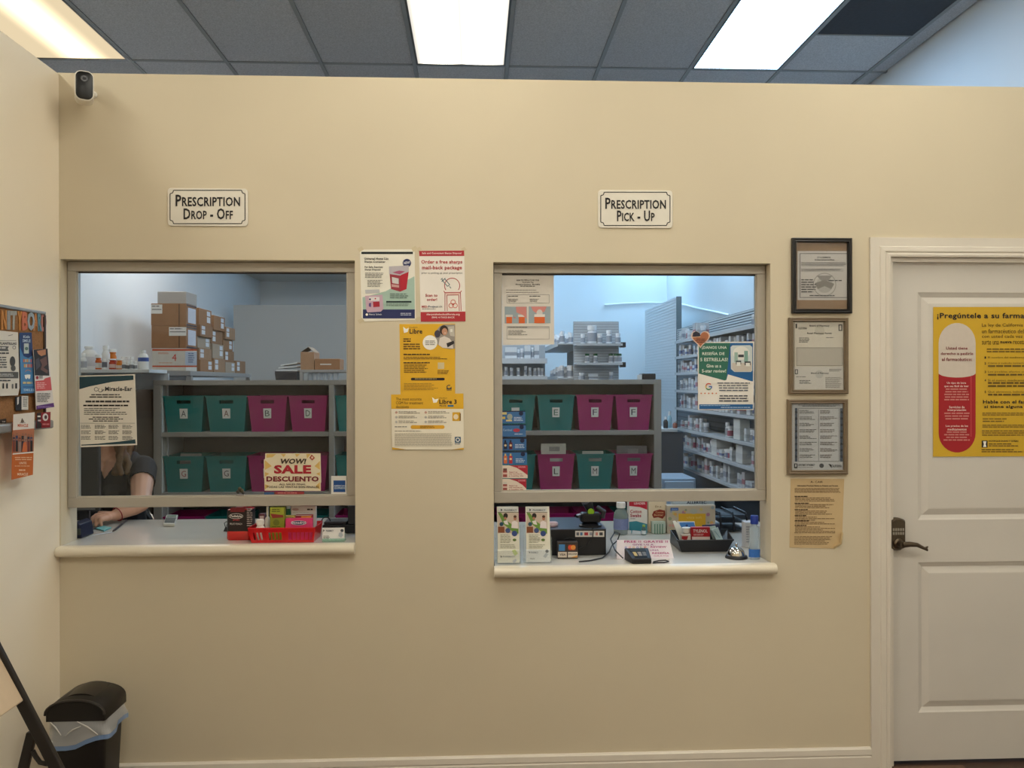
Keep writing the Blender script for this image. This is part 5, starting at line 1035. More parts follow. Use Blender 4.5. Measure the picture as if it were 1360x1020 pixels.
# tent card
P0 = Vector((0, gy(855, 742.3, C2), C2)); n = Vector((0, -1, 0.45)).normalized()
q = [(819.5, 717), (819, 742.5), (895, 742.5), (889, 716.5)]; pts = [hit(x, y, P0, n) for x, y in q]
for i in (1, 2): pts[i].z = C2 + 0.0008
t = thing('tent_card', 'white tent card with pink print asking for a review', 'sign', sum(pts, Vector()) / 4)
MB().extrude(pts, -n * 0.001).build('front_panel', mat((226, 218, 226), 0.5), t)
bk_ = [pts[0], pts[3], pts[3] + Vector((0, 0.04, 0)), pts[0] + Vector((0, 0.04, 0))]
bk_[2] = Vector((bk_[2].x, bk_[2].y, C2 + 0.0008)); bk_[3] = Vector((bk_[3].x, bk_[3].y, C2 + 0.0008))
MB().extrude(bk_, (0, -0.0008, 0)).build('back_panel', mat((214, 208, 214), 0.5), t)
s = Sheet(t, P0, n, 0.0004); pkc = (176, 70, 130)
s.text('FREE !! GRATIS !!', 829, 718, 887, 721, pkc, True).text('GIVE US A', 840, 722.3, 868, 724.6, (150, 80, 140), True)
for k_, ch in enumerate('GOOGLE'): s.text(ch, 829.5 + k_ * 5.2, 725.8, 832.5 + k_ * 5.2, 728.3, ((110, 110, 190), (200, 90, 80), (206, 160, 80), (110, 110, 190), (110, 160, 110), (200, 90, 80))[k_], True)
s.text('REVIEW', 864, 725.2, 885, 727.8, pkc, True).text('DEJENOS UNA', 838, 729.8, 875, 732.3, (150, 80, 140), True).text('RESEÑA', 866, 733, 889, 736, pkc, True).text('GRATIS', 868, 737.3, 888, 739.6, (206, 160, 180), True); s.done()
# payment terminal with coiled cord
q = [hZ(x, y, C2) for x, y in ((829, 743.5), (839.5, 749.3), (865.5, 748.8), (861, 743.2))]
t = thing('card_terminal', 'black payment terminal with cord in front of the tent card', 'payment terminal', sum(q, Vector()) / 4)
base = [p_ + up * 0.0006 for p_ in q]; topz = [0.050, 0.022, 0.022, 0.050]
MB().loft([base, [p_ + up * topz[i] for i, p_ in enumerate(q)]]).build('case', blk, t, bev=0.004)
iq = lambda u, v: q[1].lerp(q[2], u).lerp(q[0].lerp(q[3], u), v) + up * (0.0225 + 0.028 * v)
for nm, (u0_, v0_, u1_, v1_), c_ in (('screen', (0.15, 0.62, 0.85, 0.92), (52, 58, 60)), ('card_slot', (0.2, 0.1, 0.8, 0.18), (12, 12, 12))):
    MB().extrude([iq(u0_, v0_), iq(u1_, v0_), iq(u1_, v1_), iq(u0_, v1_)], up * 0.0012).build(nm, mat(c_, 0.2), t)
for k_ in range(9):
    u_, v_ = 0.22 + 0.22 * (k_ % 3), 0.24 + 0.12 * (k_ // 3)
    MB().extrude([iq(u_, v_), iq(u_ + 0.14, v_), iq(u_ + 0.14, v_ + 0.08), iq(u_, v_ + 0.08)], up * 0.002).build('key', mat(((196, 170, 110), (150, 140, 130), (110, 110, 110))[k_ % 3], 0.5), t)
cz = C2 + 0.012
cdp = [hZ(x, y, C2 + h_) for x, y, h_ in ((827, 741, 0.03), (817, 731, 0.03), (811, 716, 0.05), (817, 706, 0.07), (823, 709, 0.08), (820, 718, 0.05), (813, 724, 0.02), (809, 733, 0.008), (800, 741, 0.005), (784, 744.5, 0.004), (769, 746, 0.004))]
tag(MB().tube(cdp, 0.0028, 7).build('terminal_cord', blk, loc=cdp[-1], smooth=True), 'black cord looping up beside the payment terminal', 'cord')
cdp = [hZ(x, y, C2 + 0.004) for x, y in ((868, 746), (875, 744.5), (884, 744), (888, 745.5), (882, 747), (873, 747), (867, 747.6))]
tag(MB().tube(cdp, 0.0026, 7).build('terminal_cord', blk, loc=cdp[0], smooth=True), 'small black cord loop lying right of the payment terminal', 'cord')
# black tray with goods
Yr = gy(930, 733, C2); f0, f1 = hY(905, 733, Yr).x, hY(966, 733, Yr).x; zq = hY(935, 717, Yr).z
bkr = hZ(930, 704, zq).y
bt_ = [(f0, Yr), (f1, Yr), (f1, bkr - 0.03), (f0, bkr - 0.03)]
tp_ = [(hY(899, 717, Yr).x, Yr - 0.012), (hY(973, 717, Yr).x, Yr - 0.012), (hZ(967, 704, zq).x, bkr), (hZ(890, 704, zq).x, bkr)]
t = thing('tray', 'black plastic tray holding boxes and packets on the pick-up counter', 'tray', ((f0 + f1) / 2, (Yr + bkr) / 2, C2))
m = MB(); m.loft([[Vector((*p_, C2 + 0.001)) for p_ in bt_], [Vector((*p_, zq)) for p_ in tp_]], True, False); m.build('tray_body', blk, t, solid=0.0025)
rim = MB(); rim.tube([Vector((*tp_[i], zq)) for i in (0, 1, 2, 3, 0)], 0.0035, 6); rim.build('rim', blk, t, smooth=True)
zi2 = C2 + 0.005; Ym = (Yr + bkr) / 2
def ptl(s): s.text('TYLENOL', 920.5, 703, 939.5, 707.3, (236, 220, 220), True).lines(921, 709, 938, 712, 2, (226, 180, 180), seed=231)
carton('carton', 'red and white pain reliever box in the black tray', 'box', (918.5, 700.5, 943, 724), zi2, Ym - 0.045, 0.022, (178, 26, 40), lambda s: (ptl(s), s.rect(919, 712.8, 943, 724, (214, 196, 190), 1)))
carton('carton', 'white and red small box left of the pain reliever in the tray', 'box', (905, 710, 917.5, 726), zi2, Ym - 0.05, 0.02, (206, 192, 180), lambda s: s.poly([(905.5, 712), (914, 712), (912, 718), (905.5, 716)], (156, 34, 40), 1))
bottle('white_bottle', 'white round jar behind the small box in the tray', 'bottle', hY(911.5, 705, Ym - 0.01).x, Ym - 0.01, zi2, 0.019, hY(911, 700.5, Ym - 0.01).z - zi2, (222, 212, 200), (226, 222, 214), 0.85, 0.25)
def leaning(name, label, quad, Y, rgb, th=0.006, prints=None, lean=0.3, bump=0.0):
    P0 = Vector((0, Y, zi2)); n = Vector((0, -1, lean)).normalized(); pts = [hit(x, y, P0, n) for x, y in quad]
    for p_ in pts: p_.z = max(p_.z, zi2 + 0.001)
    t = thing(name, label, 'packet', sum(pts, Vector()) / len(pts))
    MB().extrude(pts, -n * th).build('pouch', mat(rgb, 0.4, noise=0.05, scale=60, bump=bump, bscale=80), t, bev=0.001, seg=1)
    if prints: s = Sheet(t, P0, n, 0.0003); prints(s); s.done()
leaning('packet', 'white folded packet standing at the left of the tray', [(893.5, 692), (903, 718), (909, 718), (905, 700), (896.5, 691.5)], Ym + 0.0, (226, 226, 220))
leaning('packet', 'blue and white wipe packet at the back of the tray', [(899, 692.5), (903, 716), (926, 716), (922.5, 692.5)], Ym + 0.03, (206, 212, 216), prints=lambda s: s.poly([(902, 694), (905, 702), (924, 702), (921.5, 693.5)], (58, 120, 190), 1).disc(912, 698, 1.6, (30, 60, 120), 2), bump=0.2)
leaning('packet', 'navy capped tube lying at the back right of the tray', [(933, 697), (936, 712), (958, 712), (955, 696)], Ym + 0.035, (34, 40, 74), 0.012)
leaning('packet', 'pale blue sachet leaning at the right of the tray', [(944, 703), (952, 718), (961, 718), (953.5, 700)], Ym - 0.02, (190, 216, 224), prints=lambda s: s.line(949, 705, 956, 714, 0.8, (120, 170, 190)))
leaning('packet', 'grey sachet behind the pale blue sachet in the tray', [(941, 699.5), (947, 716), (955, 716), (950, 698)], Ym + 0.0, (166, 182, 172))
# service bell
Yl = gy(978, 742, C2); p = hZ(978, 741, C2); rl_ = (hY(992.5, 738, p.y).x - hY(963.5, 738, p.y).x) / 2
t = thing('service_bell', 'chrome service bell with black base on the pick-up counter', 'bell', (p.x, p.y, C2))
MB().lathe((p.x, p.y, C2 + 0.0005), [(rl_, 0), (rl_, 0.004), (rl_ * 0.9, 0.012), (rl_ * 0.78, 0.013)], 24).build('base', blk, t, smooth=True)
hb_ = hY(978, 726, p.y).z - C2 - 0.014
MB().lathe((p.x, p.y, C2 + 0.014), [(rl_ * 0.76, 0), (rl_ * 0.74, hb_ * 0.25), (rl_ * 0.62, hb_ * 0.6), (rl_ * 0.4, hb_ * 0.88), (rl_ * 0.12, hb_), (0.0, hb_)], 24, cap1=False).build('dome', mat((206, 200, 190), 0.08, metal=1.0, noise=0.02), t, smooth=True)
MB().lathe((p.x, p.y, C2 + 0.014 + hb_), [(0.004, -0.001), (0.004, 0.008), (0.006, 0.01), (0.005, 0.014), (0.002, 0.016)], 12).build('plunger', mat((210, 206, 198), 0.12, metal=1.0, noise=0.02), t, smooth=True)
# clear bottle with blue cap, white carton behind it
p = hZ(1001.5, 744.5, C2); Yw = p.y + 0.022; a = hY(994.5, 720, Yw); b = hY(1009.5, 720, Yw)
bottle('hand_sanitizer', 'clear flat bottle with blue cap beside the window jamb', 'bottle', (a.x + b.x) / 2, Yw, C2, (b.x - a.x) / 2, hY(1001, 684.5, Yw).z - C2, (172, 188, 200), (26, 52, 140), 0.55, 0.19, alpha=0.42, lab=(0.06, 0.24, (44, 100, 176)), sy=0.62, sh=0.86)
carton('carton', 'white carton behind the blue-capped bottle', 'box', (990, 694, 1001, 727.5), C2, None, 0.05, (206, 204, 206), lambda s: s.lines(991, 699, 996, 722, 7, (150, 150, 156), seed=232))
# mesh file organizer at the back of the desk
Ye = gy(976, 707, C2 - 0.001); a = hY(957, 700, Ye); b = hY(992, 700, Ye); zo = hY(970, 682, Ye).z
t = thing('desk_organizer', 'black wire file organizer at the back of the pick-up desk', 'organizer', ((a.x + b.x) / 2, Ye + 0.1, C2 - 0.001))
for k_ in range(3):
    x = a.x + (b.x - a.x) * k_ / 2
    MB().tube([(x, Ye, C2 + 0.003), (x, Ye, zo - 0.02), (x, Ye + 0.02, zo), (x, Ye + 0.2, zo), (x, Ye + 0.22, zo - 0.02), (x, Ye + 0.22, C2 + 0.003)], 0.005, 8).build('wire_frame', blk, t, smooth=True)
for k_ in range(3):
    z = C2 + 0.01 + (zo - C2 - 0.02) * k_ / 2
    MB().box(a.x, Ye + 0.005, z, b.x, Ye + 0.215, z + 0.002).build('shelf_plate', mat((40, 40, 44), 0.5, noise=0.2, scale=200), t)
# coupon cards stacked behind the pick-up glass
PGb = Vector((0, GY - 0.002, 0))
cards = [(545.5, 562, (58, 104, 156), 'blue coupon card for personal care, topmost of the strip'), (563.5, 580, (58, 104, 156), 'blue coupon card with red oval, second from the top of the strip'), (581.5, 598, (50, 98, 152), 'blue coupon card with two dark bottles, third of the strip'), (599.5, 617, (52, 106, 160), 'blue coupon card with two red bottles, fourth of the strip'), (618, 635, (222, 208, 194), 'white and red vitamin card, second from the bottom of the strip'), (636, 653.5, (222, 208, 194), 'white and red vitamin card, lowest of the strip')]
for k_, (y0, y1, c_, lb) in enumerate(cards):
    xr = 697.5 + k_ * 0.8 if k_ < 5 else 699
    t, s = paper('coupon_card', lb, 'card', (666.6, y0, xr, y1), PGb, NY, c_, group='coupon cards on the pick-up glass')
    if k_ < 4:
        s.rect(666.8, y0, xr, y0 + 1.4, (26, 34, 60), 1).disc(xr - 5.5, y0 + 3.6, 2.9, (24, 34, 66), 2).lines(xr - 15, y1 - 8 if k_ != 1 else y1 - 4, xr - 2, y1 - 2, 3 if k_ != 1 else 1, (190, 206, 226), seed=240 + k_)
        if k_ == 0: s.disc(677, y0 + 8, 3.6, (150, 158, 150), 2, ry=4).rect(667, y0 + 2, 673, y0 + 5, (206, 190, 120), 2).rect(667, y0 + 8, 671, y0 + 11, (206, 180, 90), 2).rect(672, y0 + 12, 680, y0 + 14, (206, 190, 130), 2)
        elif k_ == 1: s.disc(686, y0 + 8, 4.6, (170, 54, 74), 2, ry=2.4).text('Cardinal', 668, y0 + 6, 680, y0 + 9, (140, 170, 206), True)
        else:
            for x, cc in ((671, (40, 44, 66) if k_ == 2 else (206, 110, 60)), (678, (96, 36, 48) if k_ == 2 else (176, 44, 60))): s.rect(x - 2, y0 + 6, x + 2.5, y1 - 1.5, cc, 2).rect(x - 1, y0 + 3, x + 1.2, y0 + 6, (30, 32, 44) if k_ == 2 else (206, 176, 110), 2).disc(x + 0.2, y0 + 10, 1.6, (214, 190, 150), 3, n=8)
    else:
        s.poly([(676, y0), (686, y0 + 3), (694, y0 + 8), (xr, y0 + 13), (xr, y0)], (166, 34, 54), 1).text('LEADER', 688, y0 + 1.2, 698, y0 + 3.2, (220, 150, 160), True).rect(668, y0 + 7, 673.5, y1 - 1.5, (150, 70, 66), 2).rect(668.3, y0 + 4, 673.2, y0 + 7, (110, 70, 64) if k_ == 4 else (206, 200, 190), 2).rect(668, y0 + 9.5, 673.5, y0 + 12, (216, 180, 170), 3)
        s.text('Vitamin C can', 676, y0 + 8, 687, y0 + 9.8, (150, 44, 54), True).text('help immunity for', 676, y0 + 10.6, 694, y0 + 12.4, (150, 44, 54), True).text('a healthy life', 676, y0 + 13.2, 695, y0 + 15, (150, 44, 54), True)
    s.done()
# ================================================================== pharmacy behind the glass
SYU = 2.1; SD = 0.40
grl = mat((150, 147, 143), 0.5, noise=0.03, scale=8, name='grey_laminate'); whl = mat((206, 208, 208), 0.5, noise=0.02)
sx_0, sx_1 = hY(203.5, 580, SYU).x, hY(878.5, 580, SYU).x
zS = [hY(540, y, SYU).z for y in (504.5, 511, 573, 579, 652.3, 658, 732, 738)]
u = thing('shelf_unit', 'long grey shelf unit filled with lettered teal and magenta bins', 'shelf', ((sx_0 + sx_1) / 2, SYU + SD / 2, 0))
def brd(nm, b, m_=grl): MB().box(*b).build(nm, m_, u, bev=0.0015, seg=1)
pt = 0.05
brd('side_panel', (sx_0, SYU, 0.002, sx_0 + pt, SYU + SD, zS[1])); brd('side_panel', (sx_1 - pt, SYU, 0.002, sx_1, SYU + SD, zS[1]))
brd('top_board', (sx_0, SYU, zS[1], sx_1, SYU + SD, zS[0]))
dv = [hY(x, 580, SYU).x for x in (440, 652)]; dw = 0.016
ed = [sx_0 + pt] + [v for d_ in dv for v in (d_ - dw, d_ + dw)] + [sx_1 - pt]
for d_ in dv: brd('divider', (d_ - dw, SYU, 0.002, d_ + dw, SYU + SD - 0.006, zS[1]))
for k in range(3):
    zt, zb = zS[2 + 2 * k], zS[3 + 2 * k]
    for q in range(0, 6, 2): brd('shelf_board', (ed[q], SYU + 0.002, zb, ed[q + 1], SYU + SD - 0.006, zt))
for q in range(0, 6, 2): brd('back_panel', (ed[q], SYU + SD - 0.005, 0.05, ed[q + 1], SYU + SD, zS[1]), mat((130, 130, 132), 0.6))
for q in range(0, 6, 2):
    if q == 0: MB().box(ed[0] - 0.0005, SYU + 0.012, 0.4, ed[0] + 0.004, SYU + SD - 0.008, zS[1] - 0.002).build('inner_lining', whl, u)
    else: MB().box(ed[q] - 0.0005, SYU + 0.012, 0.4, ed[q] + 0.003, SYU + SD - 0.008, zS[1] - 0.002).build('inner_lining', whl, u)
TEAL = mat((14, 118, 118), 0.4, noise=0.03, scale=10, name='teal_plastic'); MAG = mat((160, 26, 104), 0.4, noise=0.03, scale=10, name='magenta_plastic')
bh = 0.232
def bin_(px0, px1, row, colr, ch, label, chrgb=(60, 50, 60), card=True):
    zb = zS[2 + 2 * row] + 0.001; Yf = SYU + 0.02
    a, b = hY(px0, 540, Yf).x, hY(px1, 540, Yf).x; cx = (a + b) / 2; wt = (b - a); wb = wt * 0.83; dt, db = 0.30, 0.255; inset = 0.018
    t = thing('storage_bin', label, 'bin', (cx, Yf + 0.15, zb), 'lettered bins on the grey shelf unit')
    def P(u_, v_): return Vector((cx + (u_ - 0.5) * (wb + (wt - wb) * v_), Yf + inset * (1 - v_), zb + bh * v_))
    m = MB(); us = [0, 0.32, 0.68, 1.0]; vs_ = [0, 0.80, 0.895, 1.0]
    g = [[P(u_, v_) for u_ in us] for v_ in vs_]; vv = [p for r in g for p in r]; fs = []
    for i in range(3):
        for j in range(3):
            if i == 1 and j == 1: continue
            fs.append((i*4+j, i*4+j+1, (i+1)*4+j+1, (i+1)*4+j))
    m.add(vv, fs)
    bk0 = [Vector((cx - wb/2, Yf + inset + db, zb)), Vector((cx + wb/2, Yf + inset + db, zb)), Vector((cx + wt/2, Yf + dt, zb + bh)), Vector((cx - wt/2, Yf + dt, zb + bh))]
    m.add(bk0, [(0, 1, 2, 3)]); m.add([P(0, 0), bk0[0], bk0[3], P(0, 1)], [(0, 1, 2, 3)]); m.add([P(1, 0), bk0[1], bk0[2], P(1, 1)], [(0, 1, 2, 3)]); m.add([P(0, 0), P(1, 0), bk0[1], bk0[0]], [(0, 1, 2, 3)])
    m.build('tub', colr, t, solid=0.003)
    r = MB(); o = 0.006
    r.box(a - o, Yf - o, zb + bh - 0.004, b + o, Yf, zb + bh + 0.004).box(a - o, Yf + dt, zb + bh - 0.004, b + o, Yf + dt + o, zb + bh + 0.004).box(a - o, Yf, zb + bh - 0.004, a, Yf + dt, zb + bh + 0.004).box(b, Yf, zb + bh - 0.004, b + o, Yf + dt, zb + bh + 0.004)
    r.build('rim', colr, t)
    for v_ in (0.17, 0.27):
        q = [P(0.34, v_), P(0.66, v_), P(0.66, v_ + 0.035), P(0.34, v_ + 0.035)]
        MB().extrude([p - Vector((0, 0.0005, 0)) for p in q], (0, -0.003, 0)).build('rib', colr, t)
    if card:
        c0_, c1_, v0_, v1_ = 0.385, 0.60, 0.38, 0.66
        q = [P(c0_, v0_), P(c1_, v0_), P(c1_, v1_), P(c0_, v1_)]
        cd = MB().extrude([p - Vector((0, 0.001, 0)) for p in q], (0, -0.002, 0)).build('letter_card', mat((226, 226, 222), 0.6, noise=0.02), t)
        if ch:
            V, Fc = text_geo(ch, False); ax, bx_ = min(p[0] for p in V), max(p[0] for p in V); ay, by = min(p[1] for p in V), max(p[1] for p in V)
            def Q(x, y):
                fx, fy = (x - ax) / max(bx_ - ax, .01), (y - ay) / (by - ay)
                return P(c0_ + (c1_ - c0_) * (0.2 + 0.6 * fx), v0_ + (v1_ - v0_) * (0.2 + 0.6 * fy)) - Vector((0, 0.0036, 0))
            MB().add([Q(x, y) for x, y in V], Fc).build('lettering', mat(chrgb, 0.6), cd)
    return t
R1 = [(217.5, 270, TEAL, 'A', 'teal bin with plain letter A card at the left end of the top row'), (274, 327, TEAL, 'A', 'teal bin with brown letter A card, second in the top row'), (329, 381, MAG, 'B', 'magenta bin with letter B card in the top row'), (384, 434, MAG, 'D', 'magenta bin with outlined letter D card in the top row'),
      (446, 497, TEAL, '', 'teal bin right of the shelf divider in the top row'), (659, 711, TEAL, '', 'teal bin behind the blue coupon cards in the top row'), (714.5, 763, TEAL, 'E', 'teal bin with letter E card in the top row'), (766, 815, MAG, 'F', 'magenta bin with letter F card in the top row'), (817.5, 866, MAG, 'F', 'magenta bin with letter F card at the right end of the top row')]
R2 = [(217.5, 270, TEAL, 'G', 'teal bin with red letter G card below the first A bin'), (274, 327, TEAL, 'G', 'teal bin with black letter G card below the second A bin'), (329, 381, MAG, '', 'magenta bin below the B bin, left of the sale notice'), (384, 434, MAG, '', 'magenta bin hidden behind the sale notice'),
      (446, 497, TEAL, '', 'teal bin above the blue square decal'), (659, 711, TEAL, '', 'teal bin behind the vitamin cards in the middle row'), (714.5, 763, MAG, 'L', 'magenta bin with letter L card and white bag inside'), (766, 815, TEAL, 'M', 'teal bin with italic letter M card in the middle row'), (817.5, 866, MAG, 'M', 'magenta bin with large letter M card in the middle row')]
R3 = [(217.5, 270, MAG, '', 'magenta bin seen low behind the calculator'), (274, 327, TEAL, '', 'teal bin seen low left of the red drink bottle'), (384, 434, TEAL, '', 'teal bin seen low behind the label printer'), (446, 497, MAG, '', 'magenta bin seen low at the right end of the drop-off gap'), (659, 711, MAG, '', 'magenta bin seen low behind the brochures'), (714.5, 763, MAG, '', 'magenta bin seen low behind the cash drawer'), (766, 815, MAG, '', 'magenta bin seen low behind the barcode scanner'), (817.5, 866, TEAL, '', 'teal bin seen low behind the cotton swabs box')]
cc = [(60, 66, 76), (110, 60, 46), (60, 60, 66), (70, 80, 70), (0,0,0), (0,0,0), (60, 110, 90), (90, 60, 90), (50, 50, 60)]
for k, r in enumerate(R1): bin_(r[0], r[1], 0, r[2], r[3], r[4], cc[k], bool(r[3]) or k == 5)
for k, r in enumerate(R2): bin_(r[0], r[1], 1, r[2], r[3], r[4], (150, 50, 60) if k == 0 else (50, 48, 56), bool(r[3]) or k in (2, 3))
for k, r in enumerate(R3): bin_(r[0], r[1], 2, r[2], r[3], r[4])
def bag(label, x0, x1, y0, row, rgb, dy=0.06):
    zb = zS[2 + 2 * row] + 0.008; Yb_ = SYU + dy; a, b = hY(x0, y0, Yb_), hY(x1, y0, Yb_)
    t = thing('paper_bag', label, 'bag', ((a.x + b.x) / 2, Yb_ + 0.03, zb), 'paper bags in the bins')
    m = MB(); m.loft([[(a.x + 0.01, Yb_, zb), (b.x - 0.01, Yb_, zb), (b.x - 0.01, Yb_ + 0.05, zb), (a.x + 0.01, Yb_ + 0.05, zb)], [(a.x, Yb_ + 0.012, a.z - 0.04), (b.x, Yb_ + 0.012, a.z - 0.04), (b.x, Yb_ + 0.04, a.z - 0.04), (a.x, Yb_ + 0.04, a.z - 0.04)], [(a.x, Yb_ + 0.024, a.z), (b.x, Yb_ + 0.024, a.z), (b.x, Yb_ + 0.028, a.z), (a.x, Yb_ + 0.028, a.z)]])
    m.build('bag', mat(rgb, 0.7, noise=0.05, bump=0.3, bscale=60), t)
    MB().box((a.x + b.x) / 2 - 0.03, Yb_ + 0.006, a.z - 0.05, (a.x + b.x) / 2 + 0.04, Yb_ + 0.011, a.z - 0.02).build('printed_label', mat((150, 150, 152), 0.6, noise=0.2, scale=150), t)
bag('white paper bag sticking out of the L bin', 719, 752, 589.5, 1, (206, 206, 202)); bag('white paper bag inside the italic M bin', 774, 802, 599.5, 1, (190, 196, 192)); bag('grey paper bag sticking out of the large M bin', 820, 860, 592.5, 1, (120, 118, 124)); bag('grey paper bag sticking out of the red G bin', 238, 266, 603, 1, (130, 134, 134))
# black device and white slip on top of the shelf unit
q = hY(862, 504, SYU + 0.1); t = thing('card_reader', 'black box on the right end of the bin shelf', 'device', (q.x, SYU + 0.15, zS[0]))
a, b = hY(853, 500, SYU + 0.1), hY(871, 500, SYU + 0.1)
MB().box(a.x, SYU + 0.1, zS[0] + 0.0005, b.x, SYU + 0.22, hY(862, 496, SYU + 0.1).z).build('case', blk, t, bev=0.006, seg=3)
MB().box(a.x - 0.022, SYU + 0.1, zS[0] + 0.0005, a.x - 0.002, SYU + 0.16, zS[0] + 0.034).build('receipt_roll', whl, t, bev=0.003)
# ------------------------------------------------------------------ cartons on the storage rack
YA = 3.7; XA0 = hY(200.5, 450, YA).x; XA1 = hY(250, 450, YA).x
zrk = hY(230, 492.6, YA).z; XAr = hX(265, 450, 0).x if False else hY(262, 480, YA + 0.28).x
XA1 = XAr
rack = thing('storage_rack', 'grey storage rack carrying the stacked cartons', 'rack', (XA0 + 0.2, YA + 0.8, 0))
Ymax = hX(326, 480, XA1).y + 0.05
MB().box(XBL + 0.01, YA - 0.04, zrk - 0.04, XA1 + 0.05, Ymax, zrk - 0.001).build('top_shelf', grl, rack, bev=0.003)
for x in (XBL + 0.03, XA1 + 0.03):
    for y in (YA, Ymax - 0.05): MB().box(x - 0.02, y - 0.02, 0.002, x + 0.02, y + 0.02, zrk - 0.041).build('post', grl, rack)
for z in (0.35, 0.95): MB().box(XBL + 0.05, YA - 0.02, z, XA1 + 0.01, Ymax - 0.03, z + 0.03).build('shelf', grl, rack)
brn = [mat(c_, 0.75, noise=0.06, scale=25, name='corrugated_card') for c_ in ((150, 108, 74), (158, 122, 92), (164, 146, 126), (142, 104, 74))]
def crate(label, x0, x1, y0, y1, z0, z1, m_, deco=None, group=None, tape=True, name='cardboard_box'):
    t = thing(name, label, 'box', ((x0 + x1) / 2, (y0 + y1) / 2, z0), group)
    MB().box(x0, y0, z0 + 0.0008, x1, y1, z1).build('box_body', m_, t, bev=0.003, seg=1)
    if tape: MB().box(x1 - 0.06, y0 - 0.0008, z0 + 0.004, x1 - 0.052, y0 - 0.0001, z1 - 0.004).build('flap_seam', mat((92, 66, 48), 0.7), t)
    if deco:
        for nm, b, c_ in deco: MB().box(*b).build(nm, mat(c_, 0.6, noise=0.12, scale=120), t)
    return t
zz = [hY(230, y, YA).z for y in (492.4, 462.5, 432.5, 403, 387)]
dA = YA + 0.27; gA = 'cartons on the storage rack'
xr = XA1
x_ = lambda px: hY(px, 450, YA).x
t = crate('white and orange carton marked 4 at the bottom of the front stack', x_(202), xr, YA, dA, zrk, zz[1], mat((206, 198, 184), 0.6, noise=0.05, scale=20), None, gA, False)
s = Sheet(t, Vector((0, YA, 0)), NY, 0.0004)
s.rect(202.3, 463.5, 261.5, 466, (196, 84, 48), 1).rect(202.3, 485.5, 261.5, 487.5, (196, 84, 48), 1).text('4', 228.5, 470, 234.5, 479.5, (200, 60, 44)).lines(210, 468, 225, 471, 2, (206, 130, 100), seed=250).lines(211, 481.5, 232, 483.5, 1, (206, 140, 110), seed=251).rect(246, 467, 261.5, 485, (186, 196, 212), 1).lines(250, 469, 259, 483, 5, (110, 124, 160), seed=252); s.done()
for k, (a, b, z0, z1, lx, ly, lab_) in enumerate(((201, None, zz[1], zz[2], (224.5, 434.5), (247.5, 446), 'brown carton with white label above the number 4 carton'), (200.5, None, zz[2], zz[3], (200.8, 404.5), (215.5, 416.5), 'brown carton with white label at the left corner, below the grey box'))):
    t = crate(lab_, x_(a), xr, YA, dA, z0, z1, brn[0], [('side_label', (xr + 0.0002, YA + 0.05, z0 + 0.03, xr + 0.0012, dA - 0.03, z1 - 0.03), (206, 206, 214)), ('edge_tape', (xr + 0.0003, YA + 0.02, z1 - 0.016, xr + 0.0014, dA - 0.01, z1 - 0.006), (44, 46, 66)), ('edge_tape', (xr + 0.0003, YA + 0.02, z0 + 0.006, xr + 0.0014, dA - 0.01, z0 + 0.016), (44, 46, 66))], gA)
    s = Sheet(t, Vector((0, YA, 0)), NY, 0.0004); s.rect(*lx, *ly, (222, 216, 208), 1).rect(lx[0] + 1, (lx[1] + ly[1]) / 2, ly[0] - 1, (lx[1] + ly[1]) / 2 + 1, (70, 66, 66), 2).lines(lx[0] + 1, lx[1] + 1.5, ly[0] - 3, lx[1] + 4.5, 1, (110, 104, 104), seed=253 + k); s.done()
crate('flat grey box on top of the front carton stack', x_(208.5), xr, YA + 0.01, dA, zz[3], zz[4], mat((176, 168, 160), 0.6, noise=0.03), None, gA, False)
cols_ = [(266, 283, (409.5, 431, 446.5, 461.5, 477, 492.4)), (284, 299, (418, 437, 455, 474, 492.2)), (299.5, 312.5, (432, 448, 463, 478, 492)), (313.5, 326, (475.5, 491.8))]
nmn = ['second', 'third', 'fourth', 'fifth']; rwn = {5: ['lowest', 'second lowest', 'middle', 'second highest', 'topmost'], 4: ['lowest', 'second lowest', 'second highest', 'topmost'], 1: ['only']}
for ci, (p0_, p1_, ys) in enumerate(cols_):
    Y0 = hX(p0_, 480, XA1).y + 0.004; Y1 = hX(p1_, 480, XA1).y - 0.004; ys = list(reversed(ys)); zp = zrk
    for k in range(len(ys) - 1):
        h = (hX((p0_ + p1_) / 2, ys[k + 1], XA1).z - hX((p0_ + p1_) / 2, ys[k], XA1).z)
        sh = 0.012 * ((k * 7 + ci * 3) % 3); lw_ = (Y1 - Y0)
        dc = [('side_label', (XA1 - sh + 0.0002, Y0 + lw_ * (0.1 if (k + ci) % 2 else 0.62), zp + h * 0.2, XA1 - sh + 0.0012, Y0 + lw_ * (0.36 if (k + ci) % 2 else 0.88), zp + h * 0.55), (214, 214, 216)), ('side_label', (XA1 - sh + 0.0002, Y0 + lw_ * (0.1 if (k + ci) % 2 else 0.62), zp + h * 0.62, XA1 - sh + 0.0012, Y0 + lw_ * (0.36 if (k + ci) % 2 else 0.88), zp + h * 0.9), (206, 208, 214))]
        crate('brown carton, %s in the %s stack from the front of the rack' % (rwn[len(ys) - 1][k], nmn[ci]), XA1 - sh - 0.36, XA1 - sh, Y0, Y1, zp, zp + h, brn[(k + ci) % 4], dc, gA, False)
        zp += h
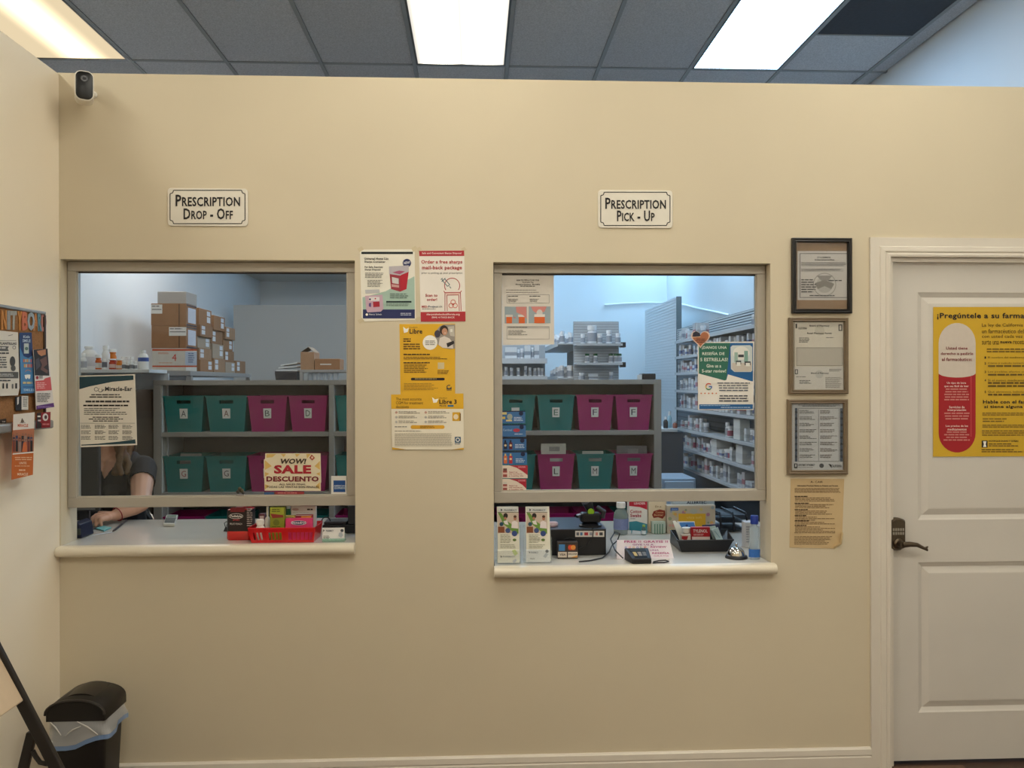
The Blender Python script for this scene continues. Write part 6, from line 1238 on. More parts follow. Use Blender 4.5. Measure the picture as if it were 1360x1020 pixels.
# ------------------------------------------------------------------ bottle shelf at the far left
YW = 1.9; zw = hY(150, 490.5, YW).z
ws_ = thing('wall_shelf', 'white wall shelf lined with bottles and vials at the far left', 'shelf', (hY(150, 490, YW).x, YW + 0.15, zw - 0.02))
xw1 = hY(198, 490, YW).x; xw0 = XBL + 0.005
MB().box(xw0, YW, zw - 0.022, xw1, YW + 0.30, zw).build('shelf_board', whl, ws_, bev=0.002)
MB().box(xw0, YW + 0.29, 0.002, xw1 + 0.012, YW + 0.30, zw - 0.0225).build('support_panel', mat((196, 204, 212), 0.5), ws_)
def pbottle(px0, px1, y0, label, rgb=(228, 228, 226), cap=(238, 238, 236), Yo=0.06, neck=0.5, caph=0.2, lab=None, group='bottles on the far left shelf', base=None):
    Yq = YW + Yo; a, b = hY(px0, 480, Yq), hY(px1, 480, Yq); r = (b.x - a.x) / 2
    return bottle('medicine_bottle', label, 'bottle', (a.x + b.x) / 2, Yq + r, zw, r, hY(px0, y0, Yq).z - zw, rgb, cap, neck, caph, group, lab)
pbottle(104, 124, 459.5, 'large white jug bottle at the left end of the wall shelf', Yo=0.10, caph=0.1, lab=(0.15, 0.55, (206, 206, 210)))
pbottle(104.5, 113, 469, 'small white bottle before the large jug', Yo=0.02, lab=(0.1, 0.5, (170, 172, 180)))
pbottle(125, 133, 471, 'orange vial with white cap left of the tall bottle', (206, 96, 24), Yo=0.04, neck=0.85, caph=0.22, lab=(0.1, 0.45, (226, 220, 214)))
pbottle(133, 143.5, 459, 'tall white bottle with dark cap mark on the wall shelf', Yo=0.10, neck=0.6, caph=0.15)
pbottle(134, 140.5, 476.5, 'small white bottle with dark label before the tall bottle', Yo=0.02, lab=(0.2, 0.7, (110, 112, 120)))
pbottle(143.3, 152.5, 463.5, 'orange vial raised at the back of the wall shelf', (214, 120, 24), Yo=0.14, neck=0.88, caph=0.15, lab=(0.1, 0.5, (196, 80, 40)))
pbottle(143.2, 152, 476.5, 'dark orange vial with white label on the wall shelf', (186, 60, 24), Yo=0.04, neck=0.9, caph=0.12, lab=(0.15, 0.5, (220, 190, 180)))
pbottle(153, 161, 477, 'bright orange vial beside the dark orange vial', (222, 128, 26), Yo=0.04, neck=0.9, caph=0.12, lab=(0.1, 0.4, (226, 210, 200)))
for k, x in enumerate((163.5, 168.5, 173.5, 178.5)): pbottle(x - 2.6, x + 2.6, 478 + (k % 2) * 1.5, 'small white bottle in the row left of the tall blue-labelled bottle', Yo=0.03 + 0.02 * (k % 2), neck=0.7, caph=0.25, lab=(0.1, 0.5, (120, 122, 128)))
for k, x in enumerate((162, 168, 174)): pbottle(x - 3, x + 3, 473.5, 'white bottle in the back row of the wall shelf', Yo=0.15, neck=0.7, caph=0.2)
pbottle(181, 194.5, 465, 'tall white bottle with blue label at the right end of the wall shelf', Yo=0.06, neck=0.42, caph=0.12, lab=(0.42, 0.62, (60, 84, 150)))
# dark cabinet, low drawers, binder and books
Yc2 = 1.55; cx1 = hY(200.5, 550, Yc2 + 0.5).x
cb = thing('cabinet', 'dark brown cabinet below the bottle shelf', 'cabinet', ((xw0 + cx1) / 2, 2.05, 0))
MB().box(xw0, Yc2 + 0.33, 0.002, cx1 - 0.02, 2.185, hY(190, 517.5, Yc2 + 0.33).z).build('body', mat((84, 70, 58), 0.5, noise=0.08, scale=14), cb, bev=0.003)
for k in range(2):
    xa_ = xw0 + (cx1 - xw0) * k * 0.5; MB().box(xa_ + 0.01, Yc2 + 0.312, 0.9, xa_ + (cx1 - xw0) * 0.5 - 0.03, Yc2 + 0.329, hY(190, 519, Yc2 + 0.33).z).build('door', mat((90, 76, 64), 0.5, noise=0.08, scale=14), cb, bev=0.002)
zl_ = hY(190, 594, Yc2).z
lc = thing('drawer_cabinet', 'low drawer cabinet carrying the purple binder', 'cabinet', ((xw0 + cx1) / 2, Yc2 + 0.15, 0))
MB().box(xw0, Yc2 + 0.001, 0.002, cx1 - 0.1, Yc2 + 0.30, zl_).build('body', grl, lc, bev=0.003)
for k in range(2): MB().box(xw0 + 0.03, Yc2 - 0.015, 0.2 + k * 0.5, cx1 - 0.13, Yc2, 0.66 + k * 0.5).build('drawer', grl, lc, bev=0.003)
bx_a, bx_b = hY(185, 588, Yc2 + 0.02).x, hY(203, 588, Yc2 + 0.02).x
bx_b = min(bx_b, cx1 - 0.105)
t = thing('book', 'white thick book under the purple binder', 'book', (bx_b - 0.1, Yc2 + 0.12, zl_)); MB().box(bx_b - 0.22, Yc2 + 0.02, zl_ + 0.0008, bx_b, Yc2 + 0.26, zl_ + 0.036).build('page_block', mat((226, 228, 230), 0.6), t, bev=0.003); MB().box(bx_b - 0.222, Yc2 + 0.015, zl_ + 0.0366, bx_b + 0.002, Yc2 + 0.262, zl_ + 0.04).build('cover', mat((206, 206, 214), 0.5), t)
t = thing('binder', 'purple binder lying on the white book', 'binder', (bx_b - 0.1, Yc2 + 0.12, zl_ + 0.04)); MB().extrude([(bx_b - 0.2, Yc2 + 0.03, zl_ + 0.041), (bx_b - 0.01, Yc2 + 0.03, zl_ + 0.041), (bx_b - 0.01, Yc2 + 0.03, zl_ + 0.075), (bx_b - 0.2, Yc2 + 0.03, zl_ + 0.052)], (0, 0.22, 0)).build('cover', mat((74, 60, 120), 0.4), t, bev=0.002)
# ------------------------------------------------------------------ table and boxes right of the cartons
YT = 4.3; zt_ = hY(420, 491, YT).z; ta, tb2 = hY(398, 490, YT).x, hY(500, 490, YT).x
tr = thing('side_shelf', 'grey open shelf with paper rolls behind the bins', 'shelf', ((ta + tb2) / 2, YT + 0.2, 0))
MB().box(ta, YT, zt_ - 0.025, tb2, YT + 0.45, zt_).build('top_board', grl, tr, bev=0.002); MB().box(ta, YT, zt_ - 0.16, tb2, YT + 0.45, zt_ - 0.14).build('shelf_board', grl, tr, bev=0.002)
for x in (ta + 0.015, tb2 - 0.015):
    for y in (YT + 0.015, YT + 0.435): MB().box(x - 0.015, y - 0.015, 0.002, x + 0.015, y + 0.015, zt_ - 0.026).build('post', grl, tr)
for k in range(6):
    x = hY(411.5 + k * 7, 500, YT + 0.05).x; t = thing('paper_roll', 'white paper roll standing on the shelf below the brown boxes', 'roll', (x, YT + 0.06, zt_ - 0.14), 'paper rolls below the brown boxes')
    MB().lathe((x, YT + 0.06, zt_ - 0.14), [(0.019, 0.0005), (0.020, 0.002), (0.020, 0.108), (0.019, 0.11)], 14).build('roll', mat((206, 212, 218), 0.5), t, smooth=True)
    MB().lathe((x, YT + 0.06, zt_ - 0.03), [(0.007, 0.0003), (0.007, 0.001)], 10).build('core', mat((120, 96, 70), 0.7), t)
a, b = hY(394.5, 470, YT + 0.03).x, hY(417, 470, YT + 0.03).x; zo = hY(400, 467.5, YT + 0.03).z
a = max(a, ta + 0.002)
t = crate('brown open-topped carton with raised flaps on the side shelf', a, b, YT + 0.03, YT + 0.3, zt_, zo, brn[1], None, 'boxes on the side shelf', False)
MB().extrude([(a, YT + 0.03, zo + 0.0005), (a, YT + 0.3, zo + 0.0005), (a + 0.07, YT + 0.3, zo + 0.045), (a + 0.07, YT + 0.03, zo + 0.045)], (0.003, 0, 0.001)).build('flap', brn[2], t)
MB().extrude([(b - 0.003, YT + 0.03, zo + 0.0005), (b - 0.003, YT + 0.3, zo + 0.0005), (b - 0.06, YT + 0.3, zo + 0.05), (b - 0.06, YT + 0.03, zo + 0.05)], (0.003, 0, 0.001)).build('flap', brn[2], t)
a, b = hY(418, 470, YT + 0.03).x, hY(451.5, 470, YT + 0.03).x
crate('low brown carton with white tape beside the open carton', a, b, YT + 0.03, YT + 0.25, zt_, hY(430, 476.5, YT + 0.03).z, brn[0], [('tape_strip', (a + 0.05, YT + 0.0285, zt_ + 0.045, b - 0.08, YT + 0.0298, zt_ + 0.056), (206, 200, 190))], 'boxes on the side shelf', False)
a, b = hY(365, 490, YT).x, hY(395, 490, YT).x
ztr = hY(380, 493, YT).z
t = thing('paper_tray', 'dark paper tray heaped with white sheets left of the open carton', 'tray', ((a + b) / 2, YT + 0.15, ztr - 0.03))
b = min(b, ta - 0.012)
MB().loft([[(a + 0.05, YT + 0.04, 1.3), (b - 0.06, YT + 0.04, 1.3), (b - 0.06, YT + 0.2, 1.3), (a + 0.05, YT + 0.2, 1.3)], [(a, YT, ztr - 0.02), (b, YT, ztr - 0.02), (b, YT + 0.28, ztr - 0.02), (a, YT + 0.28, ztr - 0.02)], [(a, YT, ztr), (b, YT, ztr), (b, YT + 0.28, ztr), (a, YT + 0.28, ztr)]]).build('tray_body', blk2, t)
MB().box(a + 0.05, YT + 0.04, 0.002, b - 0.06, YT + 0.2, 1.3).build('pedestal', blk2, t)
for k in range(3): MB().extrude([(a + 0.01 + 0.02 * k, YT + 0.01, ztr + 0.001 + 0.024 * k), (b - 0.005, YT + 0.01, ztr + 0.001 + 0.024 * k + 0.012 * k), (b - 0.005, YT + 0.26, ztr + 0.001 + 0.024 * k + 0.012 * k), (a + 0.01 + 0.02 * k, YT + 0.26, ztr + 0.001 + 0.024 * k)], (0, 0, 0.010)).build('paper_stack', mat((216, 216, 212), 0.6), t)
# ------------------------------------------------------------------ gondolas seen through the pick-up window
gnd = mat((160, 167, 173), 0.5, noise=0.03, name='gondola_steel'); gndl = mat((190, 197, 203), 0.5, noise=0.03)
RB = random.Random(11)
_pb = {}
def small_bottle(x, y, z, r, h, label, group, capc=(232, 234, 236), rgb=(222, 226, 230), lab=(150, 156, 166)):
    key = (capc, rgb, lab)
    if key not in _pb:
        o = bottle('pill_bottle', label, 'bottle', 0, 0, 0, 0.03, 0.1, rgb, capc, 0.72, 0.24, group, (0.12, 0.6, lab), seg=10)
        _pb[key] = o; o.location = (x, y, z); o.scale = (r / 0.03, r / 0.03, h / 0.1); o['label'] = label; o['group'] = group; return o
    return dup(_pb[key], (x, y, z), 0.0, label, group, (r / 0.03, r / 0.03, h / 0.1))
_cb = {}
def small_box(x0, x1, y0, y1, z, h, label, group, rgb, band):
    key = (rgb, band)
    if key not in _cb:
        o = thing('medicine_box', label, 'box', (0, 0, 0), group)
        MB().box(-0.5, -0.5, 0.0005, 0.5, 0.5, 1).build('carton', mat(rgb, 0.5, noise=0.05), o)
        MB().box(-0.505, -0.506, 0.25, 0.5, 0.506, 0.55).build('printed_band', mat(band, 0.5, noise=0.12, scale=8), o); _cb[key] = o
    else: o = dup(_cb[key], (0, 0, 0), None, label, group)
    o.location = ((x0 + x1) / 2, (y0 + y1) / 2, z); o.scale = (x1 - x0, y1 - y0, h); return o
def gshelf(parent, nm, x0, x1, y0, y1, z, lip=0.03):
    MB().box(x0, y0, z - lip, x1, y0 + 0.008, z + 0.004).box(x0, y0 + 0.008, z - 0.012, x1, y1, z).build(nm, gndl, parent)
# left gondola
YG = 5.2; ga, gb2 = hY(648, 480, YG).x, hY(727, 480, YG).x
g1 = thing('gondola', 'grey gondola shelf left of the tall end display', 'shelf', ((ga + gb2) / 2, YG + 0.3, 0))
MB().box(ga, YG + 0.28, 0.002, gb2, YG + 0.34, hY(690, 458.5, YG + 0.28).z).build('back_panel', gnd, g1); MB().box(ga, YG, 0.002, gb2, YG + 0.279, 0.15).build('base', gnd, g1)
for k, y in enumerate((476.5, 500)): gshelf(g1, 'shelf', ga, gb2, YG, YG + 0.279, hY(690, y, YG).z, 0.05 if k == 0 else 0.03)
zg = hY(690, 476.3, YG).z + 0.005
for px0, px1, y0, k in ((671, 686.5, 461, 0), (687, 690.5, 464, 1), (691, 696, 462.5, 1), (697, 704.5, 459, 0), (705.5, 709.5, 461.5, 1), (710, 716, 458, 0)):
    a, b = hY(px0, 470, YG + 0.05).x, hY(px1, 470, YG + 0.05).x; h = hY(px0, y0, YG + 0.05).z - zg
    if k == 0: small_box(a, b, YG + 0.05, YG + 0.16, zg, h, 'white medicine carton on the upper left gondola shelf', 'cartons on the left gondola', (206, 212, 216), (140, 148, 158))
    else: small_bottle((a + b) / 2, YG + 0.1, zg, (b - a) / 2, h, 'white pill bottle on the upper left gondola shelf', 'bottles on the left gondola')
zg = hY(690, 500, YG).z + 0.005
for k, (px, y0) in enumerate(((672, 487.5), (679.5, 488.5), (688.5, 488.5), (698, 486), (704, 488), (710.5, 489), (716, 488.5), (720.5, 489))):
    a, b = hY(px - 2.3, 470, YG + 0.05).x, hY(px + 2.3, 470, YG + 0.05).x; small_bottle((a + b) / 2, YG + 0.08, zg, (b - a) / 2, hY(px, y0, YG + 0.08).z - zg, 'white pill bottle on the lower left gondola shelf', 'bottles on the left gondola')
# end display
YE = 4.7; ea, eb = hY(765.5, 450, YE).x, hY(827, 450, YE).x; ztop = hY(800, 427, YE + 0.22).z
g2 = thing('gondola', 'tall grey end display with three shelves of white bottles', 'shelf', ((ea + eb) / 2, YE + 0.6, 0))
MB().box(ea, YE + 0.22, 0.002, eb, YE + 0.26, ztop).build('slat_panel', gnd, g2); MB().box(ea, YE, 0.002, eb, YE + 0.219, 0.15).build('base', gnd, g2)
n = 30
sl_ = MB()
for k in range(n):
    z = 1.4 + (ztop - 1.4) * k / n; sl_.box(ea + 0.004, YE + 0.2165, z + 0.004, eb - 0.004, YE + 0.2199, z + (ztop - 1.4) / n - 0.004)
sl_.build('slats', gndl, g2)['kind'] = 'stuff'
yend = YE + 2.6
MB().box((ea + eb) / 2 - 0.03, YE + 0.262, 0.002, (ea + eb) / 2 + 0.03, yend, ztop - 0.1).build('centre_panel', mat((88, 84, 80), 0.6), g2)
lv = [hY(800, y, YE).z for y in (456.5, 482, 505.5)]
for z in lv: gshelf(g2, 'shelf', ea, eb, YE, YE + 0.2155, z, 0.02)
for z in (lv[0] - 0.03, lv[1] - 0.04): MB().box(eb + 0.001, YE + 0.1, z, eb + 0.05, YE + 0.2, z + 0.05).build('bracket', blk, g2)
def eb_(px0, px1, y0, k, lab_, **kw):
    zq = lv[k] + 0.005; a, b = hY(px0, 470, YE + 0.06).x, hY(px1, 470, YE + 0.06).x
    return small_bottle((a + b) / 2, YE + 0.06 + (b - a) / 2, zq, (b - a) / 2, hY(px0, y0, YE + 0.06).z - zq, lab_, 'bottles on the end display', **kw)
eb_(771.5, 777.5, 443.5, 0, 'small white bottle at the left of the top end-display shelf'); eb_(780.5, 794, 432, 0, 'largest white bottle on the top end-display shelf'); eb_(793.5, 800.5, 443, 0, 'white bottle just right of the largest bottle'); eb_(805.5, 813.5, 438.5, 0, 'round white bottle on the top end-display shelf'); eb_(818, 825, 442.5, 0, 'white bottle at the right end of the top end-display shelf')
for px in (780.5, 791.5, 812, 818.5, 823.5): eb_(px - 3.5, px + 3, 469.5, 1, 'green-capped white bottle on the middle end-display shelf', capc=(40, 96, 66))
eb_(769, 777, 495, 2, 'squat white bottle on the bottom end-display shelf'); eb_(809, 815, 494, 2, 'slim white bottle on the bottom end-display shelf')
small_box(hY(782, 500, YE + .06).x, hY(794, 500, YE + .06).x, YE + 0.06, YE + 0.12, lv[2] + 0.005, hY(790, 496.5, YE + 0.06).z - lv[2] - 0.005, 'white box between bottles on the bottom end-display shelf', 'boxes on the end display', (206, 212, 216), (140, 148, 158))
# its aisle shelves, running back on the left
xs0 = ea - 0.16
for k, (z, yb0) in enumerate(((lv[0] + 0.02, YE + 0.30), (lv[2] + 0.03, YE + 0.30))):
    MB().box(xs0, yb0, z - 0.03, xs0 + 0.008, yend, z + 0.02).box(xs0 + 0.008, yb0, z - 0.012, (ea + eb) / 2 - 0.031, yend, z).build('aisle_shelf', gndl, g2)
    for q in range(26):
        r = 0.02 + 0.012 * RB.random(); yy_ = yb0 + 0.05 + (q // 2) * 0.09; xx = xs0 + 0.05 + (q % 2) * 0.09 + RB.random() * 0.015
        small_bottle(xx, yy_, z + 0.001, r, 0.07 + 0.06 * RB.random(), 'small white bottle packed on the %s aisle shelf of the end display' % ('upper', 'lower')[k], 'bottles packed on the aisle shelves')
# ------------------------------------------------------------------ right-hand wall shelving
XF, XB = 2.1, 2.36
yfar = hX(896, 550, XF).y; ynear = 1.3
g3 = thing('wall_shelving', 'long grey wall shelving stocked with medicine on the right', 'shelf', (XB, (yfar + ynear) / 2, 0))
ztp = hX(950, 423.5, XB).z; levels_top = hX(896, 454, XF).z
MB().box(XB, ynear, 0.002, XB + 0.05, yfar + 0.9, ztp).build('back_panel', mat((84, 94, 104), 0.6, noise=0.04), g3)
sl_ = MB(); nn = 30
for k in range(nn):
    z = 0.7 + (ztp - 0.7) * k / nn; sl_.box(XB - 0.004, ynear, z + 0.006, XB - 0.0003, yfar + 0.9, z + (ztp - 0.7) / nn - 0.006)
sl_.build('slats', mat((104, 116, 126), 0.55), g3)['kind'] = 'stuff'
sl_ = MB()
for k in range(7):
    z = levels_top + 0.03 + (ztp - levels_top - 0.03) * k / 7; sl_.box(XB - 0.009, ynear, z + 0.005, XB - 0.0045, yfar + 0.9, z + (ztp - levels_top - 0.03) / 7 - 0.006)
sl_.build('upper_slats', mat((196, 206, 210), 0.5), g3)['kind'] = 'stuff'
ya, yb_ = hX(915, 450, XB).y, hX(857, 450, XB).y; zt9 = hX(915, 387, XB).z
g4 = thing('slatwall_panel', 'pale ribbed slatwall panel standing at the far right', 'panel', (XB, (ya + yb_) / 2, 0))
yb_ = min(yb_, YB - 0.05)
ya = max(ya, yfar + 0.92)
MB().box(XB, ya, 0.002, XB + 0.05, yb_, zt9).build('panel', mat((222, 228, 232), 0.5), g4); MB().box(XB - 0.012, ya - 0.012, 0.9, XB + 0.05, ya - 0.001, zt9).build('end_trim', mat((96, 108, 112), 0.5), g4)
sl_ = MB()
for k in range(34):
    z = 1.4 + (zt9 - 1.4) * k / 34; sl_.box(XB - 0.006, ya, z + 0.007, XB - 0.0003, yb_, z + (zt9 - 1.4) / 34 - 0.005)
sl_.build('slats', mat((230, 236, 240), 0.5), g4)['kind'] = 'stuff'
levels = [hX(896, y, XF).z for y in (454, 474.5, 495.5, 518, 541, 567.5, 591, 615)]
ordw = ['top', 'second', 'third', 'fourth', 'fifth', 'sixth', 'seventh', 'lowest']
yk_ = [hX(1004, 560, XF).y] * 8
for k, z in enumerate(levels):
    MB().box(XF, ynear + 0.1, z - 0.022, XF + 0.008, yfar, z + 0.004).box(XF + 0.008, ynear + 0.1, z - 0.010, XB - 0.005, yfar, z).build('shelf', gndl, g3)
    y = yfar - 0.03
    R3_ = random.Random(40 + k); ymin = hX(1012, 560, XF).y - 0.1
    gap = levels[k - 1] - z - 0.03 if k else 0.2
    while y > ymin:
        q = R3_.random(); w_ = R3_.uniform(0.035, 0.09); fr_ = (yfar - y) / (yfar - ymin)
        if (k == 0 and 0.3 < fr_ < 0.8) or R3_.random() < 0.12 + 0.16 * fr_: y -= R3_.uniform(0.04, 0.10); continue
        if k == 5 and 0.35 < (yfar - y) / (yfar - ymin) < 0.58 and q < 0.9: y -= 0.12; continue
        if q < 0.45:
            h = min(gap * 0.9, R3_.uniform(0.07, 0.13)); r = w_ * 0.38
            small_bottle(XF + 0.04 + r, y - r, z + 0.005, r, h, 'bottle on the %s shelf of the right wall shelving' % ordw[k], 'bottles on the right wall shelving', lab=R3_.choice([(150, 156, 166), (110, 120, 150), (160, 90, 110), (150, 156, 166)]))
            y -= 2 * r + 0.012
        else:
            h = min(gap * 0.92, R3_.uniform(0.06, 0.15)); c_ = R3_.choice([((200, 206, 210), (150, 156, 170)), ((214, 218, 220), (110, 124, 168)), ((196, 196, 200), (176, 120, 130)), ((206, 210, 212), (180, 184, 188))])
            if k in (5, 6) and 0.45 < (yfar - y) / (yfar - ymin) < 0.75 and q > 0.7: w_ = 0.16; h = min(gap * 0.92, 0.17); c_ = ((214, 216, 214), (200, 202, 202))
            small_box(XF + 0.03, XF + 0.03 + R3_.uniform(0.06, 0.15), y - w_, y, z + 0.005, h, 'medicine box on the %s shelf of the right wall shelving' % ordw[k], 'boxes on the right wall shelving', *c_)
            y -= w_ + R3_.uniform(0.004, 0.03)
# small desk, bucket and drawers at the aisle end
YQ = 4.2; a, b = hY(878.5, 580, YQ).x, hY(900, 580, YQ).x; zq = hY(888, 569.5, YQ).z
t = thing('side_desk', 'dark grey aisle cabinet with pale top beside the bin shelf', 'cabinet', ((a + b) / 2, YQ + 0.25, 0))
MB().box(a - 0.3, YQ + 0.02, 0.002, b + 0.06, YQ + 0.5, zq - 0.031).build('body', mat((70, 78, 88), 0.5), t, bev=0.003); MB().box(a - 0.3, YQ, zq - 0.03, b, YQ + 0.5, zq).build('top', mat((200, 206, 208), 0.4), t, bev=0.004)
for k, (px, h, c_, lb) in enumerate(((884, 0.11, (40, 44, 52), 'dark bottle on the aisle cabinet'), (891, 0.16, (150, 190, 206), 'pale blue bottle on the aisle cabinet'), (896.5, 0.07, (150, 90, 76), 'small orange bottle on the aisle cabinet'))):
    bottle('spray_bottle', lb, 'bottle', hY(px, 560, YQ + 0.1).x, YQ + 0.1 + 0.05 * (k % 2), zq, 0.022, h, c_, (200, 206, 210), 0.5, 0.25)
YX = 3.0; a, b = hY(880, 640, YX).x, hY(925, 640, YX).x; zx = hY(900, 636, YX).z
t = thing('drawer_unit', 'pale blue plastic drawer unit low at the right of the bin shelf', 'drawers', ((a + b) / 2, YX + 0.2, 0))
MB().box(a, YX + 0.02, 0.002, b, YX + 0.42, zx).build('body', mat((150, 168, 186), 0.35), t, bev=0.006)
for k in range(3): MB().box(a + 0.02, YX, zx - 0.14 - 0.16 * k, b - 0.02, YX + 0.019, zx - 0.02 - 0.16 * k).build('drawer', mat((176, 194, 210), 0.3), t, bev=0.004)
# white tube standing in for a ceiling light's reflection, laid along the far walls
pts = [hY(x, y, YB - 0.03) for x, y in ((803, 405), (830, 403), (860, 402), (884, 402.5))] + [hX(x, y, XR - 0.02) for x, y in ((905, 404), (925, 409), (948, 414), (968, 418.5))]
tag(MB().tube(pts, 0.013, 8).build('reflection_line', mat((240, 244, 246), 0.4), loc=pts[0], smooth=True), 'white line standing in for a ceiling light reflection along the far wall of the pharmacy', 'reflection')
# ================================================================== person at the drop-off counter
def capsule(m, p, q, r1, r2, seg=12):
    p, q = Vector(p), Vector(q); d = q - p; L = d.length
    if L < 1e-5: d = Vector((0, 0, 1)); L = 1e-5
    d = d.normalized(); x, y = frame_of(d); rings = []
    for a in range(-90, 1, 30): rings.append((p + d * (r1 * math.sin(math.radians(a))), r1 * math.cos(math.radians(a))))
    for a in range(0, 91, 30): rings.append((q + d * (r2 * math.sin(math.radians(a))), r2 * math.cos(math.radians(a))))
    m.loft([[c + (x * math.cos(2*math.pi*j/seg) + y * math.sin(2*math.pi*j/seg)) * max(r, 1e-4) for j in range(seg)] for c, r in rings])
def remesh(m, vox, smooth=6):
    me = bpy.data.meshes.new('tmp'); me.from_pydata([tuple(p) for p in m.v], [], m.f); o = bpy.data.objects.new('tmp', me); col.objects.link(o)
    bm = bmesh.new(); bm.from_mesh(me); bmesh.ops.recalc_face_normals(bm, faces=bm.faces); bm.to_mesh(me); bm.free()
    r = o.modifiers.new('r', 'REMESH'); r.mode = 'VOXEL'; r.voxel_size = vox
    if smooth: s_ = o.modifiers.new('s', 'SMOOTH'); s_.iterations = smooth; s_.factor = 0.5
    dg = bpy.context.evaluated_depsgraph_get(); dg.update(); ev = o.evaluated_get(dg); e = ev.to_mesh()
    V = [p.co.copy() for p in e.vertices]; N = [p.normal.copy() for p in e.vertices]; Fc = [tuple(p.vertices) for p in e.polygons]
    ev.to_mesh_clear(); bpy.data.objects.remove(o); return V, N, Fc
def from_geo(V, Fc): m = MB(); m.v = V; m.f = Fc; return m
PYY = 0.92
nb = hY(143, 602, PYY); hd = hY(141, 557, PYY - 0.03); shR = hY(190, 622, PYY); shL = hY(97, 622, PYY + 0.02)
elb = hZ(187, 668, C1 + 0.075); wri = hZ(153, 684.5, C1 + 0.036)
pel = Vector((nb.x + 0.02, PYY + 0.06, nb.z - 0.60)); chest = Vector((nb.x + 0.005, PYY, nb.z - 0.17)); waist = Vector((nb.x + 0.015, PYY + 0.03, nb.z - 0.40))
B = MB(); cap = lambda *a: capsule(B, *a)
cap(nb - Vector((0, 0, 0.03)), hd - Vector((0, -0.02, 0.03)), 0.058, 0.052)                # neck
cap(hd + Vector((0, 0.015, 0.035)), hd + Vector((0, -0.005, 0.0)), 0.086, 0.080); cap(hd + Vector((0, -0.02, -0.02)), hd + Vector((0, -0.045, -0.085)), 0.068, 0.034)   # skull, jaw
cap(hd + Vector((0, -0.088, 0.005)), hd + Vector((0, -0.103, -0.03)), 0.008, 0.013)         # nose
for s_ in (-1, 1): cap(hd + Vector((s_ * 0.084, 0.012, 0.012)), hd + Vector((s_ * 0.082, 0.012, -0.025)), 0.013, 0.009); cap(hd + Vector((s_ * 0.02, -0.083, -0.058)), hd + Vector((0, -0.09, -0.058)), 0.007, 0.009)
cap(shL, shR, 0.058, 0.058); cap(nb - Vector((0, 0, 0.03)), shL + Vector((0.05, 0, 0.02)), 0.062, 0.05); cap(nb - Vector((0, 0, 0.03)), shR + Vector((-0.05, 0, 0.02)), 0.062, 0.05)
for s_ in (-1, 1):
    cap(chest + Vector((s_ * 0.075, 0, 0.08)), chest + Vector((s_ * 0.07, -0.01, -0.08)), 0.105, 0.105); cap(chest + Vector((s_ * 0.07, -0.01, -0.08)), waist + Vector((s_ * 0.06, 0, 0)), 0.1, 0.1); cap(waist + Vector((s_ * 0.06, 0, 0)), pel + Vector((s_ * 0.085, 0, 0.02)), 0.1, 0.115)
    cap(chest + Vector((s_ * 0.07, -0.075, -0.03)), chest + Vector((s_ * 0.068, -0.07, -0.05)), 0.062, 0.062)
    kn = pel + Vector((s_ * 0.11, -0.42, 0.0)); an = Vector((kn.x, kn.y + 0.02, 0.09))
    cap(pel + Vector((s_ * 0.09, 0, -0.01)), kn, 0.092, 0.062); cap(kn, kn.lerp(an, 0.35), 0.06, 0.06); cap(kn.lerp(an, 0.35), an, 0.06, 0.04); cap(an, an + Vector((0, -0.12, -0.05)), 0.042, 0.032)
cap(shR, shR.lerp(elb, 0.5), 0.060, 0.053); cap(shR.lerp(elb, 0.5), elb, 0.053, 0.042); cap(elb, elb.lerp(wri, 0.35), 0.043, 0.042); cap(elb.lerp(wri, 0.35), wri, 0.041, 0.025)
elL = shL + Vector((-0.06, 0.02, -0.27)); wrL = pel + Vector((-0.12, -0.22, 0.11))
cap(shL, elL, 0.060, 0.044); cap(elL, wrL, 0.043, 0.027)
# right hand resting on the counter
kn_ = [hZ(x, y, C1 + h) for x, y, h in ((128.5, 681.5, 0.044), (128, 684.5, 0.044), (130, 687.5, 0.040), (133.5, 690.0, 0.034))]
for k_ in kn_: cap(wri, k_, 0.019, 0.0115)
cap(wri.lerp(kn_[1], 0.5), wri.lerp(kn_[3], 0.5), 0.018, 0.018)
tips = [hZ(x, y, C1 + h) for x, y, h in ((112.5, 689.5, 0.012), (121.5, 696.5, 0.009), (127.5, 698, 0.009), (135, 697.5, 0.009))]
for k_, (a, b) in enumerate(zip(kn_, tips)):
    md = a.lerp(b, 0.5) + Vector((-0.006, 0, 0.010)); cap(a, md, 0.0098, 0.0088); cap(md, b, 0.0088, 0.007)
tb0 = wri.lerp(kn_[0], 0.35) + Vector((0.0, -0.028, -0.012)); cap(wri.lerp(kn_[0], 0.25), tb0, 0.014, 0.012); tb1 = tb0 + Vector((-0.03, -0.02, -0.008)); cap(tb0, tb1, 0.0115, 0.01); cap(tb1, tb1 + Vector((-0.022, 0.004, -0.003)), 0.0095, 0.0078)
